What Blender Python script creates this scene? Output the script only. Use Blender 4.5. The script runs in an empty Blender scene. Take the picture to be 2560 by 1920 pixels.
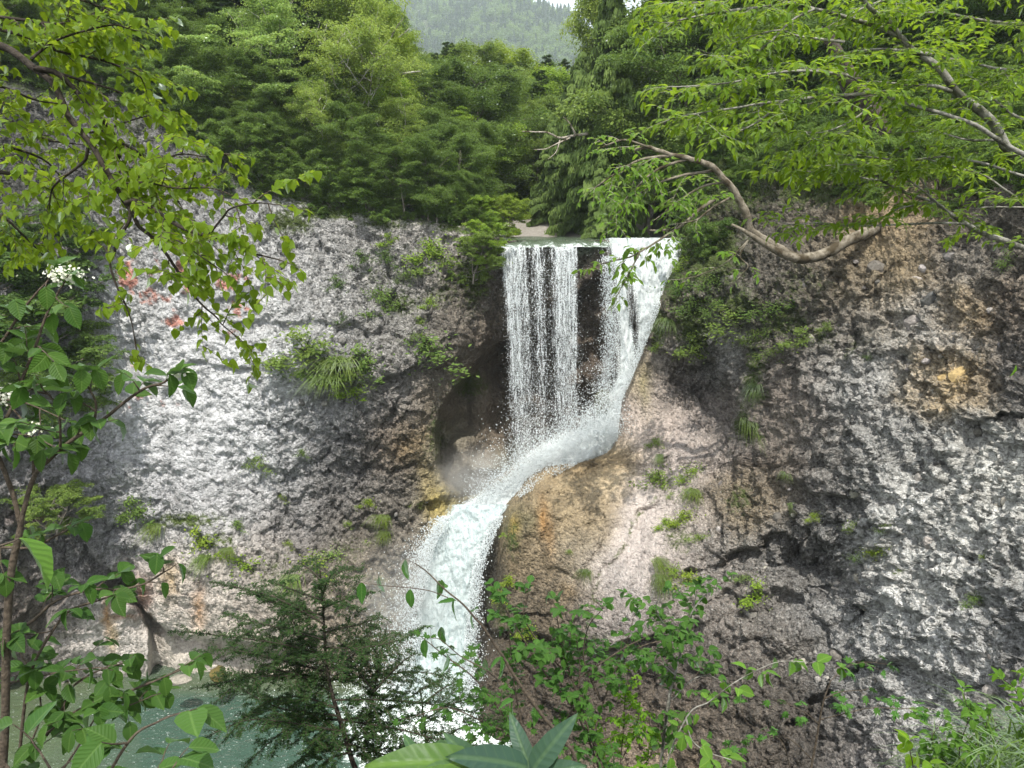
import bpy, math, random
import numpy as np
from mathutils import Matrix, Vector
PI = math.pi
# ------------------------------------------------------------------ camera, world, sun, exposure
SC = bpy.context.scene
COL = SC.collection
EYE = 20.0                      # the eye is 20 m above the plunge pool
PITCH = math.radians(12.5)
FPX = 1849.0                    # focal length for a 2560 wide frame
cam_d = bpy.data.cameras.new('camera')
cam_d.sensor_width = 36.0
cam_d.lens = 36.0 * FPX / 2560.0
cam_d.clip_start = 0.05
cam_d.clip_end = 6000
cam = bpy.data.objects.new('camera', cam_d)
COL.objects.link(cam)
cam.location = (0, 0, EYE)
cam.rotation_euler = (PI / 2 - PITCH, 0, 0)
SC.camera = cam

SUN_AZ = (0.04, -0.70)           # where the sun stands, seen from above (x, y)
SUN_EL = math.radians(63)
az = math.atan2(SUN_AZ[0], SUN_AZ[1])
sdir = Vector((math.sin(az) * math.cos(SUN_EL), math.cos(az) * math.cos(SUN_EL), math.sin(SUN_EL)))
world = bpy.data.worlds.new('World')
SC.world = world
world.use_nodes = True
wn = world.node_tree.nodes
wl = world.node_tree.links
bg = wn.get('Background') or wn.new('ShaderNodeBackground')
sky = wn.new('ShaderNodeTexSky')
sky.sky_type = 'NISHITA'
sky.sun_disc = False
sky.sun_elevation = SUN_EL
sky.sun_rotation = az
sky.altitude = 1200
sky.air_density = 1.0
sky.dust_density = 2.5
sky.ozone_density = 1.0
# thin bright cloud over most of the sky
tcw = wn.new('ShaderNodeTexCoord'); cn = wn.new('ShaderNodeTexNoise')
cn.inputs['Scale'].default_value = 2.2; cn.inputs['Detail'].default_value = 6
wl.new(tcw.outputs['Generated'], cn.inputs['Vector'])
cr = wn.new('ShaderNodeMapRange'); cr.inputs[1].default_value = 0.35; cr.inputs[2].default_value = 0.62
cr.inputs[3].default_value = 0.6; cr.inputs[4].default_value = 0.95
wl.new(cn.outputs['Fac'], cr.inputs[0])
cm = wn.new('ShaderNodeMix'); cm.data_type = 'RGBA'
wl.new(cr.outputs[0], cm.inputs[0]); wl.new(sky.outputs[0], cm.inputs[6])
cm.inputs[7].default_value = (6.4, 6.3, 6.15, 1)
wl.new(cm.outputs[2], bg.inputs[0])
bg.inputs[1].default_value = 0.15
sun_d = bpy.data.lights.new('sun', 'SUN')
sun_d.energy = 4.2
sun_d.angle = math.radians(0.6)
sun_d.color = (1.0, 0.95, 0.86)
sun = bpy.data.objects.new('sun', sun_d)
COL.objects.link(sun)
sun.rotation_euler = sdir.to_track_quat('Z', 'Y').to_euler()
SC.view_settings.view_transform = 'Standard'
SC.view_settings.look = 'None'
SC.view_settings.gamma = 1
SC.view_settings.use_curve_mapping = False
SC.view_settings.exposure = 1.08
SC.cycles.max_bounces = 7
SC.cycles.diffuse_bounces = 3
SC.cycles.transmission_bounces = 4
SC.cycles.transparent_max_bounces = 16
SC.cycles.volume_bounces = 1
SC.cycles.use_denoising = True

# ------------------------------------------------------------------ maths
rng = np.random.default_rng(7)
cP, sP = math.cos(PITCH), math.sin(PITCH)


def W(px, py, Y):
    """world point seen at photo pixel (px, py) that lies Y metres ahead"""
    px = np.asarray(px, float); py = np.asarray(py, float); Y = np.asarray(Y, float)
    dx = (px - 1280) / FPX
    dz = -(py - 960) / FPX
    dy = cP + dz * sP
    up = -sP + dz * cP
    s = Y / dy
    return np.stack([dx * s, Y + 0 * s, EYE + up * s], -1)


_h = np.random.default_rng(3)
PERM = _h.permutation(4096)
GR = _h.normal(size=(4096, 3)); GR /= np.linalg.norm(GR, axis=1)[:, None]
RND = _h.random((4096, 3))


def hsh(i, j, k):
    return PERM[(PERM[(PERM[i & 4095] + j) & 4095] + k) & 4095]


def perlin(P):
    F0 = np.floor(P).astype(np.int64); f = P - F0
    u = f * f * f * (f * (f * 6 - 15) + 10)
    r = 0
    for a in (0, 1):
        for b in (0, 1):
            for c in (0, 1):
                g = GR[hsh(F0[..., 0] + a, F0[..., 1] + b, F0[..., 2] + c)]
                d = g[..., 0] * (f[..., 0] - a) + g[..., 1] * (f[..., 1] - b) + g[..., 2] * (f[..., 2] - c)
                w = (u[..., 0] if a else 1 - u[..., 0]) * (u[..., 1] if b else 1 - u[..., 1]) * (u[..., 2] if c else 1 - u[..., 2])
                r = r + d * w
    return r * 1.6


def fbm(P, f, o=4, ridge=False):
    r = 0; a = 1.0; t = 0
    for i in range(o):
        n = perlin(P * f + 17.3 * i)
        r = r + a * ((1 - 2 * np.abs(n)) if ridge else n)
        t += a; a *= 0.52; f *= 2.03
    return r / t


def worley(P, f):
    Q = P * f
    F0 = np.floor(Q).astype(np.int64)
    best = np.full(Q.shape[:-1], 9.0); sec = best.copy(); idv = best * 0; fac = best * 0
    for a in (-1, 0, 1):
        for b in (-1, 0, 1):
            for c in (-1, 0, 1):
                h = hsh(F0[..., 0] + a, F0[..., 1] + b, F0[..., 2] + c)
                pt = F0 + np.array([a, b, c]) + RND[h]
                d = np.sqrt(((Q - pt) ** 2).sum(-1))
                m = d < best
                sec = np.where(m, best, np.minimum(sec, d))
                idv = np.where(m, RND[h, 0], idv)
                fac = np.where(m, ((Q - pt) * GR[h]).sum(-1), fac)
                best = np.where(m, d, best)
    return best, sec, idv, fac


def sstep(a, b, x):
    t = np.clip((x - a) / (b - a), 0, 1)
    return t * t * (3 - 2 * t)


class Field:
    """smooth surface through scattered (px, py, value) points (thin plate)"""
    def __init__(s, pts, k=0.002):
        p = np.array(pts, float)
        s.c = p[:, :2] / 1000.0
        n = len(p)
        K = s.ker(np.linalg.norm(s.c[:, None] - s.c[None], axis=2)) + k * np.eye(n)
        A = np.zeros((n + 3, n + 3))
        A[:n, :n] = K; A[:n, n] = 1; A[:n, n + 1:] = s.c; A[n, :n] = 1; A[n + 1:, :n] = s.c.T
        b = np.zeros(n + 3); b[:n] = p[:, 2]
        s.w = np.linalg.solve(A, b)

    @staticmethod
    def ker(r):
        return np.sqrt(r * r + 0.0016) * -1.0

    def __call__(s, px, py):
        q = np.stack([np.asarray(px, float), np.asarray(py, float)], -1) / 1000.0
        sh = q.shape[:-1]; q = q.reshape(-1, 2)
        out = np.empty(len(q))
        for i in range(0, len(q), 40000):
            z = q[i:i + 40000]
            d = np.sqrt(((z[:, None] - s.c[None]) ** 2).sum(2))
            out[i:i + 40000] = s.ker(d) @ s.w[:len(s.c)] + s.w[len(s.c)] + z @ s.w[len(s.c) + 1:]
        return out.reshape(sh)


def interp(pts):
    p = np.array(pts, float)
    return lambda x: np.interp(x, p[:, 0], p[:, 1])


def poly_dist(px, py, line):
    """distance to a polyline and signed side (positive: right of travel in picture, y down)"""
    L = np.array(line, float)
    best = np.full(np.shape(px), 1e9); side = np.zeros(np.shape(px))
    for a, b in zip(L[:-1], L[1:]):
        d = b - a
        t = np.clip(((px - a[0]) * d[0] + (py - a[1]) * d[1]) / (d @ d), 0, 1)
        ex = px - (a[0] + t * d[0]); ey = py - (a[1] + t * d[1])
        r = np.hypot(ex, ey)
        s = d[0] * ey - d[1] * ex
        m = r < best
        best = np.where(m, r, best); side = np.where(m, np.sign(s), side)
    return best, side


# ------------------------------------------------------------------ mesh helpers
def mk(name, verts, faces, mat=None, parent=None, attrs=None, uv=None, smooth=False, link=True):
    """faces: (n,3) or (n,4) int array"""
    verts = np.asarray(verts, np.float32).reshape(-1, 3); faces = np.asarray(faces, np.int32)
    me = bpy.data.meshes.new(name)
    nf, k = faces.shape
    me.vertices.add(len(verts)); me.vertices.foreach_set('co', verts.ravel())
    me.loops.add(nf * k); me.loops.foreach_set('vertex_index', faces.ravel())
    me.polygons.add(nf)
    me.polygons.foreach_set('loop_start', np.arange(nf, dtype=np.int32) * k)
    try:
        me.polygons.foreach_set('loop_total', np.full(nf, k, np.int32))
    except Exception:
        pass
    if smooth:
        me.polygons.foreach_set('use_smooth', np.ones(nf, bool))
    for an, av in (attrs or {}).items():
        av = np.asarray(av, np.float32)
        if av.ndim == 2:
            at = me.attributes.new(an, 'FLOAT_COLOR', 'POINT')
            at.data.foreach_set('color', np.concatenate([av, np.ones((len(av), 1), np.float32)], 1).ravel())
        else:
            at = me.attributes.new(an, 'FLOAT', 'POINT')
            at.data.foreach_set('value', av)
    if uv is not None:
        ul = me.uv_layers.new(name='UVMap')
        ul.data.foreach_set('uv', np.asarray(uv, np.float32)[faces.ravel()].ravel())
    me.update(calc_edges=True)
    if mat: me.materials.append(mat)
    if not link: return me
    return mo(name, me, parent)


def mo(name, me, parent=None):
    o = bpy.data.objects.new(name, me)
    COL.objects.link(o)
    if parent is not None:
        o.parent = parent
        o.location = -Vector(parent.location)
    return o


def tag(o, label=None, cat=None, group=None, kind=None):
    if label: o['label'] = label
    if cat: o['category'] = cat
    if group: o['group'] = group
    if kind: o['kind'] = kind
    return o


def empty(name, loc, label=None, cat=None, group=None):
    o = bpy.data.objects.new(name, None)
    o.empty_display_size = 0.2
    COL.objects.link(o); o.location = Vector([float(v) for v in loc])
    return tag(o, label, cat, group)


def grid_faces(r, c):
    i = np.arange(r * c).reshape(r, c)
    return np.stack([i[:-1, :-1], i[1:, :-1], i[1:, 1:], i[:-1, 1:]], -1).reshape(-1, 4)


def grid_normals(P):
    du = np.gradient(P, axis=1); dv = np.gradient(P, axis=0)
    n = np.cross(dv, du)
    n /= np.linalg.norm(n, axis=-1)[..., None] + 1e-9
    # towards the eye
    e = np.array([0, 0, EYE]) - P
    s = np.sign((n * e).sum(-1)); s[s == 0] = 1
    return n * s[..., None]


def tube(pts, rad, sides=6):
    pts = np.asarray(pts, float); n = len(pts)
    rad = np.broadcast_to(np.asarray(rad, float), (n,))
    t = np.gradient(pts, axis=0); t /= np.linalg.norm(t, axis=1)[:, None] + 1e-9
    ref = np.array([0, 0, 1.0]) if abs(t[:, 2]).mean() < 0.8 else np.array([1.0, 0, 0])
    a = np.cross(t, ref); a /= np.linalg.norm(a, axis=1)[:, None] + 1e-9
    b = np.cross(t, a)
    th = np.arange(sides) * 2 * PI / sides
    V = pts[:, None] + rad[:, None, None] * (np.cos(th)[None, :, None] * a[:, None] + np.sin(th)[None, :, None] * b[:, None])
    i = np.arange(n * sides).reshape(n, sides)
    j = np.roll(i, -1, axis=1)
    F = np.stack([i[:-1], j[:-1], j[1:], i[1:]], -1).reshape(-1, 4)
    return V.reshape(-1, 3), F


def join(parts):
    V = []; F = []; o = 0
    for v, f in parts:
        V.append(v); F.append(np.asarray(f) + o); o += len(v)
    return np.concatenate(V), np.concatenate(F)


def smooth_line(p, n):
    """Catmull-Rom through points (k,d) -> n points"""
    p = np.asarray(p, float)
    if len(p) < 3:
        t = np.linspace(0, 1, n)[:, None]
        return p[0] * (1 - t) + p[-1] * t
    q = np.concatenate([2 * p[:1] - p[1:2], p, 2 * p[-1:] - p[-2:-1]])
    s = np.linspace(0, len(p) - 1 - 1e-6, n)
    i = s.astype(int); t = (s - i)[:, None]
    a, b, c, d = q[i], q[i + 1], q[i + 2], q[i + 3]
    return 0.5 * (2 * b + (c - a) * t + (2 * a - 5 * b + 4 * c - d) * t ** 2 + (3 * b - a - 3 * c + d) * t ** 3)


# ------------------------------------------------------------------ node helpers
class NT:
    def __init__(s, name):
        s.m = bpy.data.materials.new(name); s.m.use_nodes = True
        s.t = s.m.node_tree; s.t.nodes.clear()
        s.out = s.n('ShaderNodeOutputMaterial')

    def n(s, typ, ins=None, **kw):
        nd = s.t.nodes.new(typ)
        for k, v in kw.items(): setattr(nd, k, v)
        for k, v in (ins or {}).items(): s.set(nd.inputs[k], v)
        return nd

    def set(s, sock, v):
        if isinstance(v, bpy.types.NodeSocket): s.t.links.new(v, sock)
        elif isinstance(v, tuple) and len(v) == 3 and sock.type == 'RGBA': sock.default_value = (*v, 1)
        else: sock.default_value = v

    def math(s, op, a, b=0.0, c=None, clamp=False):
        nd = s.n('ShaderNodeMath', operation=op); nd.use_clamp = clamp
        s.set(nd.inputs[0], a); s.set(nd.inputs[1], b)
        if c is not None: s.set(nd.inputs[2], c)
        return nd.outputs[0]

    def noise(s, vec, scale, detail=4, rough=0.55, dist=0.0):
        nd = s.n('ShaderNodeTexNoise', {'Vector': vec, 'Scale': scale, 'Detail': detail, 'Roughness': rough, 'Distortion': dist})
        return nd.outputs['Fac']

    def mapr(s, v, a, b, c=0.0, d=1.0, smooth=False):
        nd = s.n('ShaderNodeMapRange'); nd.interpolation_type = 'SMOOTHSTEP' if smooth else 'LINEAR'
        for i, x in enumerate((v, a, b, c, d)): s.set(nd.inputs[i], x)
        return nd.outputs[0]

    def mix(s, f, a, b, blend='MIX'):
        nd = s.n('ShaderNodeMix'); nd.data_type = 'RGBA'; nd.blend_type = blend; nd.clamp_factor = True
        s.set(nd.inputs[0], f); s.set(nd.inputs[6], a); s.set(nd.inputs[7], b)
        return nd.outputs[2]

    def attr(s, name, kind='Fac'):
        nd = s.n('ShaderNodeAttribute'); nd.attribute_name = name
        return nd.outputs[kind]

    def pos(s, scale=None):
        g = s.n('ShaderNodeNewGeometry').outputs['Position']
        if scale is None: return g
        m = s.n('ShaderNodeMapping', {'Vector': g, 'Scale': scale})
        return m.outputs[0]

    def obj(s, scale=None):
        g = s.n('ShaderNodeTexCoord').outputs['Object']
        if scale is None: return g
        return s.n('ShaderNodeMapping', {'Vector': g, 'Scale': scale}).outputs[0]

    def bump(s, h, strength, dist, normal=None):
        nd = s.n('ShaderNodeBump', {'Height': h, 'Strength': strength, 'Distance': dist})
        if normal is not None: s.set(nd.inputs['Normal'], normal)
        return nd.outputs[0]

    def done(s, shader):
        s.t.links.new(shader, s.out.inputs[0]); return s.m


def rock_material(name, streak=0.0):
    m = NT(name)
    P = m.pos()
    tint = m.attr('tint', 'Color')
    wet = m.attr('wet'); moss = m.attr('moss'); lich = m.attr('lichen')
    n1 = m.noise(P, 1.1, 5, 0.6)
    n2 = m.noise(P, 7.0, 5, 0.65, 0.6)
    n3 = m.noise(P, 26.0, 3, 0.6)
    vor = m.n('ShaderNodeTexVoronoi', {'Vector': P, 'Scale': 9.0, 'Randomness': 1.0})
    vcol = m.n('ShaderNodeSeparateColor', {'Color': vor.outputs['Color']}).outputs[0]
    v2 = m.n('ShaderNodeTexVoronoi', {'Vector': P, 'Scale': 21.0, 'Randomness': 1.0})
    v2c = m.n('ShaderNodeSeparateColor', {'Color': v2.outputs['Color']}).outputs[1]
    # broken stones of different grey
    k = m.math('MULTIPLY_ADD', m.mapr(n2, 0.32, 0.68, 0.0, 1.0), 1.0, 0.42)
    k = m.math('MULTIPLY', k, m.math('MULTIPLY_ADD', vcol, 0.45, 0.78))
    k = m.math('MULTIPLY', k, m.math('MULTIPLY_ADD', v2c, 0.5, 0.75))
    k = m.math('MULTIPLY', k, m.math('MULTIPLY_ADD', n1, 0.7, 0.65))
    seep = m.noise(m.pos((1.6, 1.6, 0.16)), 1.0, 5, 0.62, 0.5)
    seep = m.math('MULTIPLY_ADD', m.mapr(seep, 0.36, 0.60), 0.34, 0.72)
    k = m.mapr(m.math('POWER', m.attr('speck'), 1.6), 0.0, 1.0, m.math('MULTIPLY_ADD', k, 0.15, 0.85), k)
    k = m.math('MULTIPLY', k, seep)
    col = m.mix(1.0, tint, m.n('ShaderNodeCombineColor', {0: k, 1: k, 2: k}).outputs[0], 'MULTIPLY')
    # crust of pale lichen in fine flecks
    lf = m.math('MULTIPLY', m.mapr(m.noise(P, 15.0, 5, 0.75, 1.0), 0.52, 0.62), lich)
    col = m.mix(lf, col, (0.52, 0.52, 0.49))
    mf = m.math('MULTIPLY', m.mapr(m.math('ADD', m.noise(P, 5.0, 5, 0.7), m.math('MULTIPLY', moss, 0.55)), 0.72, 0.92), m.mapr(moss, 0.05, 0.3))
    mcol = m.mix(n3, (0.035, 0.05, 0.012), (0.10, 0.14, 0.03))
    col = m.mix(mf, col, mcol)
    rough = m.mapr(wet, 0.0, 1.0, 0.9, 0.32)
    h = m.math('ADD', m.math('MULTIPLY', n2, 0.8), m.math('MULTIPLY', n3, 0.35))
    h = m.math('ADD', h, m.math('MULTIPLY', vor.outputs['Distance'], -0.7))
    h = m.math('ADD', h, m.math('MULTIPLY', v2.outputs['Distance'], -0.3))
    for vo, wgt in ((vor, 1.5), (v2, 0.7)):
        dv = m.n('ShaderNodeVectorMath', operation='SUBTRACT'); sc_ = m.n('ShaderNodeVectorMath', operation='SCALE')
        m.set(dv.inputs[0], P); m.set(dv.inputs[1], vo.outputs['Position']) if False else m.set(dv.inputs[1], vo.outputs['Position'])
        cv = m.n('ShaderNodeVectorMath', operation='SUBTRACT'); m.set(cv.inputs[0], vo.outputs['Color']); cv.inputs[1].default_value = (.5, .5, .5)
        dt = m.n('ShaderNodeVectorMath', operation='DOT_PRODUCT'); m.set(dt.inputs[0], dv.outputs[0]); m.set(dt.inputs[1], cv.outputs[0])
        h = m.math('ADD', h, m.math('MULTIPLY', dt.outputs['Value'], wgt * 9.0))
    b = m.bump(h, 1.0, m.mapr(m.attr('speck'), 0.3, 1.0, 0.05, 0.22))
    bs = m.n('ShaderNodeBsdfPrincipled', {'Base Color': col, 'Roughness': rough, 'Normal': b, 'Specular IOR Level': 0.35})
    return m.done(bs.outputs[0])


def soil_material(name, ca, cb, sc=3.0):
    m = NT(name); P = m.pos()
    n = m.noise(P, sc, 6, 0.7)
    n2 = m.noise(P, sc * 7, 4, 0.7)
    col = m.mix(m.mapr(m.math('MULTIPLY_ADD', n2, 0.5, m.math('MULTIPLY', n, 0.5)), 0.35, 0.65), ca, cb)
    b = m.bump(n2, 0.8, 0.15)
    bs = m.n('ShaderNodeBsdfPrincipled', {'Base Color': col, 'Roughness': 0.95, 'Normal': b, 'Specular IOR Level': 0.2})
    return m.done(bs.outputs[0])


def leaf_material(name, ca, cb, trans, gloss=0.06, tw=0.45, veins=False, bumpy=0.0):
    """ca..cb by the per-leaf random value, multiplied by the object's own colour"""
    m = NT(name)
    r = m.attr('rnd')
    oc = m.n('ShaderNodeObjectInfo').outputs['Color']
    orn = m.n('ShaderNodeObjectInfo').outputs['Random']
    rr = m.math('FRACT', m.math('ADD', r, orn)) if veins else r
    base = m.mix(rr, ca, cb)
    col = m.mix(1.0, base, oc, 'MULTIPLY')
    tc = m.mix(1.0, m.mix(rr, trans, tuple(c * 0.7 for c in trans)), oc, 'MULTIPLY')
    nrm = None
    if veins:
        uv = m.n('ShaderNodeSeparateXYZ', {0: m.n('ShaderNodeUVMap', uv_map='UVMap').outputs[0]})
        au = m.math('ABSOLUTE', m.math('SUBTRACT', uv.outputs[0], 0.5))
        ph = m.math('SINE', m.math('MULTIPLY', m.math('SUBTRACT', uv.outputs[1], m.math('MULTIPLY', au, 0.9)), 52.0))
        vn = m.mapr(ph, 0.78, 1.0)
        mid = m.mapr(au, 0.012, 0.035, 1.0, 0.0)
        vv = m.math('MAXIMUM', m.math('MULTIPLY', vn, 0.35), mid)
        col = m.mix(m.math('MULTIPLY', vv, 0.28), col, m.mix(1.0, (0.18, 0.27, 0.09), oc, 'MULTIPLY'))
        tc = m.mix(m.math('MULTIPLY', vv, 0.4), tc, tuple(c * 0.55 for c in trans))
        nrm = m.bump(m.math('ADD', ph, m.math('MULTIPLY', mid, -3.0)), 0.35, 0.002)
    d = m.n('ShaderNodeBsdfDiffuse', {'Color': col, 'Roughness': 0.6})
    t = m.n('ShaderNodeBsdfTranslucent', {'Color': tc})
    g = m.n('ShaderNodeBsdfGlossy', {'Color': (0.9, 0.95, 1.0), 'Roughness': 0.42})
    if nrm is not None:
        for x in (d, g): m.set(x.inputs['Normal'], nrm)
    s1 = m.n('ShaderNodeMixShader', {0: tw, 1: d.outputs[0], 2: t.outputs[0]})
    lw = m.n('ShaderNodeLayerWeight', {'Blend': 0.25}).outputs['Fresnel']
    s2 = m.n('ShaderNodeMixShader', {0: m.math('MULTIPLY', lw, gloss * 4, clamp=True), 1: s1.outputs[0], 2: g.outputs[0]})
    return m.done(s2.outputs[0])


def bark_material(name, ca, cb, sc=14.0, patch=None):
    m = NT(name); P = m.pos()
    n = m.noise(P, sc, 5, 0.7)
    n2 = m.noise(P, sc * 0.25, 4, 0.6)
    col = m.mix(m.mapr(n, 0.35, 0.65), ca, cb)
    if patch: col = m.mix(m.mapr(n2, 0.52, 0.6), col, patch)
    b = m.bump(n, 0.8, 0.02)
    bs = m.n('ShaderNodeBsdfPrincipled', {'Base Color': col, 'Roughness': 0.9, 'Normal': b, 'Specular IOR Level': 0.2})
    return m.done(bs.outputs[0])


M_ROCK = rock_material('rock')
M_SOIL = soil_material('forest soil', (0.025, 0.032, 0.012), (0.06, 0.075, 0.025))
M_GRAVEL = soil_material('river gravel', (0.22, 0.2, 0.18), (0.45, 0.42, 0.38), 5.0)
M_BED = soil_material('river bed', (0.16, 0.15, 0.08), (0.38, 0.33, 0.2), 0.9)
# ================================================================== TERRAIN
TOP_L = interp([(-700, 60), (-300, 90), (0, 210), (150, 250), (260, 230), (358, 250), (440, 320), (530, 400), (600, 460), (680, 505), (780, 520),
                (850, 530), (1000, 556), (1160, 566), (1235, 583), (1255, 601), (1760, 599), (1900, 598)])
YL = Field([(-700, 100, 30), (-700, 900, 22), (-700, 1900, 25), (0, 250, 31.5), (0, 700, 28), (0, 1100, 26.5), (0, 1650, 27.9), (0, 1740, 28.8), (0, 1950, 30.5),
            (200, 200, 33.5), (300, 500, 31.5), (300, 900, 29.7), (300, 1250, 29), (300, 1420, 28.6), (250, 1560, 28.5), (300, 1700, 29.7), (300, 1950, 31.5),
            (470, 250, 34), (560, 600, 31.3), (560, 900, 30.2), (560, 1200, 29.6), (560, 1380, 28.8), (560, 1560, 28.6), (560, 1690, 29.7), (560, 1950, 31.5),
            (760, 560, 32.8), (760, 760, 31.2), (760, 880, 30.2), (800, 960, 30.6), (760, 1180, 30.8), (740, 1330, 30.5), (760, 1480, 29.3), (760, 1600, 28.9), (780, 1700, 29.5), (800, 1950, 31.5),
            (980, 610, 32.8), (980, 780, 31.9), (980, 900, 30.9), (950, 1000, 30.9), (920, 1180, 31.7), (900, 1300, 31.3), (950, 1420, 30.5), (930, 1600, 29.5), (950, 1740, 29.2), (1000, 1950, 31),
            (1100, 620, 32.9), (1150, 760, 32.7), (1160, 860, 32.4), (1220, 620, 33.4), (1225, 780, 34.2), (1225, 900, 34.8),
            (1040, 980, 31.3), (1045, 1120, 31.6), (1075, 1230, 31.9), (1060, 1330, 31.0), (1090, 1260, 31.7), (1180, 1250, 33.0), (1250, 1180, 33.8), (1150, 1330, 32.0), (1050, 1500, 30.0), (1150, 1500, 30.4), (1150, 1750, 28.6),
            (1300, 620, 34.2), (1300, 700, 35.2), (1300, 900, 36.2), (1300, 1050, 36.6), (1300, 1150, 35.2), (1280, 1300, 32.7), (1400, 1250, 32.6), (1300, 1500, 30.8), (1300, 1900, 27.5),
            (1450, 620, 34.3), (1450, 750, 34.3), (1450, 950, 34.9), (1450, 1080, 34.8), (1480, 1170, 34.0), (1540, 620, 33.9), (1590, 760, 33.3), (1590, 900, 33.3), (1580, 1020, 33.2), (1700, 620, 33.9), (1760, 900, 33.4), (1760, 1900, 28)])
# sharp ledges, cracks and the rim of the scoured hollow: (line, depth step, reach in px)
LEDGE_L = [([(1290, 830), (1230, 870), (1170, 930), (1120, 985), (1092, 1030), (1082, 1090), (1086, 1150), (1105, 1200), (1138, 1238)], -3.9, 240),
           ([(1060, 1262), (1140, 1235), (1190, 1185), (1270, 1165)], 0.3, 25),
           ([(880, 960), (960, 925), (1060, 905), (1150, 880)], 0.8, 60),
           ([(960, 1030), (925, 1100), (905, 1160)], -0.5, 40),
           ([(440, 960), (480, 905), (540, 900), (600, 915)], 0.35, 30),
           ([(640, 800), (720, 800), (800, 812), (880, 818), (980, 840)], 0.45, 45),
           ([(90, 1285), (230, 1330), (300, 1300), (420, 1310), (520, 1345), (640, 1400)], 0.45, 40),
           ([(230, 1370), (262, 1400), (330, 1430), (360, 1520), (420, 1570), (500, 1590), (620, 1600), (720, 1600)], 1.5, 45),
           ([(300, 1490), (345, 1520), (368, 1580), (376, 1680)], -1.6, 60),
           ([(120, 1660), (112, 1590), (135, 1520), (200, 1480), (270, 1480)], -1.7, 80),
           ([(560, 1605), (640, 1615), (760, 1625)], 1.5, 26),
           ([(600, 1120), (680, 1180), (760, 1150)], 0.3, 60),
           ([(920, 1310), (1000, 1295), (1060, 1262)], 0.7, 40)]


LEDGE_AMP = 0.62


def ledges(px, py, L, seed):
    out = 0
    for i, (ln, d, w) in enumerate(L):
        wob = 26 * perlin(np.stack([px / 60.0, py / 60.0, 0 * px + i * 3.7 + seed], -1))
        wob2 = 26 * perlin(np.stack([px / 60.0, py / 60.0, 0 * px + i * 5.1 + seed + 50], -1))
        ws_ = 0.25 if abs(d) > 1.4 else 1.0
        r, s = poly_dist(px + wob * ws_, py + wob2 * ws_, ln)
        s = s * (1 if d > 0 else -1)
        brk = 0.45 + 0.9 * np.clip(0.5 + perlin(np.stack([px / 70.0, py / 70.0, 0 * px + i * 2.3 + seed + 80], -1)), 0, 1)
        out = out + LEDGE_AMP * brk * abs(d) * np.where(s > 0, sstep(0, 12, r) * np.exp(-np.maximum(r - 12, 0) / w), 0)
        out = out - 0.12 * LEDGE_AMP * abs(d) * np.where(s <= 0, np.exp(-r / (w * 0.5)), 0)
    return out


def depthL(px, py):
    px = np.asarray(px, float); py = np.asarray(py, float)
    return YL(px, py) + ledges(px, py, LEDGE_L, 1)


LEFT_R = interp([(380, 1765), (560, 1728), (600, 1712), (640, 1698), (700, 1672), (770, 1640), (830, 1616), (880, 1598), (940, 1574), (1000, 1553), (1050, 1542),
                 (1095, 1546), (1118, 1532), (1135, 1512), (1150, 1472), (1160, 1432), (1166, 1396), (1172, 1368), (1186, 1342), (1204, 1322), (1225, 1308), (1245, 1296),
                 (1260, 1286), (1275, 1274), (1295, 1262), (1330, 1255), (1400, 1248), (1480, 1240), (1560, 1231), (1700, 1205), (1900, 1180), (2050, 1150)])
YR = Field([(1760, 380, 34), (1720, 560, 33), (1700, 640, 32.8), (1640, 770, 32.5), (1600, 880, 32.2), (1553, 1000, 31.8), (1545, 1095, 31.2), (1480, 1150, 30.8), (1370, 1180, 30.0), (1300, 1240, 29.3),
            (1258, 1300, 28.6), (1248, 1400, 28.2), (1238, 1520, 27.6), (1205, 1700, 26.6), (1180, 1900, 25.5),
            (1350, 1260, 28.6), (1400, 1300, 28.3), (1340, 1400, 27.7), (1440, 1400, 27.3), (1400, 1520, 26.9), (1340, 1560, 27.1), (1480, 1210, 29.5), (1600, 1100, 30.2), (1700, 1050, 30.4), (1640, 1200, 29.2),
            (1600, 1320, 27.7), (1540, 1420, 26.7), (1480, 1540, 25.7), (1650, 1400, 26.5), (1700, 1250, 28.1), (1560, 1560, 25.0), (1700, 1500, 24.8),
            (1640, 960, 31.0), (1740, 960, 31.6), (1800, 1020, 30.4), (1700, 860, 30.6), (1760, 800, 30.0), (1700, 720, 31.2), (1820, 700, 29.0), (1860, 840, 28.6), (1850, 1000, 28.6), (1880, 1150, 26.8), (1800, 1180, 27.9),
            (1780, 1300, 26.6), (1800, 1420, 25.2), (1750, 1560, 23.8), (1880, 1350, 24.8), (1900, 1550, 22.6),
            (1850, 500, 31), (2000, 450, 30), (2000, 620, 28), (2000, 800, 26.6), (2000, 1000, 25.3), (2020, 1200, 23.6), (2040, 1320, 22.6), (2060, 1400, 23.0), (2100, 1560, 21.2), (2000, 1800, 20.0),
            (2200, 450, 27), (2200, 650, 25), (2180, 900, 23.5), (2200, 1100, 22.0), (2200, 1300, 20.8), (2220, 1500, 19.6), (2250, 1800, 17.6),
            (2400, 400, 25), (2400, 650, 22.6), (2400, 900, 20.9), (2400, 1100, 19.6), (2400, 1300, 18.6), (2400, 1600, 17.0), (2400, 1900, 15),
            (2600, 400, 22), (2600, 700, 20.0), (2600, 1100, 17.6), (2600, 1500, 15.6), (2600, 1900, 13.5), (3000, 400, 17), (3000, 1000, 14.5), (3000, 1900, 11),
            (1600, 1750, 23.6), (1400, 1750, 25.2), (1500, 1950, 23.0), (1800, 1950, 20)])
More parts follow.
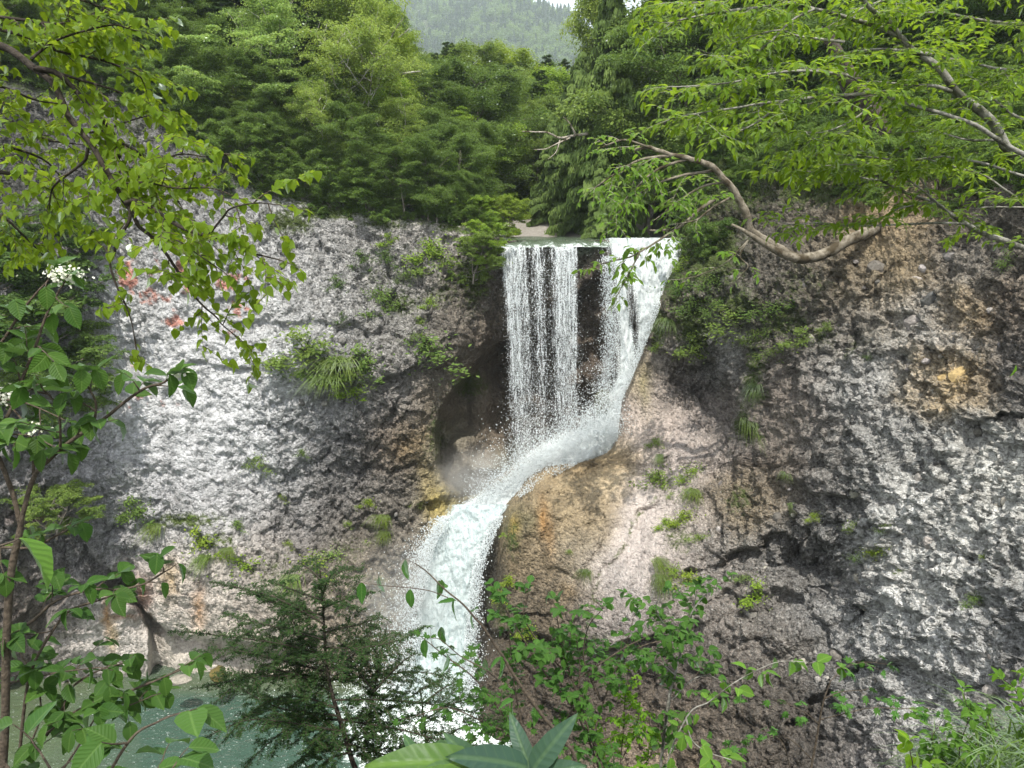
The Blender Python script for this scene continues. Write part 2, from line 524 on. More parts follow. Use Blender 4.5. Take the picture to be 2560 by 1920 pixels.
LEDGE_R = [([(1600, 990), (1660, 965), (1720, 985), (1770, 1030), (1830, 1060)], -0.5, 50),
           ([(1660, 870), (1720, 900), (1790, 900), (1850, 935), (1862, 1000)], 1.0, 60),
           ([(1925, 1010), (1945, 960), (1960, 925)], -0.5, 20),
           ([(1470, 1560), (1500, 1440), (1560, 1370), (1590, 1290), (1640, 1250)], 0.28, 16),
           ([(1740, 1410), (1800, 1385), (1900, 1370), (1960, 1320), (2040, 1390)], 1.0, 60),
           ([(1980, 1215), (2060, 1235), (2150, 1240), (2220, 1300)], 0.9, 45),
           ([(2350, 980), (2440, 1050), (2500, 1040)], 0.7, 50),
           ([(1880, 1520), (1990, 1480), (2060, 1470)], 0.4, 40),
           ([(2180, 1520), (2240, 1480), (2300, 1540)], 0.5, 40),
           ([(1580, 1600), (1500, 1620), (1380, 1570), (1240, 1580)], -1.0, 120),
           ([(1700, 1600), (1790, 1500), (1880, 1495)], 0.5, 40),
           ([(2000, 1800), (2100, 1660), (2240, 1640), (2400, 1700)], 0.8, 80),
           ([(2100, 860), (2140, 760), (2200, 700)], 0.4, 60),
           ([(1350, 1330), (1380, 1400), (1440, 1440), (1480, 1390)], 0.25, 30),
           ([(2380, 700), (2300, 820), (2270, 980)], 0.5, 50)]


def depthR(px, py):
    px = np.asarray(px, float); py = np.asarray(py, float)
    return YR(px, py) + ledges(px, py, LEDGE_R, 9)


def colour_zones(px, py, zones, dark=1.0):
    """rock colours, in places with shade painted in: (px, py, radius, (r, g, b), wet, speck, lichen)"""
    acc = np.zeros(px.shape + (6,)); ws = np.full(px.shape, 1e-9)
    wx = px + 45 * perlin(np.stack([px / 120.0, py / 120.0, 0 * px], -1)) + 16 * perlin(np.stack([px / 30.0, py / 30.0, 0 * px + 8], -1))
    wy = py + 45 * perlin(np.stack([px / 120.0, py / 120.0, 0 * px + 30], -1)) + 16 * perlin(np.stack([px / 30.0, py / 30.0, 0 * px + 40], -1))
    for zx, zy, r, c, wt, sp, li in zones:
        w = np.exp(-((wx - zx) ** 2 + (wy - zy) ** 2) / (2 * r * r)) / 1.0
        w = w ** 1.0
        acc += w[..., None] * np.array([*(np.array(c) * dark), wt, sp, li]); ws += w
    return acc / ws[..., None]


PALE = (0.56, 0.57, 0.585); GREY = (0.34, 0.295, 0.285); DGREY = (0.17, 0.16, 0.15); BROWN = (0.21, 0.165, 0.11)
OCHRE = (0.36, 0.28, 0.10); DARK = (0.105, 0.085, 0.065); PINK = (0.55, 0.485, 0.425); ALC = (0.10, 0.10, 0.06)
ZL = [(100, 300, 160, (0.09, .09, .08), 0, 1, .2), (300, 350, 130, (0.17, .165, .165), 0, 1, .4), (430, 500, 100, (.24, .24, .24), 0, 1, .6),
      (60, 900, 120, (.26, .26, .26), 0, .8, .4), (40, 1300, 140, DGREY, 0, .8, .2),
      (350, 750, 130, (.48, .485, .49), 0, .6, .5), (300, 1000, 150, PALE, 0, .4, .4), (560, 850, 130, (.52, .53, .54), 0, .5, .5), (520, 1050, 150, (.60, .61, .63), 0, .35, .4),
      (700, 1050, 90, PALE, 0, .6, .5), (350, 1250, 120, (.4, .4, .42), 0, .7, .3), (600, 1250, 120, (.44, .44, .45), 0, .5, .3), (150, 1200, 110, (.26, .255, .27), 0, .8, .2),
      (740, 700, 100, (.42, .42, .42), 0, .9, .8), (900, 650, 110, (.38, .37, .36), 0, 1, .9), (1050, 640, 90, (.34, .32, .30), 0, 1, .8), (1150, 580, 60, (.5, .46, .42), 0, .6, .4),
      (1000, 800, 90, (.27, .26, .24), 0, 1, .6), (1130, 720, 60, (.2, .17, .13), 0.2, 1, .1), (1190, 780, 55, (.14, .11, .08), .5, .9, 0), (880, 960, 70, (.36, .35, .35), 0, .8, .3), (1000, 930, 60, (.33, .31, .29), 0, .8, .2),
      (830, 1080, 90, (.16, .155, .16), .1, .9, .1), (900, 1250, 90, (.18, .165, .15), .1, 1, .1), (750, 1350, 90, (.2, .185, .18), 0, .8, .1), (980, 1080, 60, (.24, .18, .12), .2, .9, .1),
      (1040, 1120, 30, (.30, .21, .10), .3, .8, .1), (1075, 1000, 40, (.18, .14, .09), .3, .8, 0), (1100, 900, 50, (.17, .14, .10), .2, .9, .1),
      (1120, 1080, 45, (.15, .145, .10), .5, .3, 0), (1180, 980, 70, (.20, .165, .125), .5, .3, 0), (1150, 1180, 40, (.27, .24, .21), .4, .2, 0), (1220, 1120, 50, (.27, .22, .17), .4, .3, 0),
      (1095, 1240, 40, OCHRE, .3, .6, .1), (1110, 1290, 40, (.4, .32, .12), .4, .6, .1), (1180, 1240, 50, (.34, .32, .18), .4, .5, .1), (1260, 1180, 40, (.22, .23, .15), .5, .6, 0), (1200, 1330, 60, (.38, .36, .2), .4, .5, .1),
      (1000, 1330, 60, (.28, .25, .21), .1, .9, .2), (930, 1450, 90, (.27, .235, .18), 0, .9, .1), (1000, 1600, 100, (.25, .215, .16), .1, .8, .1), (820, 1500, 90, (.30, .25, .19), 0, .8, .1), (1060, 1450, 50, (.28, .26, .22), .4, .8, .1),
      (560, 1500, 110, PINK, 0, .4, .3), (400, 1430, 60, PINK, 0, .5, .3), (700, 1480, 80, (.36, .31, .27), 0, .6, .2), (250, 1600, 90, (.52, .48, .45), 0, .4, .3), (500, 1660, 90, (.54, .49, .43), .1, .4, .3), (60, 1550, 90, (.17, .14, .12), 0, .8, .1),
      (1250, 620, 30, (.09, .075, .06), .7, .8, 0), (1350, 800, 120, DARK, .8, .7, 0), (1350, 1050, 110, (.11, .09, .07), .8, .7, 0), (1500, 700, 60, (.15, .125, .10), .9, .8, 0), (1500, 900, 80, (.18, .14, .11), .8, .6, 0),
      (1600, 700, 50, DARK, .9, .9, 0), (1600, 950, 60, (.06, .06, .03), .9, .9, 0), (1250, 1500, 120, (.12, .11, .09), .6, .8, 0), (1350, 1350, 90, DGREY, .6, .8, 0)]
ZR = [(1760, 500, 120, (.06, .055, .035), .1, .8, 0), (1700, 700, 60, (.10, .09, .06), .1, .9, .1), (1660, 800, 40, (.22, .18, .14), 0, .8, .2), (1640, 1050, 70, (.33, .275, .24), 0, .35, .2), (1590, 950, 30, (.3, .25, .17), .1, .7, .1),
      (1720, 950, 60, (.16, .14, .125), 0, .9, .3), (1770, 870, 50, (.28, .27, .26), 0, 1, .9), (1850, 860, 30, (.38, .37, .36), 0, 1, 1), (1840, 930, 40, (.17, .165, .16), 0, 1, .5),
      (1800, 740, 60, (.17, .155, .13), 0, 1, .6), (1830, 1060, 50, (.25, .22, .2), 0, .8, .2), (1700, 1150, 70, (.34, .295, .275), 0, .5, .3), (1640, 1300, 60, (.385, .34, .32), 0, .35, .3),
      (1540, 1450, 60, (.41, .37, .355), 0, .45, .5), (1560, 1570, 60, (.41, .365, .35), 0, .9, .9), (1680, 1430, 60, (.36, .31, .29), 0, .7, .4), (1720, 1320, 50, (.36, .31, .28), 0, .7, .3),
      (1520, 1180, 50, (.36, .285, .18), 0, .4, .1), (1420, 1200, 50, (.24, .185, .11), .1, .5, .1), (1400, 1320, 70, (.23, .18, .11), .1, .5, .1), (1300, 1300, 30, (.14, .13, .07), .3, .8, 0),
      (1290, 1400, 40, (.18, .14, .085), .1, .8, 0), (1400, 1480, 70, (.19, .15, .10), 0, .9, .1), (1450, 1400, 40, (.27, .23, .16), 0, .8, .2), (1240, 1450, 30, (.05, .045, .035), .6, .8, 0), (1300, 1560, 50, (.13, .11, .08), .1, .9, 0),  # near-black zone: shade on the buttress's left face painted in
      (1400, 1650, 100, (.10, .08, .06), .1, .9, 0), (1600, 1720, 110, (.09, .075, .06), 0, .9, .1), (1750, 1650, 80, (.11, .09, .075), 0, 1, .2), (1650, 1900, 90, (.28, .22, .16), 0, .9, .1), (1850, 1850, 80, (.13, .11, .09), 0, 1, .1),
      (1850, 1250, 60, (.24, .19, .12), 0, 1, .3), (1830, 1400, 70, (.24, .22, .2), 0, 1, .7), (1850, 1550, 80, (.24, .215, .19), 0, 1, .8), (1780, 1520, 60, (.3, .26, .235), 0, 1, .8),
      (1950, 700, 110, (.13, .115, .095), 0, 1, .2), (1980, 1000, 80, (.16, .135, .115), 0, .6, .1), (1990, 1130, 80, (.155, .13, .11), 0, .7, .2), (2060, 850, 60, (.15, .135, .12), 0, .9, .4),  # dark brown upper wall, tree shade painted into its tone
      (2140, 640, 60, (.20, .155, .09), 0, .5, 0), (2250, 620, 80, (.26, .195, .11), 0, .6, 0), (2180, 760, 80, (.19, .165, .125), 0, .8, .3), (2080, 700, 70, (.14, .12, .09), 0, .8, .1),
      (2160, 980, 80, (.38, .375, .36), 0, 1, .9), (2150, 1130, 70, (.24, .235, .225), 0, 1, .8), (2080, 1230, 60, (.17, .16, .15), 0, 1, .5), (2330, 830, 60, (.40, .38, .35), 0, 1, 1),
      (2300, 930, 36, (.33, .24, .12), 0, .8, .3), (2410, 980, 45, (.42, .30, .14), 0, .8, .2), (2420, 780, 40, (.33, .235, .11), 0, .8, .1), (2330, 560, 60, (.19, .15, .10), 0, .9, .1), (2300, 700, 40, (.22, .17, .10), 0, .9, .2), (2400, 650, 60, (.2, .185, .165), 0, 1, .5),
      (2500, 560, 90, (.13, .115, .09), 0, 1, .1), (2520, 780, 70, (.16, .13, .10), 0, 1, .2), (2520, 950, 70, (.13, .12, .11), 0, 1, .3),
      (2330, 1100, 70, (.26, .255, .245), 0, 1, .8), (2450, 1170, 80, (.52, .515, .48), 0, .8, 1), (2300, 1280, 80, (.58, .58, .56), 0, .9, 1), (2500, 1350, 80, (.51, .505, .48), 0, .8, 1), (2350, 1420, 80, (.53, .525, .50), 0, .8, 1),
      (2130, 1330, 60, (.26, .26, .255), 0, 1, .7), (2020, 1330, 50, (.12, .115, .11), 0, 1, .4), (2100, 1430, 60, (.15, .145, .14), 0, .8, .3), (1990, 1460, 60, (.2, .19, .18), 0, 1, .6), (2050, 1560, 70, (.25, .245, .24), 0, 1, .8),
      (2250, 1560, 80, (.54, .54, .53), 0, .9, 1), (2400, 1600, 80, (.52, .52, .51), 0, .9, 1), (2560, 1600, 60, (.13, .13, .13), 0, .8, .2), (2500, 1500, 60, (.3, .3, .3), 0, .9, .7), (2150, 1680, 70, (.24, .24, .24), 0, 1, .7),
      (2300, 1780, 80, (.5, .5, .49), 0, 1, 1), (2200, 1860, 70, (.25, .23, .22), 0, 1, .5), (2050, 1800, 80, (.08, .07, .06), 0, 1, .1), (1950, 1700, 80, (.12, .105, .09), 0, 1, .3), (2480, 1760, 70, (.24, .23, .22), 0, 1, .5)]


def blobs(px, py, L):
    out = np.zeros(px.shape)
    for x, y, rx, ry, a in L:
        out = np.maximum(out, a * np.exp(-(((px - x) / rx) ** 2 + ((py - y) / ry) ** 2)))
    return out


def rough_rock(P, N, px, py, amp, wetsm, seed=0, rough=1.0):
    """multi-scale stony relief along the normal"""
    S = P + np.array([seed, 0, 0])
    Q = S * np.array([1, 1, 1.15])
    wq = Q + 0.35 * np.stack([fbm(Q, 0.9, 2), fbm(Q + 31, 0.9, 2), fbm(Q + 77, 0.9, 2)], -1)
    d = 0.42 * fbm(wq, 0.28, 3) + 0.16 * fbm(wq, 0.8, 3, True)
    b1, s1, i1, f1 = worley(wq, 0.75)
    d = d + 0.10 * (s1 - b1) + 0.12 * (i1 - 0.5) + rough * 0.34 * f1
    wq2 = wq + 0.10 * np.stack([fbm(Q, 3.0, 2), fbm(Q + 31, 3.0, 2), fbm(Q + 77, 3.0, 2)], -1)
    b2, s2, i2, f2 = worley(wq2 * np.array([1, 1, .8]) + 5, 2.2)
    small = 0.10 * np.minimum(s2 - b2, 0.4) + 0.13 * (i2 - 0.5) + 0.26 * f2 + 0.07 * fbm(wq, 2.2, 3, True)
    b3, s3, i3, f3 = worley(wq2 + 2, 6.0)
    small = small + 0.07 * (i3 - 0.5) + 0.13 * f3
    return (d * amp + small * amp * wetsm)


# ---- left wall, hollow and the wall behind the fall
DXL = 3.5
cL = np.arange(-560, 1805, DXL)
nr = 370
tt = np.linspace(0, 1, nr)
PX = np.repeat(cL[None], nr, 0)
top = TOP_L(cL)
PY = top[None] * (1 - tt[:, None]) + 1985 * tt[:, None]
YY = depthL(PX, PY)
NBASE = YL
PW = W(PX, PY, YY)
NW = grid_normals(W(PX, PY, NBASE(PX, PY)))
calm = blobs(PX, PY, [(1130, 1080, 85, 180, 1), (1220, 1000, 120, 190, .95), (1200, 1250, 90, 70, .6), (250, 1590, 110, 90, .7), (600, 1500, 130, 90, .55), (1400, 900, 170, 330, .5), (480, 1000, 300, 360, .66), (430, 1600, 300, 120, .85), (1180, 920, 90, 60, .8)])
d = rough_rock(PW, NW, PX, PY, 0.9 - 0.78 * calm, 1.0 - 0.35 * calm, 0, .75)
edge = sstep(0, 0.03, tt)[:, None]
fq = np.stack([PW[..., 0] * .75 + PW[..., 2] * .35, PW[..., 1] * .5, PW[..., 2] * 1.5 - PW[..., 0] * .55], -1)
d = d + blobs(PX, PY, [(480, 1000, 330, 380, 1)]) * (.16 * fbm(fq, 1.1, 3, True) + .07 * fbm(fq, 4.2, 2, True) + .03 * fbm(fq, 9.0, 2))
PW = PW + NW * (d * (0.35 + 0.65 * edge))[..., None]
PW_L_top = PW[0].copy()
# curl back over the crest into the slope behind
NB = 26
tb = (np.linspace(0, 1, NB + 1)[1:] ** 1.6) * 95.0
slope_f = interp([(-600, .85), (0, .85), (300, .8), (600, .75), (900, .55), (1080, .32), (1200, .10), (1255, .0), (1650, .0), (1700, .15), (1800, .7), (2000, .95), (3200, 1.0)])


def valley(px, Y, Y0, z0):
    t = Y - Y0
    z = z0 + (t - 0.75 * np.maximum(t - 20, 0)) * slope_f(px)
    lim = 30 + 3 * np.sin(px / 90.0)
    z = z + np.maximum(t - 32, 0) * 0.34 * (1 - np.clip(slope_f(px) * 1.2, 0, 1))
    return z


back = []
for t in tb:
    Yb = PW_L_top[:, 1] + t
    xb = PW_L_top[:, 0] * (1 + t / PW_L_top[:, 1])
    zb = valley(cL, Yb, PW_L_top[:, 1], PW_L_top[:, 2]) - 0.05
    n = perlin(np.stack([xb * .35, Yb * .35, 0 * xb], -1)) * min(0.5, 0.1 * t) * sstep(1245, 1150, cL)
    back.append(np.stack([xb, Yb, zb + n], -1))
NFL = 3
PXB = np.concatenate([np.repeat(cL[None], NFL, 0), PX]); PYB = np.concatenate([np.repeat((top - 1)[None], NFL, 0), PY])
PWc = np.concatenate([np.stack(back[:NFL][::-1]), PW])
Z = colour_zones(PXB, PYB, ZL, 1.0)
# red algae on the upper left of the pale wall, rust streaks low down
nz = fbm(np.stack([PXB / 26.0, PYB / 20.0, 0 * PXB], -1), 1.0, 4)
red = blobs(PXB, PYB, [(325, 690, 45, 50, 1.1), (380, 745, 60, 30, .9), (455, 675, 40, 28, .9), (470, 720, 40, 30, .85), (440, 800, 40, 30, .95), (575, 710, 60, 34, 1.0), (590, 770, 45, 26, .9), (430, 690, 70, 24, .75), (400, 650, 50, 40, .6), (570, 830, 40, 24, .7),
                            (335, 910, 30, 25, .7), (350, 985, 70, 50, .6), (430, 1010, 50, 40, .5), (620, 700, 50, 40, .6)])
rm = sstep(0.50, 0.68, red * 0.75 + nz * 0.75)
rm = rm * (red > 0.2)
tint = Z[..., :3] * (1 - rm[..., None] * .8) + rm[..., None] * .8 * np.array([0.50, 0.15, 0.085])
for x, y, rx, ry, a, c in [(268, 1540, 9, 45, .9, (.50, .27, .10)), (283, 1590, 12, 40, .7, (.5, .35, .16)), (310, 1540, 40, 8, .7, (.42, .2, .1)), (500, 1520, 16, 50, .75, (.52, .28, .12)), (430, 1440, 26, 50, .7, (.5, .36, .18)), (360, 1480, 24, 45, .8, (.36, .17, .11)),
                           (90, 1290, 60, 16, .7, (.28, .13, .08)), (1090, 1255, 40, 25, .5, (.5, .4, .1)), (1110, 1310, 26, 20, .6, (.55, .42, .12)), (540, 1870, 60, 20, 0, (.1, .1, .1))]:
    m = a * np.exp(-(((PXB - x + nz * 12) / rx) ** 2 + ((PYB - y + nz * 14) / ry) ** 2))
    tint = tint * (1 - m[..., None]) + m[..., None] * np.array(c)
mossL = blobs(PXB, PYB, [(1180, 690, 50, 120, .8), (1110, 730, 60, 60, .6), (1170, 960, 60, 45, .8), (1000, 760, 70, 50, .7), (830, 930, 90, 60, .8), (720, 560, 90, 40, .9), (820, 530, 140, 26, 1), (960, 560, 90, 20, .8), (1090, 1090, 40, 110, .6),
                         (470, 1300, 120, 25, .8), (540, 1350, 80, 30, .7), (700, 700, 60, 40, .4), (1130, 570, 60, 20, .9), (950, 1480, 120, 80, .45), (860, 1380, 90, 60, .5), (1130, 1300, 40, 50, .5), (680, 1420, 120, 60, .5), (330, 330, 120, 90, .5), (940, 680, 100, 80, .45), (1600, 1000, 40, 60, .9)])
mossL = np.maximum(mossL, 0.6 * sstep(14, 0, PYB - TOP_L(PXB)) * (PXB < 1240))
PWc_r = PWc.reshape(-1, 3)
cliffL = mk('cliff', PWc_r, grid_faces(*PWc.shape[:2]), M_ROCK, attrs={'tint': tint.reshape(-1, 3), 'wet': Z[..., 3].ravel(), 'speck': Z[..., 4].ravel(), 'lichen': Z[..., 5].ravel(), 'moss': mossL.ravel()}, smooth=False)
tag(cliffL, 'pale grey rock wall on the left that carries the waterfall and its scoured hollow', kind='structure')
PBk = np.stack(back)
hs = mk('hillside', PBk[1:].reshape(-1, 3) - np.array([0, 0, 0.02]), grid_faces(NB - 1, len(cL)), M_SOIL, smooth=True)
tag(hs, 'steep wooded slope rising behind the left cliff and the river', kind='structure')

# ---- right wall, slab and buttress
rows = np.arange(380, 2000, 3.6)
ncr = 400
uu = np.linspace(0, 1, ncr) ** 1.12
lx = LEFT_R(rows)
PX = lx[:, None] * (1 - uu[None]) + 2990 * uu[None]
PY = np.repeat(rows[:, None], ncr, 1)
YY = depthR(PX, PY)
NBASE = YR
# round the rock off at its left rim
rim = (PX - lx[:, None])
YY = YY + 0.9 * np.exp(-rim / 14.0) * sstep(1180, 1290, PY)
YY = YY + 0.5 * np.exp(-rim / 10.0) * sstep(1290, 1180, PY)
PW = W(PX, PY, YY)
NW = grid_normals(W(PX, PY, NBASE(PX, PY)))
calm = blobs(PX, PY, [(1640, 1080, 130, 170, .95), (1580, 1380, 130, 200, .95), (1450, 1210, 140, 80, .85), (1700, 1300, 110, 110, .7), (1390, 1380, 150, 180, .82), (1970, 1080, 70, 140, .5), (2250, 640, 90, 100, .5)])
d = rough_rock(PW, NW, PX, PY, 0.95 * (1.0 - 0.86 * calm), 1.0 - 0.62 * calm, 40, 1.0)
rimf = 0.15 + 0.85 * sstep(0, 50, rim)
PW = PW + NW * (d * rimf)[..., None]
NS = 12
back = []
dirx = np.interp(rows, [1180, 1290, 1400, 1700], [0.05, -0.22, -0.27, -0.15])
for t in (np.linspace(0, 1, NS + 1)[1:]) * 4.2:
    e = PW[:, 0]
    wob = 0.25 * perlin(np.stack([e[:, 0] * 0 + t, e[:, 1] * 0.4, e[:, 2] * 0.8], -1)) * min(1, t)
    bulge = np.interp(rows, [1240, 1300, 1380, 1500, 1600], [0, .15, .25, .1, 0]) * math.sin(min(t / 4.2, 1) * PI)
    back.append(np.stack([e[:, 0] + dirx * t + wob * .4 - bulge, e[:, 1] + t, e[:, 2] - 0.05 * t + wob * .5], -1))
PWc = np.concatenate([np.stack(back[::-1], 1), PW], 1)
PXB = np.concatenate([np.repeat(lx[:, None] - 10, NS, 1), PX], 1); PYB = np.concatenate([np.repeat(rows[:, None], NS, 1), PY], 1)
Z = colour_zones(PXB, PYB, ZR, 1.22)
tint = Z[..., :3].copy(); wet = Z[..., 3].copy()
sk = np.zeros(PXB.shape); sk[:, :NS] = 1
dk = (sk * sstep(1250, 1310, PYB))[..., None] * 0.75  # left side face of the buttress: its shade painted into the tint
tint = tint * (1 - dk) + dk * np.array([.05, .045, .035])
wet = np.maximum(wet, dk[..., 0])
nz = fbm(np.stack([PXB / 26.0, PYB / 26.0, 0 * PXB + 4], -1), 1.0, 4)
for x, y, rx, ry, a, c in [(1358, 1300, 12, 45, .8, (.36, .19, .06)), (1375, 1340, 10, 50, .5, (.36, .2, .07)), (1285, 1320, 14, 30, .8, (.38, .27, .06)), (1425, 1480, 20, 20, .3, (.4, .25, .1)), (1612, 960, 14, 60, .5, (.30, .26, .10)),
                           (2400, 950, 45, 22, .6, (.45, .32, .14)), (1250, 1500, 10, 40, .6, (.16, .17, .04)), (1440, 1170, 90, 18, .6, (.42, .30, .16)), (1530, 1150, 60, 20, .6, (.42, .31, .17))]:
    m = a * np.exp(-(((PXB - x + nz * 10) / rx) ** 2 + ((PYB - y + nz * 18) / ry) ** 2))
    tint = tint * (1 - m[..., None]) + m[..., None] * np.array(c)
mossR = blobs(PXB, PYB, [(1780, 640, 110, 110, 1), (1740, 820, 60, 90, .9), (1960, 800, 90, 60, .7), (1690, 690, 45, 90, 1), (1730, 600, 90, 90, 1), (1850, 760, 90, 60, .8), (1900, 850, 60, 40, .6), (1650, 820, 30, 70, .9), (1900, 930, 30, 110, .75), (1870, 1060, 40, 60, .9), (1850, 1250, 50, 50, .7), (1660, 1560, 40, 100, .5),
                         (2000, 720, 120, 90, .5), (1700, 1350, 60, 60, .6), (2050, 840, 60, 40, .6), (1280, 1350, 30, 60, .7), (1250, 1530, 40, 60, .6), (2200, 1380, 80, 50, .4), (1800, 450, 200, 100, 1), (2100, 480, 300, 50, .8), (1480, 1600, 140, 40, .5), (2130, 870, 60, 60, .5)])
crackd, _ = poly_dist(PXB + nz * 8, PYB + nz * 8, [(1470, 1570), (1500, 1440), (1560, 1370), (1590, 1290), (1640, 1250)])
mossR = np.maximum(mossR, .55 * np.exp(-(crackd / 8) ** 2))
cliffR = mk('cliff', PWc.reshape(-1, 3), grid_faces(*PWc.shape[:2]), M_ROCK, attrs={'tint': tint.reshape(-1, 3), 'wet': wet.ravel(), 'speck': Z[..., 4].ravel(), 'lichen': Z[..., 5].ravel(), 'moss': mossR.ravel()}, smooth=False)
tag(cliffR, 'dark conglomerate cliff on the right with a smooth pinkish slab and brown buttress', kind='structure')
# slope above the right wall
cR = np.arange(1690, 3000, 22.0)
e = W(cR, 0 * cR + 400, depthR(cR, 0 * cR + 400) + 0.6)
bk = []
for t in np.linspace(0, 1, 22) ** 1.5 * 70:
    Yb = e[:, 1] + t
    xb = e[:, 0] * (1 + t / e[:, 1])
    zz = e[:, 2] - 1.2 + t * slope_f(cR)
    bk.append(np.stack([xb, Yb, zz + .4 * perlin(np.stack([xb * .3, Yb * .3, 0 * xb + 9], -1))], -1))
hs2 = mk('hillside', np.stack(bk).reshape(-1, 3), grid_faces(22, len(cR)), M_SOIL, smooth=True)
tag(hs2, 'steep wooded slope rising above the right cliff', kind='structure')


def ground_z(px, Y):
    """height of the slopes above the cliffs"""
    if px < 1700:
        i = int(np.clip((px + 560) / DXL, 0, len(cL) - 1))
        return float(valley(cL[i], Y, PW_L_top[i, 1], PW_L_top[i, 2]))
    i = int(np.clip((px - 1690) / 22, 0, len(cR) - 1))
    return float(e[i, 2] - 1.2 + max(0, Y - e[i, 1]) * slope_f(cR[i]))


# ---- near bank below the viewpoint
gx = np.linspace(-14, 16, 90); gy = np.linspace(-4, 17, 80)
GX, GY = np.meshgrid(gx, gy)


def bank_z(x, y):
    z = 18.3 - np.maximum(y - 0.9, 0) * 1.22
    z = z + sstep(2.2, 6.0, x) * 1.35 * sstep(1.5, 4, y) + np.maximum(x - 5.5, 0) * 0.55 * sstep(-1, 6, y)
    return z + 0.15 * perlin(np.stack([x * .7, y * .7, 0 * x], -1)) * sstep(1, 2, y)


bank = mk('near_bank', np.stack([GX, GY, bank_z(GX, GY)], -1).reshape(-1, 3), grid_faces(80, 90), M_SOIL, smooth=True)
tag(bank, 'steep earth bank below the viewpoint', kind='structure')
# ground sheet that carries everything to the horizon
base = mk('ground', [(-2500, -300, -3), (2500, -300, -3), (2500, 3000, -3), (-2500, 3000, -3)], [[0, 1, 2, 3]], M_SOIL)
tag(base, 'ground under the gorge', kind='structure')
bx = np.linspace(-30, 14, 90); by = np.linspace(4, 36, 70)
BX, BY = np.meshgrid(bx, by)
bed = -1.3 + 1.15 * sstep(28, 30.3, BY + 0.25 * np.maximum(-BX - 9, 0)) + .35 * fbm(np.stack([BX, BY, 0 * BX], -1), .5, 4)
bedo = mk('river_bed', np.stack([BX, BY, bed], -1).reshape(-1, 3), grid_faces(70, 90), M_BED, smooth=True)
tag(bedo, 'pale stony bed seen through the shallow edge of the pool', kind='structure')
# ================================================================== WATER
def pool_material():
    m = NT('pool water'); P = m.pos()
    n = m.noise(m.pos((1, 1.3, 1)), 2.3, 4, 0.6, 0.8)
    n2 = m.noise(P, 9.0, 3, 0.6, 0.5)
    foam = m.attr('foam')
    ff = m.mapr(m.math('ADD', m.noise(P, 2.2, 6, 0.7, 1.2), m.math('MULTIPLY', foam, 0.8)), 0.80, 0.98)
    spark = m.mapr(m.noise(m.pos((1, 2.6, 1)), 4.5, 5, 0.7, 1.8), 0.62, 0.68)  # glints on the ripples, painted as white flecks
    ff = m.math('MAXIMUM', ff, m.math('MULTIPLY', spark, m.mapr(foam, 0.0, 0.25, 0.45, 1.0)))
    h = m.math('ADD', n, m.math('MULTIPLY', n2, 0.35))
    b = m.bump(h, 0.85, 0.14)
    teal = m.mix(m.attr('shallow'), (0.040, 0.078, 0.058), (0.13, 0.155, 0.09))
    d = m.n('ShaderNodeBsdfDiffuse', {'Color': teal, 'Normal': b})
    tr = m.n('ShaderNodeBsdfTransparent', {'Color': (0.30, 0.62, 0.50)})
    body = m.n('ShaderNodeMixShader', {0: m.mapr(m.attr('shallow'), 0, 1, 0.06, 0.5), 1: d.outputs[0], 2: tr.outputs[0]})
    g = m.n('ShaderNodeBsdfGlossy', {'Color': (1, 1, 1), 'Roughness': 0.07, 'Normal': b})
    fr = m.n('ShaderNodeFresnel', {'IOR': 1.33, 'Normal': b})
    s = m.n('ShaderNodeMixShader', {0: fr.outputs[0], 1: body.outputs[0], 2: g.outputs[0]})
    w = m.n('ShaderNodeBsdfDiffuse', {'Color': (0.78, 0.86, 0.86)})
    s2 = m.n('ShaderNodeMixShader', {0: ff, 1: s.outputs[0], 2: w.outputs[0]})
    return m.done(s2.outputs[0])


def fall_material(name, sx, sz, grain, soft=0.10, tint=(0.82, 0.85, 0.87)):
    """broken white water: opaque threads and drops with clear gaps between, density from the mesh"""
    m = NT(name)
    dens = m.attr('dens')
    uv = m.n('ShaderNodeUVMap', uv_map='UVMap').outputs[0]
    v1 = m.n('ShaderNodeMapping', {'Vector': uv, 'Scale': (sx, sz, 1)}).outputs[0]
    st = m.noise(v1, 1.0, 5, 0.62, 0.25)
    v2 = m.n('ShaderNodeMapping', {'Vector': uv, 'Scale': (grain, grain * 0.45, 1)}).outputs[0]
    gr = m.noise(v2, 1.0, 3, 0.6, 0.4)
    val = m.math('ADD', m.math('MULTIPLY', m.mapr(st, 0.3, 0.7), 0.44), m.math('MULTIPLY', m.mapr(gr, 0.3, 0.7), 0.56))
    th = m.math('SUBTRACT', 1.02, dens)
    a = m.mapr(val, m.math('SUBTRACT', th, soft), m.math('ADD', th, soft))
    h = m.math('ADD', st, m.math('MULTIPLY', gr, 0.8))
    b = m.bump(h, 0.7, 0.12)
    shade = m.mapr(val, 0.25, 0.8)
    col = m.mix(shade, tuple(c * 0.72 * k for c, k in zip(tint, (0.88, 0.98, 1.0))), tint)
    d = m.n('ShaderNodeBsdfDiffuse', {'Color': col, 'Normal': b})
    t = m.n('ShaderNodeBsdfTranslucent', {'Color': col, 'Normal': b})
    g = m.n('ShaderNodeBsdfGlossy', {'Roughness': 0.3, 'Normal': b})
    s = m.n('ShaderNodeMixShader', {0: 0.3, 1: d.outputs[0], 2: t.outputs[0]})
    s = m.n('ShaderNodeMixShader', {0: 0.06, 1: s.outputs[0], 2: g.outputs[0]})
    tr = m.n('ShaderNodeBsdfTransparent')
    s = m.n('ShaderNodeMixShader', {0: a, 1: tr.outputs[0], 2: s.outputs[0]})
    return m.done(s.outputs[0])


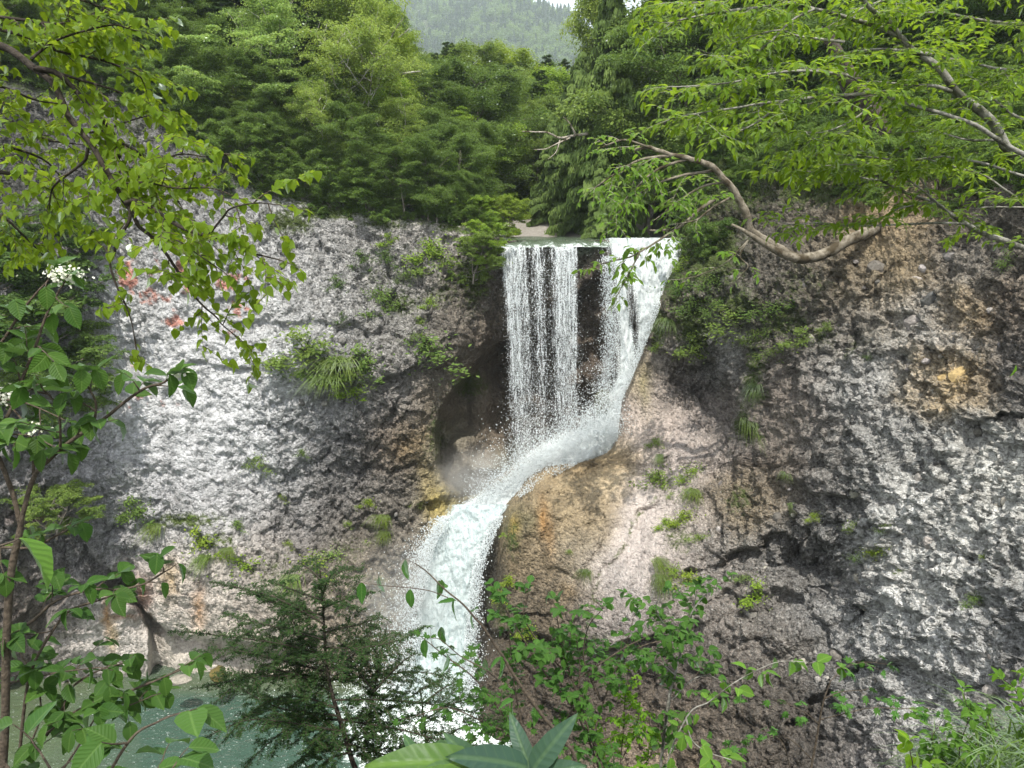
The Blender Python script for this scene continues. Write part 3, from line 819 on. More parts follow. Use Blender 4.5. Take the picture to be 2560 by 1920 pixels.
def drop_material():
    m = NT('water drops')
    d = m.n('ShaderNodeBsdfDiffuse', {'Color': (0.85, 0.9, 0.92)})
    t = m.n('ShaderNodeBsdfTranslucent', {'Color': (0.85, 0.9, 0.92)})
    s = m.n('ShaderNodeMixShader', {0: 0.35, 1: d.outputs[0], 2: t.outputs[0]})
    return m.done(s.outputs[0])


M_POOL = pool_material()
M_FALL = fall_material('falling threads', 13, 1.6, 30)
M_CASC = fall_material('cascade water', 9, 1.1, 34, 0.22, (0.90, 0.93, 0.94))
M_LOWER = fall_material('lower fall water', 8, 1.0, 32, 0.22, (0.74, 0.82, 0.83))
M_DROP = drop_material()

# river above the lip
rx = np.arange(1238, 1800, 6.0)
ty = np.concatenate([np.linspace(0, 1.2, 14), np.linspace(1.5, 26, 40)])
R = []
for t in ty:
    Y = 33.6 + t
    p = W(rx, 0 * rx + 600, 33.6 + 0 * rx)
    x = p[:, 0] * (1 + t / 60.0) - t * 0.02
    sh = np.exp(-t / 0.35)
    z = 19.16 + 0.004 * t - 0.34 * sh + 0.02 * perlin(np.stack([x * 2, 0 * x + Y * 1.2, 0 * x], -1)) + 0.05 * perlin(np.stack([x * 1.3, 0 * x + Y * .3, 0 * x + 5], -1))
    R.append(np.stack([x, Y + 0 * x, z], -1))
R = np.stack(R)
LIP_Z = float(R[0, :, 2].mean())
fo = np.clip(0.05 + 0.4 * np.exp(-ty[:, None] / .6) + 0.35 * sstep(1500, 1620, rx)[None], 0, 1)
rv = mk('river', R.reshape(-1, 3), grid_faces(len(ty), len(rx))[:, ::-1], M_POOL, attrs={'foam': fo.ravel(), 'shallow': 0.5 + 0 * fo.ravel()}, smooth=True)
tag(rv, 'shallow river gliding to the lip of the waterfall', kind='structure')
# gravel bar upstream
gxx = np.linspace(-3, 17, 80); gyy = np.linspace(36, 62, 60)
GX2, GY2 = np.meshgrid(gxx, gyy)
bar = 19.0 + 1.0 * sstep(37.2, 44, GY2 + 1.2 * np.sin(GX2 * .5)) + .25 * fbm(np.stack([GX2, GY2, 0 * GX2], -1), .6, 4) + .1 * fbm(np.stack([GX2, GY2, 0 * GX2], -1), 3, 2)
gb = mk('gravel_bar', np.stack([GX2, GY2, bar], -1).reshape(-1, 3), grid_faces(60, 80), M_GRAVEL, smooth=False)
tag(gb, 'pale gravel bar beside the river above the waterfall', kind='structure')

# main curtain: density along the lip (photo px at the lip)
dens_x = interp([(1238, 0), (1250, .50), (1262, .66), (1290, .64), (1308, .58), (1322, .34), (1330, .50), (1345, .60), (1356, .40), (1366, .30), (1376, .42), (1392, .62), (1430, .66), (1440, .58), (1446, .14), (1460, .12), (1500, .14), (1510, .32), (1530, .25)])


def curtain(name, off, dscale, seed, mat, label):
    us = np.arange(1240, 1530, 3.0); vs = np.linspace(0, 1, 130)
    U, V = np.meshgrid(us, vs)
    zt = LIP_Z; H = interp([(1240, 9.9), (1300, 10.6), (1400, 10.0), (1450, 9.0), (1530, 7.8)])(us)[None]
    drop = H * V
    fwd = 0.55 * np.sqrt(np.maximum(drop, 0) * 0.35) + off * np.minimum(1, drop)
    x0 = W(us, 0 * us + 600, 33.6 + 0 * us)[:, 0][None]
    drift = interp([(1240, .75), (1300, .45), (1400, .25), (1450, .02), (1530, 0.05)])(us)[None] * (V ** 0.8)
    X = x0 + drift + .06 * perlin(np.stack([U / 20., drop * .5, 0 * U + seed], -1)) * drop * .3
    Y = 33.6 - fwd + .15 * perlin(np.stack([U / 12., drop * .4, 0 * U + seed + 3], -1))
    Zz = zt - drop
    de = dens_x(U + 6 * perlin(np.stack([U / 30, drop * .4, 0 * U + seed + 9], -1)))
    spread = dens_x(U) * (1 - V) + V * (0.18 + 0.55 * dens_x(U))
    stripe = .20 * perlin(np.stack([U / 5.0, drop * .12, 0 * U + seed], -1))
    de = (0.6 * de + .4 * spread) + stripe
    de = de * (1 - 0.22 * V) - 0.05 * V
    de = de * np.clip((U - 1238) / 10, 0, 1) * dscale
    uvv = np.stack([X, Zz * 1.0 + seed], -1)
    o = mk(name, np.stack([X, Y, Zz], -1).reshape(-1, 3), grid_faces(*U.shape), mat, attrs={'dens': de.ravel()}, uv=uvv.reshape(-1, 2), smooth=True)
    return o


wf = empty('waterfall', (2.0, 33, LIP_Z - 10), 'tall free falling curtain of broken white water left of the brown gap', 'waterfall')
o = curtain('water_curtain', 0.0, .93, 0, M_FALL, ''); o.parent = wf; o.location = -wf.location; o['kind'] = 'stuff'
o = curtain('water_curtain', -0.45, .74, 20, M_FALL, ''); o.parent = wf; o.location = -wf.location; o['kind'] = 'stuff'


def flow_sheet(name, left, right, yf, prange, mat, densf, amp=0.25, nu=90, nv=190, seed=0, uvs=1.0):
    """white water lying on rock between two outlines given per picture row"""
    ys = np.linspace(prange[0], prange[1], nv)
    L = interp(left)(ys); Rr = interp(right)(ys)
    u = np.linspace(0, 1, nu)
    PX = L[:, None] * (1 - u) + Rr[:, None] * u
    PY = np.repeat(ys[:, None], nu, 1)
    Pw = W(PX, PY, yf(PX, PY))
    Nn = grid_normals(Pw)
    S = Pw * np.array([1.6, 1.6, .55]) + seed
    S2 = Pw * np.array([1, 1, .6])
    dd = .5 * fbm(S, 1.0, 3, True) + .25 * fbm(S2 * np.array([1.4, 1.4, .6]), 3.2, 3) + .10 * fbm(S2, 9, 2)
    e_ = np.minimum(u, 1 - u)[None] * (Rr - L)[:, None]
    Pw = Pw + Nn * (amp * dd * sstep(0, 25, e_))[..., None]
    dens = densf(PX, PY, u[None] + 0 * PX, e_)
    arc = np.concatenate([[0], np.cumsum(np.linalg.norm(np.diff(Pw[:, nu // 2], axis=0), axis=1))])
    uv = np.stack([Pw[..., 0], -np.repeat(arc[:, None], nu, 1)], -1) * uvs
    return mk(name, Pw.reshape(-1, 3), grid_faces(nv, nu), mat, attrs={'dens': dens.ravel()}, uv=uv.reshape(-1, 2), smooth=True)


YC = Field([(1500, 600, 33.6), (1700, 598, 33.6), (1720, 640, 33.0), (1540, 700, 32.9), (1660, 720, 32.7), (1545, 900, 32.4), (1600, 880, 32.4), (1500, 1040, 32.4), (1545, 1040, 32.0), (1420, 1110, 32.0), (1540, 1110, 31.6), (1480, 1160, 31.0),
            (1380, 1180, 30.9), (1330, 1150, 31.6), (1290, 1240, 30.6), (1250, 1200, 31.4), (1200, 1290, 30.5), (1130, 1270, 30.9), (1280, 1290, 29.8)])


CL_ = [(596, 1506), (985, 1512), (1020, 1488), (1055, 1440), (1085, 1385), (1110, 1330), (1145, 1285), (1190, 1250), (1225, 1195), (1262, 1150), (1300, 1108)]
CR_ = [(596, 1712), (770, 1650), (880, 1608), (1000, 1563), (1095, 1556), (1135, 1524), (1150, 1486), (1172, 1382), (1204, 1336), (1245, 1310), (1300, 1268)]


def dens_c(px, py, u, e_):
    d = 0.92 + 0 * px
    d = d - .50 * np.exp(-(((px - 1574 - (py - 700) * .10) / 15) ** 2 + ((py - 770) / 85) ** 2) ** 2)          # rock showing through
    d = d - .40 * np.exp(-(((px - 1590) / 8) ** 2 + ((py - 870) / 60) ** 2))
    n = perlin(np.stack([px / 9., py / 60., 0 * px], -1))
    d = d - .35 * sstep(1545, 1505, px) * sstep(760, 640, py) * (0.8 + n)
    d = d * (.35 + .65 * sstep(0, 26, e_))
    el = u * (interp(CR_)(py) - interp(CL_)(py))
    k = sstep(970, 1020, py) * sstep(1262, 1225, py)
    d = d * (1 - k * (1 - (.42 + .58 * sstep(0, 85, el))))
    return d + .08 * n


cas = empty('waterfall', (5.0, 32, 9), 'dense white cascade right of the brown gap, running down a chute', 'waterfall')
o = flow_sheet('cascade_water', [(596, 1506), (640, 1520), (700, 1528), (780, 1534), (860, 1538), (940, 1534), (985, 1512), (1020, 1488), (1055, 1440), (1085, 1385), (1110, 1330), (1145, 1285), (1190, 1250), (1225, 1195), (1262, 1150), (1275, 1124), (1300, 1108)],
               [(596, 1712), (640, 1706), (700, 1682), (770, 1650), (880, 1608), (1000, 1563), (1050, 1552), (1095, 1556), (1118, 1542), (1135, 1524), (1150, 1486), (1160, 1445), (1172, 1382), (1186, 1356), (1204, 1336), (1225, 1322), (1245, 1310), (1275, 1290), (1300, 1268)],
               lambda px, py: YC(px, py), (597, 1300), M_CASC, dens_c, .34, 110, 300, 3)
o.parent = cas; o.location = -cas.location; o['kind'] = 'stuff'
YF = Field([(1120, 1262, 30.9), (1260, 1262, 30.2), (1100, 1320, 30.4), (1240, 1330, 29.7), (1060, 1400, 29.8), (1215, 1400, 29.3), (1040, 1550, 29.0), (1200, 1550, 28.7), (1010, 1700, 28.2), (1190, 1700, 28.0), (1000, 1780, 27.6), (1200, 1780, 27.4)])


def dens_l(px, py, u, e_):
    n = perlin(np.stack([px / 10., py / 40., 0 * px], -1))
    return 0.93 * (.3 + .7 * sstep(0, 34, e_)) + .10 * n


low = empty('waterfall', (-2.5, 29, 0), 'lower waterfall dropping between the brown buttress and the left wall', 'waterfall')
o = flow_sheet('lower_fall_water', [(1258, 1124), (1300, 1100), (1370, 1064), (1450, 1050), (1530, 1030), (1600, 1036), (1700, 1000), (1800, 960)],
               [(1258, 1290), (1290, 1268), (1330, 1236), (1400, 1208), (1500, 1192), (1600, 1184), (1700, 1180), (1800, 1190)],
               lambda px, py: YF(px, py), (1262, 1800), M_LOWER, dens_l, .40, 90, 240, 11)
o.parent = low; o.location = -low.location; o['kind'] = 'stuff'


def drops(name, C, size, parent, elong=2.2, vel=None):
    """thousands of small spindle drops as one mesh"""
    n = len(C)
    s = np.asarray(size).reshape(-1, 1) * np.ones((n, 1))
    ax = np.repeat(np.array([[0, 0, 1.0]]), n, 0) if vel is None else vel
    ax = ax + .15 * rng.normal(size=(n, 3)); ax /= np.linalg.norm(ax, axis=1)[:, None]
    a = np.cross(ax, rng.normal(size=(n, 3))); a /= np.linalg.norm(a, axis=1)[:, None]
    b = np.cross(ax, a)
    V = np.stack([C + ax * s * elong, C + a * s, C - .5 * a * s + .87 * b * s, C - .5 * a * s - .87 * b * s, C - ax * s * elong], 1)
    f = np.array([[0, 1, 2], [0, 2, 3], [0, 3, 1], [4, 2, 1], [4, 3, 2], [4, 1, 3]])
    F = (np.arange(n) * 5)[:, None, None] + f[None]
    o = mk(name, V.reshape(-1, 3), F.reshape(-1, 3), M_DROP)
    o.parent = parent; o.location = -parent.location; o['kind'] = 'stuff'
    return o


# drops round the curtain
n = 46000
u = 1240 + 290 * rng.random(n); v = rng.random(n) ** .75
keep = rng.random(n) < (-0.12 + 1.25 * dens_x(u + 6 * rng.normal(size=n))) * (0.35 + .65 * v)
u, v = u[keep], v[keep]
Hh = np.interp(u, [1240, 1300, 1400, 1450, 1530], [10.2, 10.8, 10.2, 9.4, 8.2])
dr = Hh * v
x = W(u, 0 * u + 600, 33.6 + 0 * u)[:, 0] + np.interp(u, [1240, 1300, 1400, 1450, 1530], [.75, .45, .25, .02, .05]) * v ** .8 + .16 * rng.normal(size=len(u)) * (.3 + v)
y = 33.3 - .33 * np.sqrt(dr) + .35 * rng.normal(size=len(u)) * (.2 + v)
drops('spray_drops', np.stack([x, y, LIP_Z - dr], -1), .006 + .010 * rng.random(len(u)) ** 2, wf, 1.8)
# spray along the edges of the lower fall
n = 17000
yy = 1290 + 500 * rng.random(n); sd = rng.random(n) < .62
ex = np.where(sd, np.interp(yy, [1258, 1300, 1370, 1450, 1530, 1600, 1700, 1800], [1124, 1100, 1064, 1050, 1030, 1036, 1000, 960]), np.interp(yy, [1290, 1400, 1500, 1600, 1700, 1800], [1258, 1208, 1192, 1184, 1180, 1190]))
off = rng.exponential(1.0, n) * (7 + (yy - 1290) * .10)
ex = ex + np.where(sd, -off + 26 * rng.random(n), off * .22 - 24 * rng.random(n))
yd = YF(np.clip(ex, 1000, 1250), yy) - .5 - .6 * rng.random(n)
drops('spray_drops', W(ex, yy, yd), .012 + .02 * rng.random(n) ** 2, low, 1.4)
# spray leaping off the chute
n = 15000
t = rng.random(n)
cx = np.interp(t, [0, .25, .5, .75, 1], [1530, 1450, 1360, 1290, 1200]); cy = np.interp(t, [0, .25, .5, .75, 1], [1060, 1090, 1140, 1190, 1250])
cx = cx + rng.normal(size=n) * 26; cy = cy - rng.exponential(1, n) * 34 + 22
drops('spray_drops', W(cx, cy, 31.2 - 1.0 * rng.random(n)), .012 + .018 * rng.random(n) ** 2, cas, 1.3)

# spray along the outer bend of the chute, the cascade edges and the rocks it strikes
n = 9000
t = rng.random(n)
cx = np.interp(t, [0, .2, .4, .6, .8, 1], [1650, 1600, 1552, 1540, 1440, 1300]); cy = np.interp(t, [0, .2, .4, .6, .8, 1], [760, 890, 1000, 1100, 1158, 1240])
cx = cx - rng.exponential(1, n) * 9 + 3; cy = cy - rng.exponential(1, n) * 9 + 4
drops('spray_drops', W(cx, cy, np.interp(t, [0, .2, .4, .6, .8, 1], [32.2, 32, 31.5, 31.1, 30.5, 29.6]) - .45 * rng.random(n)), .010 + .016 * rng.random(n) ** 2, cas, 1.3)
n = 7000
cy = 640 + 420 * rng.random(n); cx = np.interp(cy, [640, 860, 1000, 1060], [1522, 1536, 1515, 1460]) + 10 * rng.normal(size=n) - rng.exponential(1, n) * (cy - 640) * .03
drops('spray_drops', W(cx, cy, 32.2 - .5 * rng.random(n)), .008 + .014 * rng.random(n) ** 2, cas, 1.6)

# pool
px_ = np.linspace(-30, 14, 200); py_ = np.linspace(5, 33, 150)
QX, QY = np.meshgrid(px_, py_)
fall_d = np.hypot((QX + 3.2) / 1.0, (QY - 27.0) / 1.0)
foam = np.clip(1.1 - fall_d / 5.5, 0, 1)
foam = np.maximum(foam, .28 * np.exp(-fall_d / 14))
shal = np.clip(sstep(-13.5, -19, QX + .5 * (QY - 24)) + .8 * sstep(27.8, 29.0, QY), 0, 1)
nn = fbm(np.stack([QX, QY, 0 * QX], -1), .25, 3)
shal = np.clip(shal + nn * .7 * (shal > .02), 0, 1)
wz = .06 * fbm(np.stack([QX, QY, 0 * QX], -1), .9, 3) + .10 * foam * fbm(np.stack([QX, QY, 0 * QX], -1), 1.8, 3)
pl = mk('plunge_pool', np.stack([QX, QY, wz], -1).reshape(-1, 3), grid_faces(150, 200)[:, ::-1], M_POOL, attrs={'foam': foam.ravel(), 'shallow': shal.ravel()}, smooth=True)
tag(pl, 'green plunge pool below the falls', kind='structure')


# mist hanging in the hollow and at the foot of the fall
def mist(name, c, r, dens, label):
    m = NT(name + ' vapour')
    P = m.obj()
    g = m.n('ShaderNodeVectorMath', operation='LENGTH'); m.set(g.inputs[0], P)
    f = m.mapr(g.outputs['Value'], 0.15, 1.0, 1.0, 0.0, True)
    nz = m.mapr(m.noise(P, 1.9, 4, 0.6, .5), 0.36, 0.66)
    dn = m.math('MULTIPLY', m.math('MULTIPLY', m.math('MULTIPLY', f, f), nz), dens)
    v = m.n('ShaderNodeVolumePrincipled', {'Color': (1, 1, 1), 'Density': dn, 'Anisotropy': 0.2})
    m.t.links.new(v.outputs[0], m.out.inputs['Volume'])
    import bmesh
    bm = bmesh.new(); bmesh.ops.create_icosphere(bm, subdivisions=3, radius=1.0)
    me = bpy.data.meshes.new(name); bm.to_mesh(me); bm.free(); me.materials.append(m.m)
    o = bpy.data.objects.new('mist', me); COL.objects.link(o)
    o.location = c; o.scale = r
    tag(o, label, kind='stuff')


mist('mist', tuple(W(1190, 1190, 31.6)), (3.0, 1.7, 2.2), 1.0, 'mist drifting in the hollow at the foot of the tall fall')
mist('mist', tuple(W(1010, 1480, 28.3)), (3.8, 1.7, 3.6), 0.5, 'thin spray mist beside the lower waterfall')
mist('mist', tuple(W(1400, 1120, 30.6)), (3.0, 1.2, 1.5), .12, 'spray mist leaping from the chute')
# ================================================================== TREES
M_LEAF = leaf_material('foliage', (0.055, 0.105, 0.028), (0.205, 0.29, 0.08), (0.30, 0.43, 0.08), 0.05, 0.40)
M_CONIF = leaf_material('conifer foliage', (0.04, 0.075, 0.022), (0.13, 0.19, 0.05), (0.10, 0.17, 0.04), 0.04, 0.30)
M_BARK = bark_material('bark', (0.10, 0.085, 0.07), (0.26, 0.24, 0.21), 9)
M_BARKD = bark_material('dark bark', (0.035, 0.028, 0.022), (0.09, 0.075, 0.06), 11)
M_BIRCH = bark_material('pale bark', (0.30, 0.28, 0.25), (0.55, 0.53, 0.50), 8, (0.12, 0.10, 0.08))
M_DEAD = bark_material('bleached dead wood', (0.20, 0.17, 0.13), (0.42, 0.39, 0.34), 12, (0.07, 0.055, 0.035))


def unit(v):
    v = np.asarray(v, float)
    return v / (np.linalg.norm(v, axis=-1, keepdims=True) + 1e-9)


def leaf_quads(C, D, Nn, L, Wd, r):
    """leaf shaped quads: centre, direction, normal, length, width -> verts, faces, rnd"""
    D = unit(D); S = unit(np.cross(D, Nn)); Nn = np.cross(S, D)
    L = np.asarray(L).reshape(-1, 1); Wd = np.asarray(Wd).reshape(-1, 1)
    V = np.stack([C - D * L * .5, C + S * Wd * .5 + Nn * L * .06, C + D * L * .5 - Nn * L * .08, C - S * Wd * .5 + Nn * L * .06], 1)
    F = (np.arange(len(C)) * 4)[:, None] + np.arange(4)[None]
    return V.reshape(-1, 3), F, np.repeat(r, 4)


def branch_path(p0, d0, L, n, g, bend, rg):
    P = [np.array(p0, float)]; d = unit(d0)
    for i in range(n):
        d = unit(d + rg.normal(size=3) * bend + np.array([0, 0, g]))
        P.append(P[-1] + d * L / n)
    return np.array(P)


def make_broad(seed, H=10.0, spread=0.42, base=0.28, leaf=0.15, nper=150, nlimb=15, layer=0.32, lean=(0, 0), stems=1, up=0.5, open_=1.0):
    rg = np.random.default_rng(seed)
    tubes = []; tips = []
    for st in range(stems):
        dv = np.array([lean[0] + (st * .35 if stems > 1 else 0) * (1 if st % 2 else -1), lean[1] + .1 * rg.normal(), 1.0])
        tr = branch_path((0, 0, -0.6), dv, H * .97, 14, 0.04, 0.09, rg)
        r0 = H * 0.0145 / math.sqrt(stems) + .03
        tubes.append(tube(tr, np.linspace(r0, .015, 15), 6))
        for k in range(nlimb):
            f = base + (1 - base) * (k + rg.random()) / nlimb
            i = min(int(f * 14), 13); p = tr[i] + (tr[i + 1] - tr[i]) * rg.random()
            a = k * 2.4 + rg.random() * 1.2
            prof = math.sin(min(1, (1 - f) / (1 - base) * 1.15 + .12) * PI * .62) if f < 1 else .2
            Lb = H * spread * (0.28 + .82 * prof) * (0.75 + .5 * rg.random())
            d = np.array([math.cos(a), math.sin(a), up * (0.4 + .9 * f)])
            br = branch_path(p, d, Lb, 7, 0.03, 0.16, rg)
            tubes.append(tube(br, np.linspace(r0 * .36, .01, 8), 4))
            for q in range(7):
                j = 2 + int(rg.random() * 5.5); j = min(j, 7)
                d2 = unit(br[min(j, 7)] - br[j - 1]) + rg.normal(size=3) * np.array([.8, .8, .3])
                sb = branch_path(br[j], d2, Lb * (.18 + .25 * rg.random()), 4, 0.02, .2, rg)
                tubes.append(tube(sb, np.linspace(.02, .006, 5), 3))
                tips.append(sb[-1]); tips.append(sb[2])
            tips.append(br[-1])
    tips = np.array(tips)
    keep = rg.random(len(tips)) < open_
    tips = tips[keep]
    nl = (nper * (0.5 + rg.random(len(tips)))).astype(int)
    rad = H * 0.052 * (0.6 + .8 * rg.random(len(tips)))
    idx = np.repeat(np.arange(len(tips)), nl)
    q = rg.normal(size=(len(idx), 3)) * .62
    C = tips[idx] + q * rad[idx][:, None] * np.array([1.15, 1.15, layer])
    C[:, 2] -= (np.hypot(q[:, 0], q[:, 1]) ** 2) * rad[idx] * .22
    D = np.stack([q[:, 0], q[:, 1], -.25 + .25 * rg.normal(size=len(idx))], 1) + .5 * rg.normal(size=(len(idx), 3)) * np.array([1, 1, .4])
    Nn = np.array([0, 0, 1.0]) + .55 * rg.normal(size=(len(idx), 3))
    lv = leaf * (0.65 + .7 * rg.random(len(idx)))
    cr = np.clip(.35 * rg.random(len(idx)) + .65 * rg.random(len(tips))[idx] ** 1.3, 0, 1)
    V, F, r = leaf_quads(C, D, Nn, lv, lv * .62, cr)
    tv, tf = join(tubes)
    return mk('trunk', tv, tf, None, smooth=True, link=False), mk('crown', V, F, None, attrs={'rnd': r}, link=False)


def make_fir(seed, H=14.0, width=0.24, droop=-0.05, spray=0.34, dens=1.0, base=0.12, hang=0.0, up=0.12):
    rg = np.random.default_rng(seed)
    tr = branch_path((0, 0, -.6), (0, 0, 1), H, 10, .3, .02, rg)
    tubes = [tube(tr, np.linspace(H * .017 + .03, .015, 11), 6)]
    C = []; D = []; N = []; Ls = []; Ws = []; R = []
    nb = int(62 * dens)
    for k in range(nb):
        f = base + (1 - base) * (k / nb) ** .9
        zi = f * 10; i = min(int(zi), 9); p = tr[i] + (tr[i + 1] - tr[i]) * (zi - i)
        a = k * 2.4 + rg.random()
        Lb = H * width * (1.02 - f) ** .75 * (0.55 + .6 * rg.random()) + .25
        d = np.array([math.cos(a), math.sin(a), up + .3 * (f - .3)])
        br = branch_path(p, d, Lb, 6, droop, .07, rg)
        tubes.append(tube(br, np.linspace(.035, .008, 7), 3))
        nn = int((26 + 60 * Lb) * 3.2)
        t = rg.random(nn) ** .7
        j = np.minimum((t * 6).astype(int), 5)
        base_p = br[j] + (br[j + 1] - br[j]) * (t * 6 - j)[:, None]
        side = unit(np.cross(d, (0, 0, 1)))
        w = (rg.random(nn) * 2 - 1) * (0.34 * Lb + .12) * (1.05 - t * .75)
        c = base_p + side * w[:, None] + d * (np.abs(w) * .45)[:, None] + rg.normal(size=(nn, 3)) * .05
        c[:, 2] -= np.abs(w) * .28 + hang * rg.random(nn) * .55
        dd = side * np.sign(w)[:, None] * .8 + d[None] * .9 + rg.normal(size=(nn, 3)) * .3
        dd[:, 2] -= .25 + hang * 3
        C.append(c); D.append(dd); N.append(np.array([0, 0, 1.0]) * (1 - min(hang, 1)) + np.array([*d[:2], 0]) * hang + .4 * rg.normal(size=(nn, 3)))
        s = spray * (0.55 + .7 * rg.random(nn)); Ls.append(s); Ws.append(s * .34)
        R.append(np.clip(.25 + .55 * t * rg.random() + .3 * rg.random(nn), 0, 1))
    V, F, r = leaf_quads(np.concatenate(C), np.concatenate(D), np.concatenate(N), np.concatenate(Ls), np.concatenate(Ws), np.concatenate(R))
    tv, tf = join(tubes)
    return mk('trunk', tv, tf, None, smooth=True, link=False), mk('crown', V, F, None, attrs={'rnd': r}, link=False)


def with_mats(pair, bark, leafm):
    pair[0].materials.append(bark); pair[1].materials.append(leafm)
    return pair


KINDS = {
    'birch': (with_mats(make_broad(11, 10, .34, .46, .15, 110, 12, .30, (.05, 0), 2, .55, .62), M_BIRCH, M_LEAF), 10),
    'beech': (with_mats(make_broad(12, 10, .42, .22, .15, 150, 16, .30), M_BARK, M_LEAF), 10),
    'maple': (with_mats(make_broad(13, 9, .46, .18, .14, 150, 15, .24, up=.3), M_BARKD, M_LEAF), 9),
    'layered': (with_mats(make_broad(14, 8, .52, .35, .14, 150, 9, .16, (-.15, 0), up=.18), M_BARK, M_LEAF), 8),
    'round': (with_mats(make_broad(15, 11, .36, .15, .17, 150, 18, .45), M_BARK, M_LEAF), 11),
    'fir': (with_mats(make_fir(21, 14, .23), M_BARKD, M_CONIF), 14),
    'hemlock': (with_mats(make_fir(22, 13, .27, -.09, .30, 1.0, .1), M_BARKD, M_CONIF), 13),
    'cypress': (with_mats(make_fir(23, 12, .20, -.02, .36, 1.25, .08, .35, .25), M_BARK, M_CONIF), 12),
    'weeping': (with_mats(make_fir(24, 14, .30, -.12, .42, 1.3, .06, .9, .2), M_BARK, M_CONIF), 14),
    'bushy': (with_mats(make_broad(16, 3, .7, .05, .10, 110, 9, .5, stems=2, up=.8), M_BARK, M_LEAF), 3),
}
TREE_NAME = {'birch': 'birch_tree', 'beech': 'broadleaf_tree', 'maple': 'maple_tree', 'layered': 'broadleaf_tree', 'round': 'broadleaf_tree', 'fir': 'fir_tree',
             'hemlock': 'hemlock_tree', 'cypress': 'cypress_tree', 'weeping': 'cypress_tree', 'bushy': 'bush'}
CAT = {'bush': 'bush'}
# the leaf colour of each kind
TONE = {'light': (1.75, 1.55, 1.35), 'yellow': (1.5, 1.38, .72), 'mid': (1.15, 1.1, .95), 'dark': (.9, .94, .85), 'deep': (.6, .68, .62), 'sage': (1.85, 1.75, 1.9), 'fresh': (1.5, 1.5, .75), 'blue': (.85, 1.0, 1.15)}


def plant_tree(kind, px, Y, ytop, tone, label, group=None, base=None, wid=1.0, rot=None, gz=None):
    (tm, cm_), H = KINDS[kind]
    if group == G1 and px < 1050 and base is None:      # close behind the rim
        yr = PW_L_top[int(np.clip((px + 560) / DXL, 0, len(cL) - 1)), 1]
        Y = yr + max(0.6, (Y - yr) * 0.5)
    z0 = ground_z(px, Y) if gz is None else gz
    p = W(px, 500, Y); zt = float(W(px, ytop, Y)[2])
    if base is not None: z0 = float(W(px, base, Y)[2])
    h = max(zt - z0, 1.5)
    s = h / H
    nm = TREE_NAME[kind]
    root = empty(nm, (p[0], p[1], z0), label, 'bush' if nm == 'bush' else 'tree', group)
    sw = s * wid
    rz = random.Random(int(px * 7 + Y * 13)).random() * 6.28 if rot is None else rot
    for nme, me in (('trunk', tm), ('crown', cm_)):
        o = bpy.data.objects.new(nme, me); COL.objects.link(o); o.parent = root
        o.color = (*TONE[tone], 1) if nme == 'crown' else (1, 1, 1, 1)
    root.scale = (sw, sw, s); root.rotation_euler = (0, 0, rz)
    return root


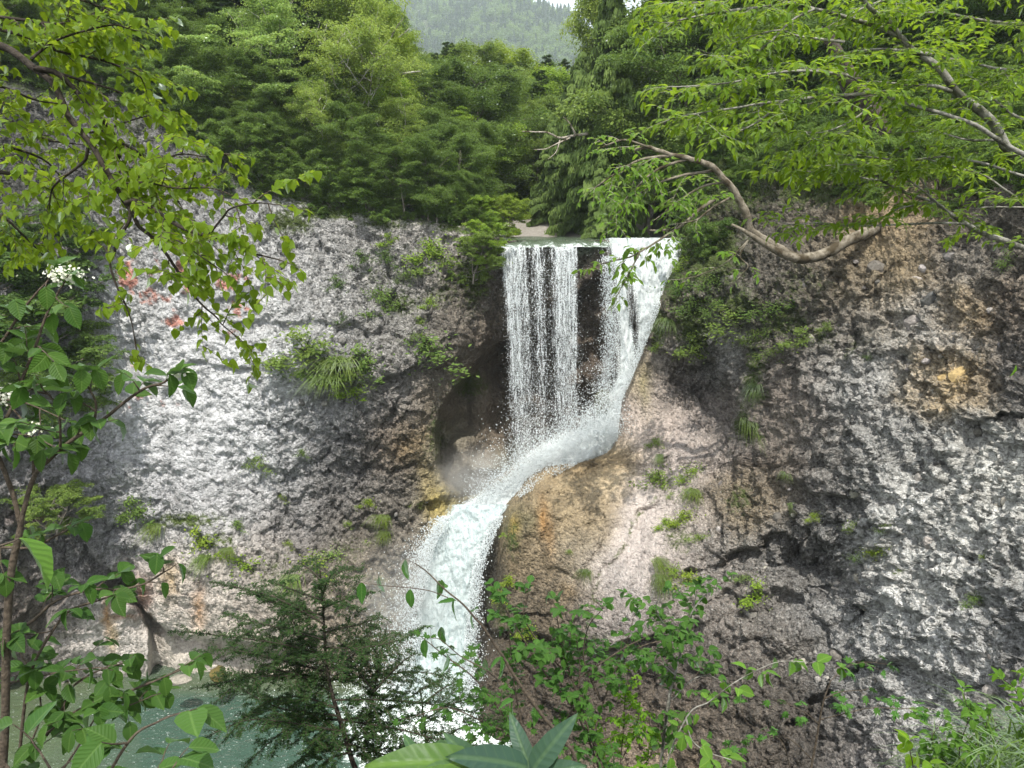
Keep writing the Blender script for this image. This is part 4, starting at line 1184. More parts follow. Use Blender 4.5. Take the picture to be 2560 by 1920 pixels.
G1 = 'trees on the slope above the left cliff'
G2 = 'trees in the valley behind the waterfall'
G3 = 'trees on the right bank above the cliff'
TREES = [
    # kind, px, Y, ytop, tone, label, group, base, wid
    ('layered', 590, 36.5, 45, 'sage', 'pale sage tree with flat leaf layers hanging out over the left cliff', G1, None, 1.0),
    ('birch', 700, 38, -60, 'sage', 'pale barked birch with thin light leaves at the top behind the cypress', G1, None, .8),
    ('birch', 875, 36.5, 55, 'light', 'birch with white forked trunk and rounded pale crown on the left slope', G1, None, .85),
    ('cypress', 615, 35.2, 150, 'light', 'yellow green cypress on the cliff edge below the flat layered tree', G1, None, 1.25),
    ('cypress', 700, 36.2, 210, 'mid', 'green cypress just right of the yellow green cypress', G1, None, 1.1),
    ('cypress', 520, 36.0, 250, 'dark', 'dark cypress low on the cliff edge beside exposed pale rock', G1, None, 1.2),
    ('fir', 560, 42, -180, 'deep', 'dark fir with thick trunk behind the flat layered tree', G1, None, 1.3),
    ('fir', 430, 41, -250, 'deep', 'tall fir with broad brown trunk at the top behind the overhanging branch', G1, None, 1.2),
    ('fir', 800, 42, -120, 'deep', 'dark fir between the two pale birches', G1, None, 1.25),
    ('hemlock', 720, 40, 60, 'deep', 'dark hemlock behind the green cypress', G1, None, 1.2),
    ('hemlock', 330, 38, -60, 'dark', 'dark hemlock above the bare rock at upper left', G1, None, 1.1),
    ('round', 935, 41, -90, 'light', 'tall pale green tree rising above the round birch crown', G1, None, .7),
    ('beech', 985, 44, 0, 'yellow', 'tall yellow green tree beside the gap that shows the mountain', G1, None, .65),
    ('beech', 960, 38.5, 190, 'fresh', 'fresh green tree below the tall yellow green tree', G1, None, 1.0),
    ('birch', 800, 34.6, 215, 'light', 'slender birch with pale stem standing at the rim right of the cypresses', G1, None, .7),
    ('birch', 860, 34.4, 300, 'mid', 'thin pale stemmed tree at the rim, lower than the slender birch', G1, None, .8),
    ('birch', 1150, 38.5, 330, 'fresh', 'thin pale stemmed tree behind the small dead snag', G2, None, .8),
    ('birch', 690, 34.8, 330, 'light', 'young birch at the rim under the green cypress', G1, None, .8),
    ('birch', 500, 35.5, 180, 'sage', 'pale birch leaning over the bare rock at the upper left', G1, None, .9),
    ('birch', 1005, 36.0, 250, 'light', 'birch with light crown above the pale ledge', G1, None, .8),
    ('maple', 905, 36.0, 340, 'mid', 'green maple with thin grey stems right of the cypresses', G1, None, 1.0),
    ('maple', 775, 35.0, 395, 'dark', 'low dark maple at the very rim of the left cliff', G1, None, 1.3),
    ('beech', 1010, 37.5, 340, 'mid', 'mid toned broadleaf tree above the pale cliff ledge', G1, None, 1.1),
    ('hemlock', 1085, 41, 300, 'dark', 'dark hemlock left of the bright maple by the river', G1, None, .85),
    ('fir', 1075, 48, 175, 'dark', 'slim dark fir behind the hemlock by the river', G1, None, 1.0),
    ('maple', 1185, 42, 285, 'fresh', 'bright maple standing by the river behind the falls', G2, 560, .95),
    ('maple', 1270, 47, 330, 'mid', 'green maple right of the bright maple by the river', G2, 552, .9),
    ('beech', 1245, 54, 215, 'fresh', 'rounded light tree in the middle of the valley', G2, None, 1.0),
    ('beech', 1165, 60, 95, 'mid', 'tall green tree in the valley below the mountain', G2, None, 1.0),
    ('round', 1262, 58, 205, 'mid', 'plain green tree filling the middle of the valley floor', G2, None, 1.2),
    ('beech', 1300, 76, 225, 'fresh', 'light tree deep in the valley right under the mountain', G2, None, 1.3),
    ('round', 1240, 88, 190, 'mid', 'farthest green tree on the valley floor', G2, None, 1.5),
    ('round', 1215, 68, 120, 'yellow', 'sunlit round tree at the foot of the mountain gap', G2, None, 1.1),
    ('round', 1290, 66, 165, 'fresh', 'bright round tree at the right side of the valley gap', G2, None, 1.1),
    ('hemlock', 1330, 58, 190, 'mid', 'green hemlock in the valley beside the weeping cypress', G2, None, 1.0),
    ('round', 1345, 50, 260, 'mid', 'round green tree above the gravel bar', G2, 540, .9),
    ('hemlock', 1300, 44.5, 480, 'dark', 'small spreading hemlock above the gravel bar', G2, 556, 1.9),
    ('hemlock', 1195, 40.5, 478, 'dark', 'small dark hemlock beside the dead stump', G2, 568, 2.2),
    ('weeping', 1450, 39.5, 110, 'sage', 'weeping cypress with hanging grey green fronds over the river', G3, 560, .95),
    ('weeping', 1520, 37.5, -60, 'sage', 'tall weeping cypress right of the valley gap', G3, 575, .85),
    ('weeping', 1385, 41, 270, 'sage', 'lower weeping cypress at the edge of the gravel bar', G3, 552, .9),
    ('weeping', 1500, 35.2, 360, 'sage', 'short weeping cypress with fronds hanging just above the lip', G3, 585, .8),
    ('beech', 1620, 38, -140, 'mid', 'tall green broadleaf tree right of the weeping cypresses', G3, 560, .9),
    ('round', 1530, 52, -60, 'light', 'pale tree with sky showing through behind the weeping cypress', G3, 540, .55),
    ('beech', 1720, 37, 60, 'dark', 'dark broadleaf tree behind the arching dead trunk', G3, 520, 1.0),
    ('maple', 1690, 36.5, 300, 'mid', 'green maple standing behind the right end of the lip', G3, 560, .8),
    ('beech', 1830, 35, -60, 'dark', 'tall dark tree above the arching dead trunk', G3, 500, 1.0),
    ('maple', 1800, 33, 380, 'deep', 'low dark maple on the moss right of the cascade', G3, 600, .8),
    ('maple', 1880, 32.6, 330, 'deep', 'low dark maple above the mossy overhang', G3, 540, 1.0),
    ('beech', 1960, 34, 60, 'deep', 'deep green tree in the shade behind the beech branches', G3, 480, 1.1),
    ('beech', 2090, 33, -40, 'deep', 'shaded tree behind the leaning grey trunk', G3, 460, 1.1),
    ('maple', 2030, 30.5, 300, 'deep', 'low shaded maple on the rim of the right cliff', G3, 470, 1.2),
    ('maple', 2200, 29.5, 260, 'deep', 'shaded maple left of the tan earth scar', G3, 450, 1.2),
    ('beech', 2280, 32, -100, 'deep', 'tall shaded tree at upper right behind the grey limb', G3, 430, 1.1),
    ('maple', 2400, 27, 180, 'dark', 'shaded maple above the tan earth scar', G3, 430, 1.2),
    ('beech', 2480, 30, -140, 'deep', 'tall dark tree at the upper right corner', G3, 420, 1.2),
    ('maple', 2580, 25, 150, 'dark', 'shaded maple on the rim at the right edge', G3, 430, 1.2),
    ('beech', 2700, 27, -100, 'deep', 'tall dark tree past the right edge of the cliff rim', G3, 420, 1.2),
    ('maple', 60, 30.5, 330, 'deep', 'dark maple in the gully at the left edge', G1, None, 1.3),
    ('beech', -60, 31, 60, 'deep', 'dark broadleaf tree at the far left above the gully', G1, None, 1.3),
    ('hemlock', 120, 34, -60, 'deep', 'dark hemlock at upper left behind the leafy branch', G1, None, 1.2),
    ('fir', 240, 37, -160, 'deep', 'tall dark fir behind the overhanging branch', G1, None, 1.2),
    ('cypress', 430, 36.5, 60, 'dark', 'dark cypress beside the thick brown trunk', G1, None, 1.2),
    ('maple', 440, 35.2, 290, 'mid', 'small green maple growing from the bare rock slope', G1, None, 1.2),
]
for t in TREES:
    plant_tree(*t[:6], group=t[6], base=t[7], wid=t[8])

# trees below the rim on the dark left gully
for k, (x, Y, top, bs, tn, lb) in enumerate([
    (20, 28.5, 560, 760, 'deep', 'dark bush filling the gully at the left edge'),
    (110, 29.5, 520, 660, 'deep', 'dark bush in the gully beside the pale rock edge'),
    (30, 27.5, 760, 930, 'dark', 'green bush on the left wall behind the hydrangea'),
    (-60, 27.5, 650, 900, 'deep', 'dark bush past the left edge of the wall'),
    (80, 27.4, 870, 1020, 'dark', 'low green bush behind the hydrangea leaves'),
    (20, 26.6, 1230, 1330, 'mid', 'small bush low on the wall at the left edge')]):
    plant_tree('bushy', x, Y, top, tn, lb, 'bushes on the left wall', bs, 1.3)
# undergrowth along the rims
for k, (x, Y, top, bs, kd, tn, lb) in enumerate([
    (840, 33.8, 480, 540, 'bushy', 'dark', 'dark low bush on the rim left of the pale ledge'),
    (930, 34.6, 500, 560, 'bushy', 'mid', 'green low bush on the rim above the ledge'),
    (1010, 34.4, 515, 562, 'bushy', 'sage', 'soft grey green bush on the pale ledge'),
    (1060, 34.8, 510, 566, 'bushy', 'blue', 'willow like bush behind the pale ledge'),
    (1115, 34.6, 512, 572, 'bushy', 'yellow', 'bright yellow green bush on the ledge by the river'),
    (1180, 34.0, 520, 585, 'bushy', 'fresh', 'tall fresh green bush at the left corner of the lip'),
    (1215, 33.2, 560, 650, 'bushy', 'fresh', 'bright green bush spilling over the corner beside the curtain'),
    (1180, 32.7, 590, 690, 'bushy', 'mid', 'green bush hanging on the face left of the curtain'),
    (1270, 36.0, 540, 580, 'bushy', 'yellow', 'small bright bush on the gravel beside the river'),
    (1240, 38.0, 535, 572, 'bushy', 'fresh', 'small green bush behind the corner of the lip'),
    (1530, 44, 530, 562, 'bushy', 'yellow', 'tuft of brownish green shrubs on the gravel bar'),
    (720, 33.6, 440, 512, 'bushy', 'dark', 'dark bush on the broken rim under the cypresses'),
    (1790, 31.6, 560, 690, 'bushy', 'dark', 'dark hanging bush right beside the cascade'),
    (1800, 31.0, 560, 680, 'bushy', 'deep', 'deep green bush under the arching trunk')]):
    plant_tree(kd, x, Y, top, tn, lb, 'bushes along the cliff rims', bs, 1.0)

# the closed wood behind the individual trees: one mass
def forest(name, pts, meshes, label):
    """pts: (x, y, z, scale, variant); instanced, reads as one mass"""
    P = np.array(pts, float)
    objs = []
    for tm, cm_ in meshes:
        pass
    me = bpy.data.meshes.new(name)
    me.vertices.add(len(P)); me.vertices.foreach_set('co', P[:, :3].astype(np.float32).ravel())
    for an, col_ in (('sc', 3), ('kind_id', 4), ('rz', 5)):
        at = me.attributes.new(an, 'FLOAT', 'POINT'); at.data.foreach_set('value', P[:, col_].astype(np.float32))
    o = bpy.data.objects.new(name, me); COL.objects.link(o)
    ng = bpy.data.node_groups.new(name, 'GeometryNodeTree')
    ng.interface.new_socket('Geometry', in_out='INPUT', socket_type='NodeSocketGeometry')
    ng.interface.new_socket('Geometry', in_out='OUTPUT', socket_type='NodeSocketGeometry')
    N = ng.nodes; L = ng.links
    gi = N.new('NodeGroupInput'); go = N.new('NodeGroupOutput'); jn = N.new('GeometryNodeJoinGeometry')
    for k, (me_t, me_c) in enumerate(meshes):
        na = N.new('GeometryNodeInputNamedAttribute'); na.data_type = 'FLOAT'; na.inputs[0].default_value = 'kind_id'
        cp = N.new('FunctionNodeCompare'); cp.data_type = 'FLOAT'; cp.operation = 'EQUAL'
        L.new(na.outputs[0], cp.inputs[0]); cp.inputs[1].default_value = k; cp.inputs[12 if len(cp.inputs) > 12 else 2].default_value = 0.1
        sc = N.new('GeometryNodeInputNamedAttribute'); sc.data_type = 'FLOAT'; sc.inputs[0].default_value = 'sc'
        rz = N.new('GeometryNodeInputNamedAttribute'); rz.data_type = 'FLOAT'; rz.inputs[0].default_value = 'rz'
        cx = N.new('ShaderNodeCombineXYZ'); L.new(rz.outputs[0], cx.inputs[2])
        j2 = N.new('GeometryNodeJoinGeometry')
        for mm in (me_t, me_c):
            if mm is None: continue
            ob = bpy.data.objects.new(mm.name + '_source', mm)      # not linked to the scene: geometry source only
            oi = N.new('GeometryNodeObjectInfo'); oi.inputs[0].default_value = ob
            L.new(oi.outputs['Geometry'], j2.inputs[0])
        ip = N.new('GeometryNodeInstanceOnPoints')
        L.new(gi.outputs[0], ip.inputs['Points']); L.new(cp.outputs[0], ip.inputs['Selection'])
        L.new(j2.outputs[0], ip.inputs['Instance']); L.new(sc.outputs[0], ip.inputs['Scale']); L.new(cx.outputs[0], ip.inputs['Rotation'])
        L.new(ip.outputs[0], jn.inputs[0])
    L.new(jn.outputs[0], go.inputs[0])
    md = o.modifiers.new('scatter', 'NODES'); md.node_group = ng
    tag(o, label, kind='stuff')
    return o


rg = np.random.default_rng(99)
SKYLINE = interp([(-600, -900), (850, -700), (930, -300), (1010, -60), (1050, 30), (1085, 140), (1160, 110), (1230, 130), (1300, 175), (1340, 190), (1370, 60), (1420, -200), (1500, -700), (3000, -900)])


def fit(px, Y, z, s, H=12.0):
    """largest scale at which the tree stays below the skyline of the wood"""
    for _ in range(11):
        q_ = 5.2 * s * FPX / Y
        if float(W(px, max(SKYLINE(px), SKYLINE(px - q_), SKYLINE(px + q_)), Y)[2]) >= z + H * s: return s
        s *= .85
    return s


pts = []
for i in range(290):     # undergrowth close behind the rims
    px = rg.uniform(-300, 1180); j = int((px + 560) / DXL)
    Y = PW_L_top[j, 1] + rg.uniform(.3, 7.5); z = ground_z(px, Y); p = W(px, 500, Y)
    pts.append((p[0], p[1], z, rg.uniform(.16, .40), rg.choice([0, 0, 1, 1]), rg.uniform(0, 6.28)))
for i in range(420):
    px = rg.uniform(-500, 1250); Y = rg.uniform(42, 95)
    z = ground_z(px, Y); p = W(px, 500, Y)
    if 1120 < px and Y > 60: continue
    pts.append((p[0], p[1], z, fit(px, Y, z, rg.uniform(.7, 1.25)), rg.integers(0, 4 if px < 820 else 2), rg.uniform(0, 6.28)))
for i in range(230):
    px = rg.uniform(1090, 1480); Y = rg.uniform(52, 96)
    z = ground_z(px, Y); p = W(px, 500, Y)
    pts.append((p[0], p[1], z, fit(px, Y, z, rg.uniform(.6, .95)), rg.integers(0, 4), rg.uniform(0, 6.28)))
for i in range(260):
    px = rg.uniform(1640, 2900); Y = rg.uniform(37, 80)
    z = ground_z(px, Y); p = W(px, 500, Y)
    pts.append((p[0], p[1], z, rg.uniform(.8, 1.3), rg.integers(0, 4), rg.uniform(0, 6.28)))
K = KINDS
fo_ = forest('forest', pts, [K['beech'][0], K['round'][0], K['fir'][0], K['hemlock'][0]], 'closed mixed wood on the slopes behind the single trees')
fo_.color = (.82, .86, .72, 1)
ug = []
for i in range(420):
    px = rg.uniform(-450, 1230); j = int((px + 560) / DXL)
    Y = PW_L_top[j, 1] + rg.uniform(.1, 1) ** 1.5 * 8; z = ground_z(px, Y) - .15; p = W(px, 500, Y)
    s_ = rg.uniform(.25, .8) if px < 960 else rg.uniform(.12, .3)
    ug.append((p[0], p[1], z, s_, 0, rg.uniform(0, 6.28)))
for i in range(480):
    px = rg.uniform(1730, 2900); j = int((px - 1690) / 22); Y = e[j, 1] + rg.uniform(-.6, 1) ** 3 * 6; z = ground_z(px, Y) + rg.uniform(-.5, .3); p = W(px, 500, Y)
    ug.append((p[0], p[1], z, rg.uniform(.25, .7), 0, rg.uniform(0, 6.28)))
ug_ = forest('undergrowth', ug, [K['bushy'][0]], 'tangled low undergrowth along the rims under the trees')
ug_.color = (.95, 1.0, .8, 1)

# mountain beyond the valley
mx = np.linspace(-330, 420, 90); my = np.linspace(380, 1150, 90)
MX, MY = np.meshgrid(mx, my)
MSC = 1.25
MZ = 10 + (MY - 380) * .57 + 26 * fbm(np.stack([MX / 90, MY / 90, 0 * MX], -1), 1.0, 4, True) - .15 * np.abs(MX - 10 - (MY - 500) * -.1)
MZ = MZ - .55 * np.maximum(0, MY - 700 + .5 * (MX - 20))
MZ = MZ - 3
mt = mk('mountain', np.stack([MX * MSC, MY * MSC, MZ * MSC - 12], -1).reshape(-1, 3), grid_faces(90, 90), M_SOIL, smooth=True)
tag(mt, 'steep wooded mountain closing the valley', kind='structure')
far = []
for tseed in (31, 32):
    g = np.random.default_rng(tseed)
    n = 420
    q = unit(g.normal(size=(n, 3))) * (g.random((n, 1)) ** .3) * np.array([3.6, 3.6, 4.6]) + np.array([0, 0, 7.5])
    q = q + .6 * g.normal(size=(n, 3))
    V, F, r = leaf_quads(q, g.normal(size=(n, 3)), np.array([0, 0, 1.]) + .6 * g.normal(size=(n, 3)), 1.5 * (.6 + .7 * g.random(n)), 1.1 * (.6 + .7 * g.random(n)), g.random(n))
    me = mk('crown', V, F, M_LEAF, attrs={'rnd': r}, link=False); far.append((None, me))
g = np.random.default_rng(33); n = 420
h = g.random(n); rr = (1 - h) * 3.0 * np.sqrt(g.random(n)) + .15; a = g.random(n) * 6.28
q = np.stack([rr * np.cos(a), rr * np.sin(a), 1.5 + h * 15], 1)
V, F, r = leaf_quads(q, np.stack([np.cos(a), np.sin(a), -.5 + 0 * a], 1), np.array([0, 0, 1.]) + .5 * g.normal(size=(n, 3)), 1.5 + 0 * a, .7 + 0 * a, g.random(n))
far.append((None, mk('crown', V, F, M_CONIF, attrs={'rnd': r}, link=False)))
from mathutils.bvhtree import BVHTree
pts = []
fx = rg.uniform(-120, 110, 15000); fy = rg.uniform(385, 1100, 15000)
ii = np.clip((fx + 330) / 750 * 89, 0, 88).astype(int); jj = np.clip((fy - 380) / 770 * 89, 0, 88).astype(int)
fz = MZ[jj, ii]
pxx = 1280 + fx / fy * FPX
okk = (pxx > 960) & (pxx < 1460)
kd = (fbm(np.stack([fx / 60, fy / 60, 0 * fx], -1), 1.0, 2) + .3 * rg.normal(size=15000) > .12) * 2
kd = np.where(kd == 2, 2, rg.integers(0, 2, 15000))
for x, y, z, k in zip(fx[okk], fy[okk], fz[okk], kd[okk]):
    pts.append((x * MSC, y * MSC, z * MSC - 13, rg.uniform(.7, 1.35), k, rg.uniform(0, 6.28)))
forest('mountain_forest', pts, far, 'distant wood covering the mountain')
# ================================================================== NEAR PLANTS
def leaf_template(kind, seed=0):
    """unit leaf: base at the origin, length 1 along +Y, face up +Z; triangles with uv"""
    rg = np.random.default_rng(seed)
    if kind in ('maple', 'palm'):
        lob = 7 if kind == 'maple' else 5
        pts = [(0.0, 0.0)]
        angs = np.linspace(-128, 128, lob) if kind == 'maple' else np.linspace(-100, 100, lob)
        out = []
        for i, a in enumerate(angs):
            r = (0.62 - 0.20 * abs(a) / 128) * (1 + .08 * rg.normal())
            if i > 0:
                am = math.radians((angs[i - 1] + a) / 2)
                out.append((math.sin(am) * .27, .38 + math.cos(am) * .27))
            ar = math.radians(a); w = math.radians(11)
            out.append((math.sin(ar - w) * r * .66, .38 + math.cos(ar - w) * r * .66))
            out.append((math.sin(ar) * r, .38 + math.cos(ar) * r))
            out.append((math.sin(ar + w) * r * .66, .38 + math.cos(ar + w) * r * .66))
        pts = np.array([(0, .38)] + out)
        pts = np.concatenate([pts, [[0, 0.05]]])
        n = len(out)
        F = [[0, 1 + i + 1, 1 + i] for i in range(n - 1)] + [[0, 1, n + 1], [0, n + 1, n]]
        z = -.22 * ((pts[:, 0]) ** 2 + (pts[:, 1] - .38) ** 2) * 1.6 + .05 * rg.normal(size=len(pts))
        V = np.stack([pts[:, 0], pts[:, 1], z], 1)
        return V, np.array(F), np.stack([pts[:, 0] + .5, pts[:, 1]], 1)
    prof = {'ovate': ([0, .08, .22, .4, .6, .8, .93, 1], [.01, .15, .27, .32, .28, .16, .05, 0]),
            'heart': ([0, .03, .12, .3, .5, .7, .88, 1], [.06, .22, .36, .38, .31, .19, .06, 0]),
            'lance': ([0, .08, .22, .4, .6, .8, .93, 1], [.01, .10, .18, .21, .18, .11, .04, 0]),
            'sasa': ([0, .04, .15, .35, .6, .8, .93, 1], [.01, .06, .13, .16, .14, .09, .035, 0]),
            'blade': ([0, .2, .4, .6, .8, 1], [.012, .016, .016, .013, .008, 0])}[kind]
    t, w = np.array(prof[0]), np.array(prof[1])
    curl = {'ovate': .22, 'heart': .25, 'lance': .2, 'sasa': .35, 'blade': .5}[kind] * (0.5 + rg.random())
    fold = .35 + .5 * rg.random()
    y = t; z = -curl * t * t
    y = t - .25 * curl * t * t
    bend = (.12 * rg.normal()) * t * t
    wave = .03 * np.sin(t * 14 + rg.random() * 6)
    V = []; UV = []
    for i in range(len(t)):
        for s in (-1, 0, 1):
            V.append((bend[i] + s * w[i], y[i], z[i] + abs(s) * w[i] * fold * .6 + (s * wave[i] if s else 0) * .6)); UV.append((.5 + s * w[i], t[i]))
    F = []
    for i in range(len(t) - 1):
        a = i * 3; b = a + 3
        F += [[a, a + 1, b + 1], [a, b + 1, b], [a + 1, a + 2, b + 2], [a + 1, b + 2, b + 1]]
    return np.array(V), np.array(F), np.array(UV)


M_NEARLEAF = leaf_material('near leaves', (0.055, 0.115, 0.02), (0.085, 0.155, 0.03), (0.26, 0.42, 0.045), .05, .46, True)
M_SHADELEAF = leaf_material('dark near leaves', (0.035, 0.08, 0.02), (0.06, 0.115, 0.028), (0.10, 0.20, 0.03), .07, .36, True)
M_NEEDLE = leaf_material('needles', (0.022, 0.05, 0.018), (0.05, 0.09, 0.028), (0.06, 0.11, 0.03), .05, .25)
M_PETAL = leaf_material('petals', (0.72, 0.74, 0.60), (0.80, 0.80, 0.72), (0.6, 0.62, 0.45), .02, .35)
M_TWIG = bark_material('twig bark', (0.05, 0.04, 0.03), (0.12, 0.095, 0.07), 60)
M_TWIGPALE = bark_material('grey beech bark', (0.15, 0.145, 0.125), (0.30, 0.29, 0.26), 30, (0.08, 0.08, 0.06))
M_LIMB = bark_material('dark rough bark', (0.018, 0.015, 0.012), (0.055, 0.045, 0.035), 40)
M_MOSSBARK = bark_material('rotting bark', (0.06, 0.048, 0.03), (0.24, 0.215, 0.17), 7, (0.045, 0.035, 0.02))
TEMPL = {k: [leaf_template(k, s) for s in range(4)] for k in ('ovate', 'heart', 'lance', 'sasa', 'maple', 'palm')}


class Leaves:
    def __init__(s): s.p = []; s.d = []; s.n = []; s.s = []

    def add(s, p, d, n, size): s.p.append(p); s.d.append(d); s.n.append(n); s.s.append(size)

    def build(s, parent, kind, mat, colour, single=300, seed=0, name='leaf'):
        if not s.p: return
        P = np.array(s.p); D = unit(np.array(s.d)); Nn = np.array(s.n); S = np.array(s.s)
        X = unit(np.cross(D, Nn)); Nn = np.cross(X, D)
        rgl = np.random.default_rng(seed + 5)
        var = rgl.integers(0, 4, len(P))
        # apparent size decides which are objects of their own; only what the frame can show
        rel = P - np.array([0, 0, EYE]); dep = rel[:, 1] * cP - rel[:, 2] * sP
        sx = 1280 + rel[:, 0] / np.maximum(dep, .1) * FPX; sy = 960 - (rel[:, 1] * sP + rel[:, 2] * cP) / np.maximum(dep, .1) * FPX
        inside = (sx > -60) & (sx < 2620) & (sy > -60) & (sy < 1980)
        score = np.where(inside, S / dep, 0)
        order = np.argsort(-score)
        big = order[:single]; big = big[score[big] > 0]
        rest = np.setdiff1d(np.arange(len(P)), big)
        b0 = Vector(parent.location)
        meshes = []
        for k in range(4):
            V, F, uv = TEMPL[kind][k]
            meshes.append(mk(name, V, F, mat, attrs={'rnd': np.full(len(V), .5)}, uv=uv, smooth=True, link=False))
        for i in big:
            o = bpy.data.objects.new(name, meshes[var[i]]); COL.objects.link(o); o.parent = parent
            sc = S[i]
            m = Matrix(((X[i, 0] * sc, D[i, 0] * sc, Nn[i, 0] * sc, P[i, 0] - b0.x), (X[i, 1] * sc, D[i, 1] * sc, Nn[i, 1] * sc, P[i, 1] - b0.y),
                        (X[i, 2] * sc, D[i, 2] * sc, Nn[i, 2] * sc, P[i, 2] - b0.z), (0, 0, 0, 1)))
            o.matrix_local = m
            v = .85 + .3 * rgl.random()
            o.color = (colour[0] * v, colour[1] * v, colour[2] * v, 1)
        if len(rest):
            AV = []; AF = []; AU = []; AR = []; off = 0
            for k in range(4):
                ii = rest[var[rest] == k]
                if not len(ii): continue
                V, F, uv = TEMPL[kind][k]
                W_ = P[ii][:, None] + S[ii][:, None, None] * (V[None, :, :1] * X[ii][:, None] + V[None, :, 1:2] * D[ii][:, None] + V[None, :, 2:] * Nn[ii][:, None])
                AV.append(W_.reshape(-1, 3)); AF.append(((np.arange(len(ii)) * len(V))[:, None, None] + F[None] + off).reshape(-1, 3))
                AU.append(np.tile(uv, (len(ii), 1))); AR.append(np.repeat(rgl.random(len(ii)), len(V))); off += len(ii) * len(V)
            o = mk('foliage', np.concatenate(AV), np.concatenate(AF), mat, parent, attrs={'rnd': np.concatenate(AR)}, uv=np.concatenate(AU), smooth=True)
            o['kind'] = 'stuff'; o.color = (*colour, 1)


def limb3(px, Y, n=None):
    """photo polyline + distances -> smooth world polyline"""
    px = np.array(px, float)
    Yv = np.interp(np.linspace(0, 1, len(px)), np.linspace(0, 1, len(np.atleast_1d(Y))), np.atleast_1d(Y))
    P = W(px[:, 0], px[:, 1], Yv)
    return smooth_line(P, n or max(6, len(px) * 4))


def sprays(limb, lv, tubes, rg, start=.1, every=.12, tl=(.25, .5), leaf=.07, ls=.05, up=.1, droop=-.06, lat=1.0, ldroop=-.25, tr=.004, sub=1, opp=False, vert=.5, flat=.3, out=.6, tip=True):
    seg = np.linalg.norm(np.diff(limb, axis=0), axis=1); cum = np.concatenate([[0], np.cumsum(seg)])
    L = cum[-1]; s = L * start; side = 1
    at = lambda q: np.array([np.interp(q, cum, limb[:, i]) for i in range(3)])
    starts = []
    while s < L:
        starts.append((s, side)); side = -side; s += every * (.6 + .8 * rg.random())
    for s, sd in starts:
        p = at(s); t = unit(at(min(s + .05, L)) - at(max(s - .05, 0)))
        h = np.array([t[1], -t[0], 0]); h = unit(h) if np.linalg.norm(h) > .1 else unit(rg.normal(size=3))
        th = rg.uniform(-vert, vert)
        d = t * out + lat * (h * sd * math.cos(th * 1.5) + np.array([0, 0, 1]) * math.sin(th * 1.5)) + np.array([0, 0, up]) + .25 * rg.normal(size=3)
        twig(p, d, rg.uniform(*tl) * (1 - .35 * s / L), lv, tubes, rg, leaf, ls, droop, ldroop, tr, sub, opp, flat)
    if tip: twig(limb[-1], limb[-1] - limb[-3], tl[0], lv, tubes, rg, leaf, ls, droop, ldroop, tr, 0, opp, flat)


def twig(p, d, L, lv, tubes, rg, leaf, ls, droop, ldroop, tr, sub, opp, flat):
    n = 5
    P = branch_path(p, d, L, n, droop, .12, rg)
    tubes.append(tube(P, np.linspace(tr, tr * .35, n + 1), 3))
    cum = np.linspace(0, L, n + 1); s = ls * (.5 + rg.random()); sd = 1
    while s < L:
        q = np.array([np.interp(s, cum, P[:, i]) for i in range(3)]); k = min(int(s / L * n), n - 1)
        t = unit(P[k + 1] - P[k]); h = np.array([t[1], -t[0], 0]); h = unit(h) if np.linalg.norm(h) > .05 else np.array([1., 0, 0])
        for e in ((1, -1) if opp else (sd,)):
            ld = t * .65 + h * e * .8 + np.array([0, 0, ldroop]) + .2 * rg.normal(size=3)
            nn = np.array([0, 0, 1.0]) + flat * rg.normal(size=3)
            lv.add(q, ld, nn, leaf * (.65 + .6 * rg.random()))
        if sub and rg.random() < .4:
            twig(q, t * .6 + h * sd * .9 + .2 * rg.normal(size=3), L * .5, lv, tubes, rg, leaf, ls, droop, ldroop, tr * .7, sub - 1, opp, flat)
        sd = -sd; s += ls * (.7 + .6 * rg.random())
    lv.add(P[-1], P[-1] - P[-2] + np.array([0, 0, ldroop * .3]), np.array([0, 0, 1.0]) + flat * rg.normal(size=3), leaf)


def plant(name, label, cat, base, limbs, radii, kind, mat, colour, twigmat, limbmat, seed, group=None, single=300, leafy=None, limbname='branch', **kw):
    """limbs: (pixels, Y, r0, r1, leafy start or None)"""
    rg = np.random.default_rng(seed)
    root = empty(name, base, label, cat, group)
    lv = Leaves(); tw = []
    for i, lb in enumerate(limbs):
        pxs, Y, r0, r1 = lb[:4]
        P = limb3(pxs, Y)
        # a little natural crookedness
        P = P + np.stack([perlin(P * 3.1 + k * 9 + seed) for k in range(3)], -1) * .012 * np.linalg.norm(P[-1] - P[0]) * .4
        v, f = tube(P, np.linspace(r0, r1, len(P)) * (1 + .035 * np.sin(np.arange(len(P)) * 1.7)), 7)
        mk(limbname if i else ('trunk' if cat == 'tree' else 'stem'), v, f, limbmat, root, smooth=True)
        opt = dict(kw); opt.update(lb[5] if len(lb) > 5 else {})
        if lb[4] is not None: sprays(P, lv, tw, rg, start=lb[4], **opt)
    if tw:
        v, f = join(tw); o = mk('twigs', v, f, twigmat, root, smooth=True); o['kind'] = 'stuff'
    lv.build(root, kind, mat, colour, single, seed)
    return root


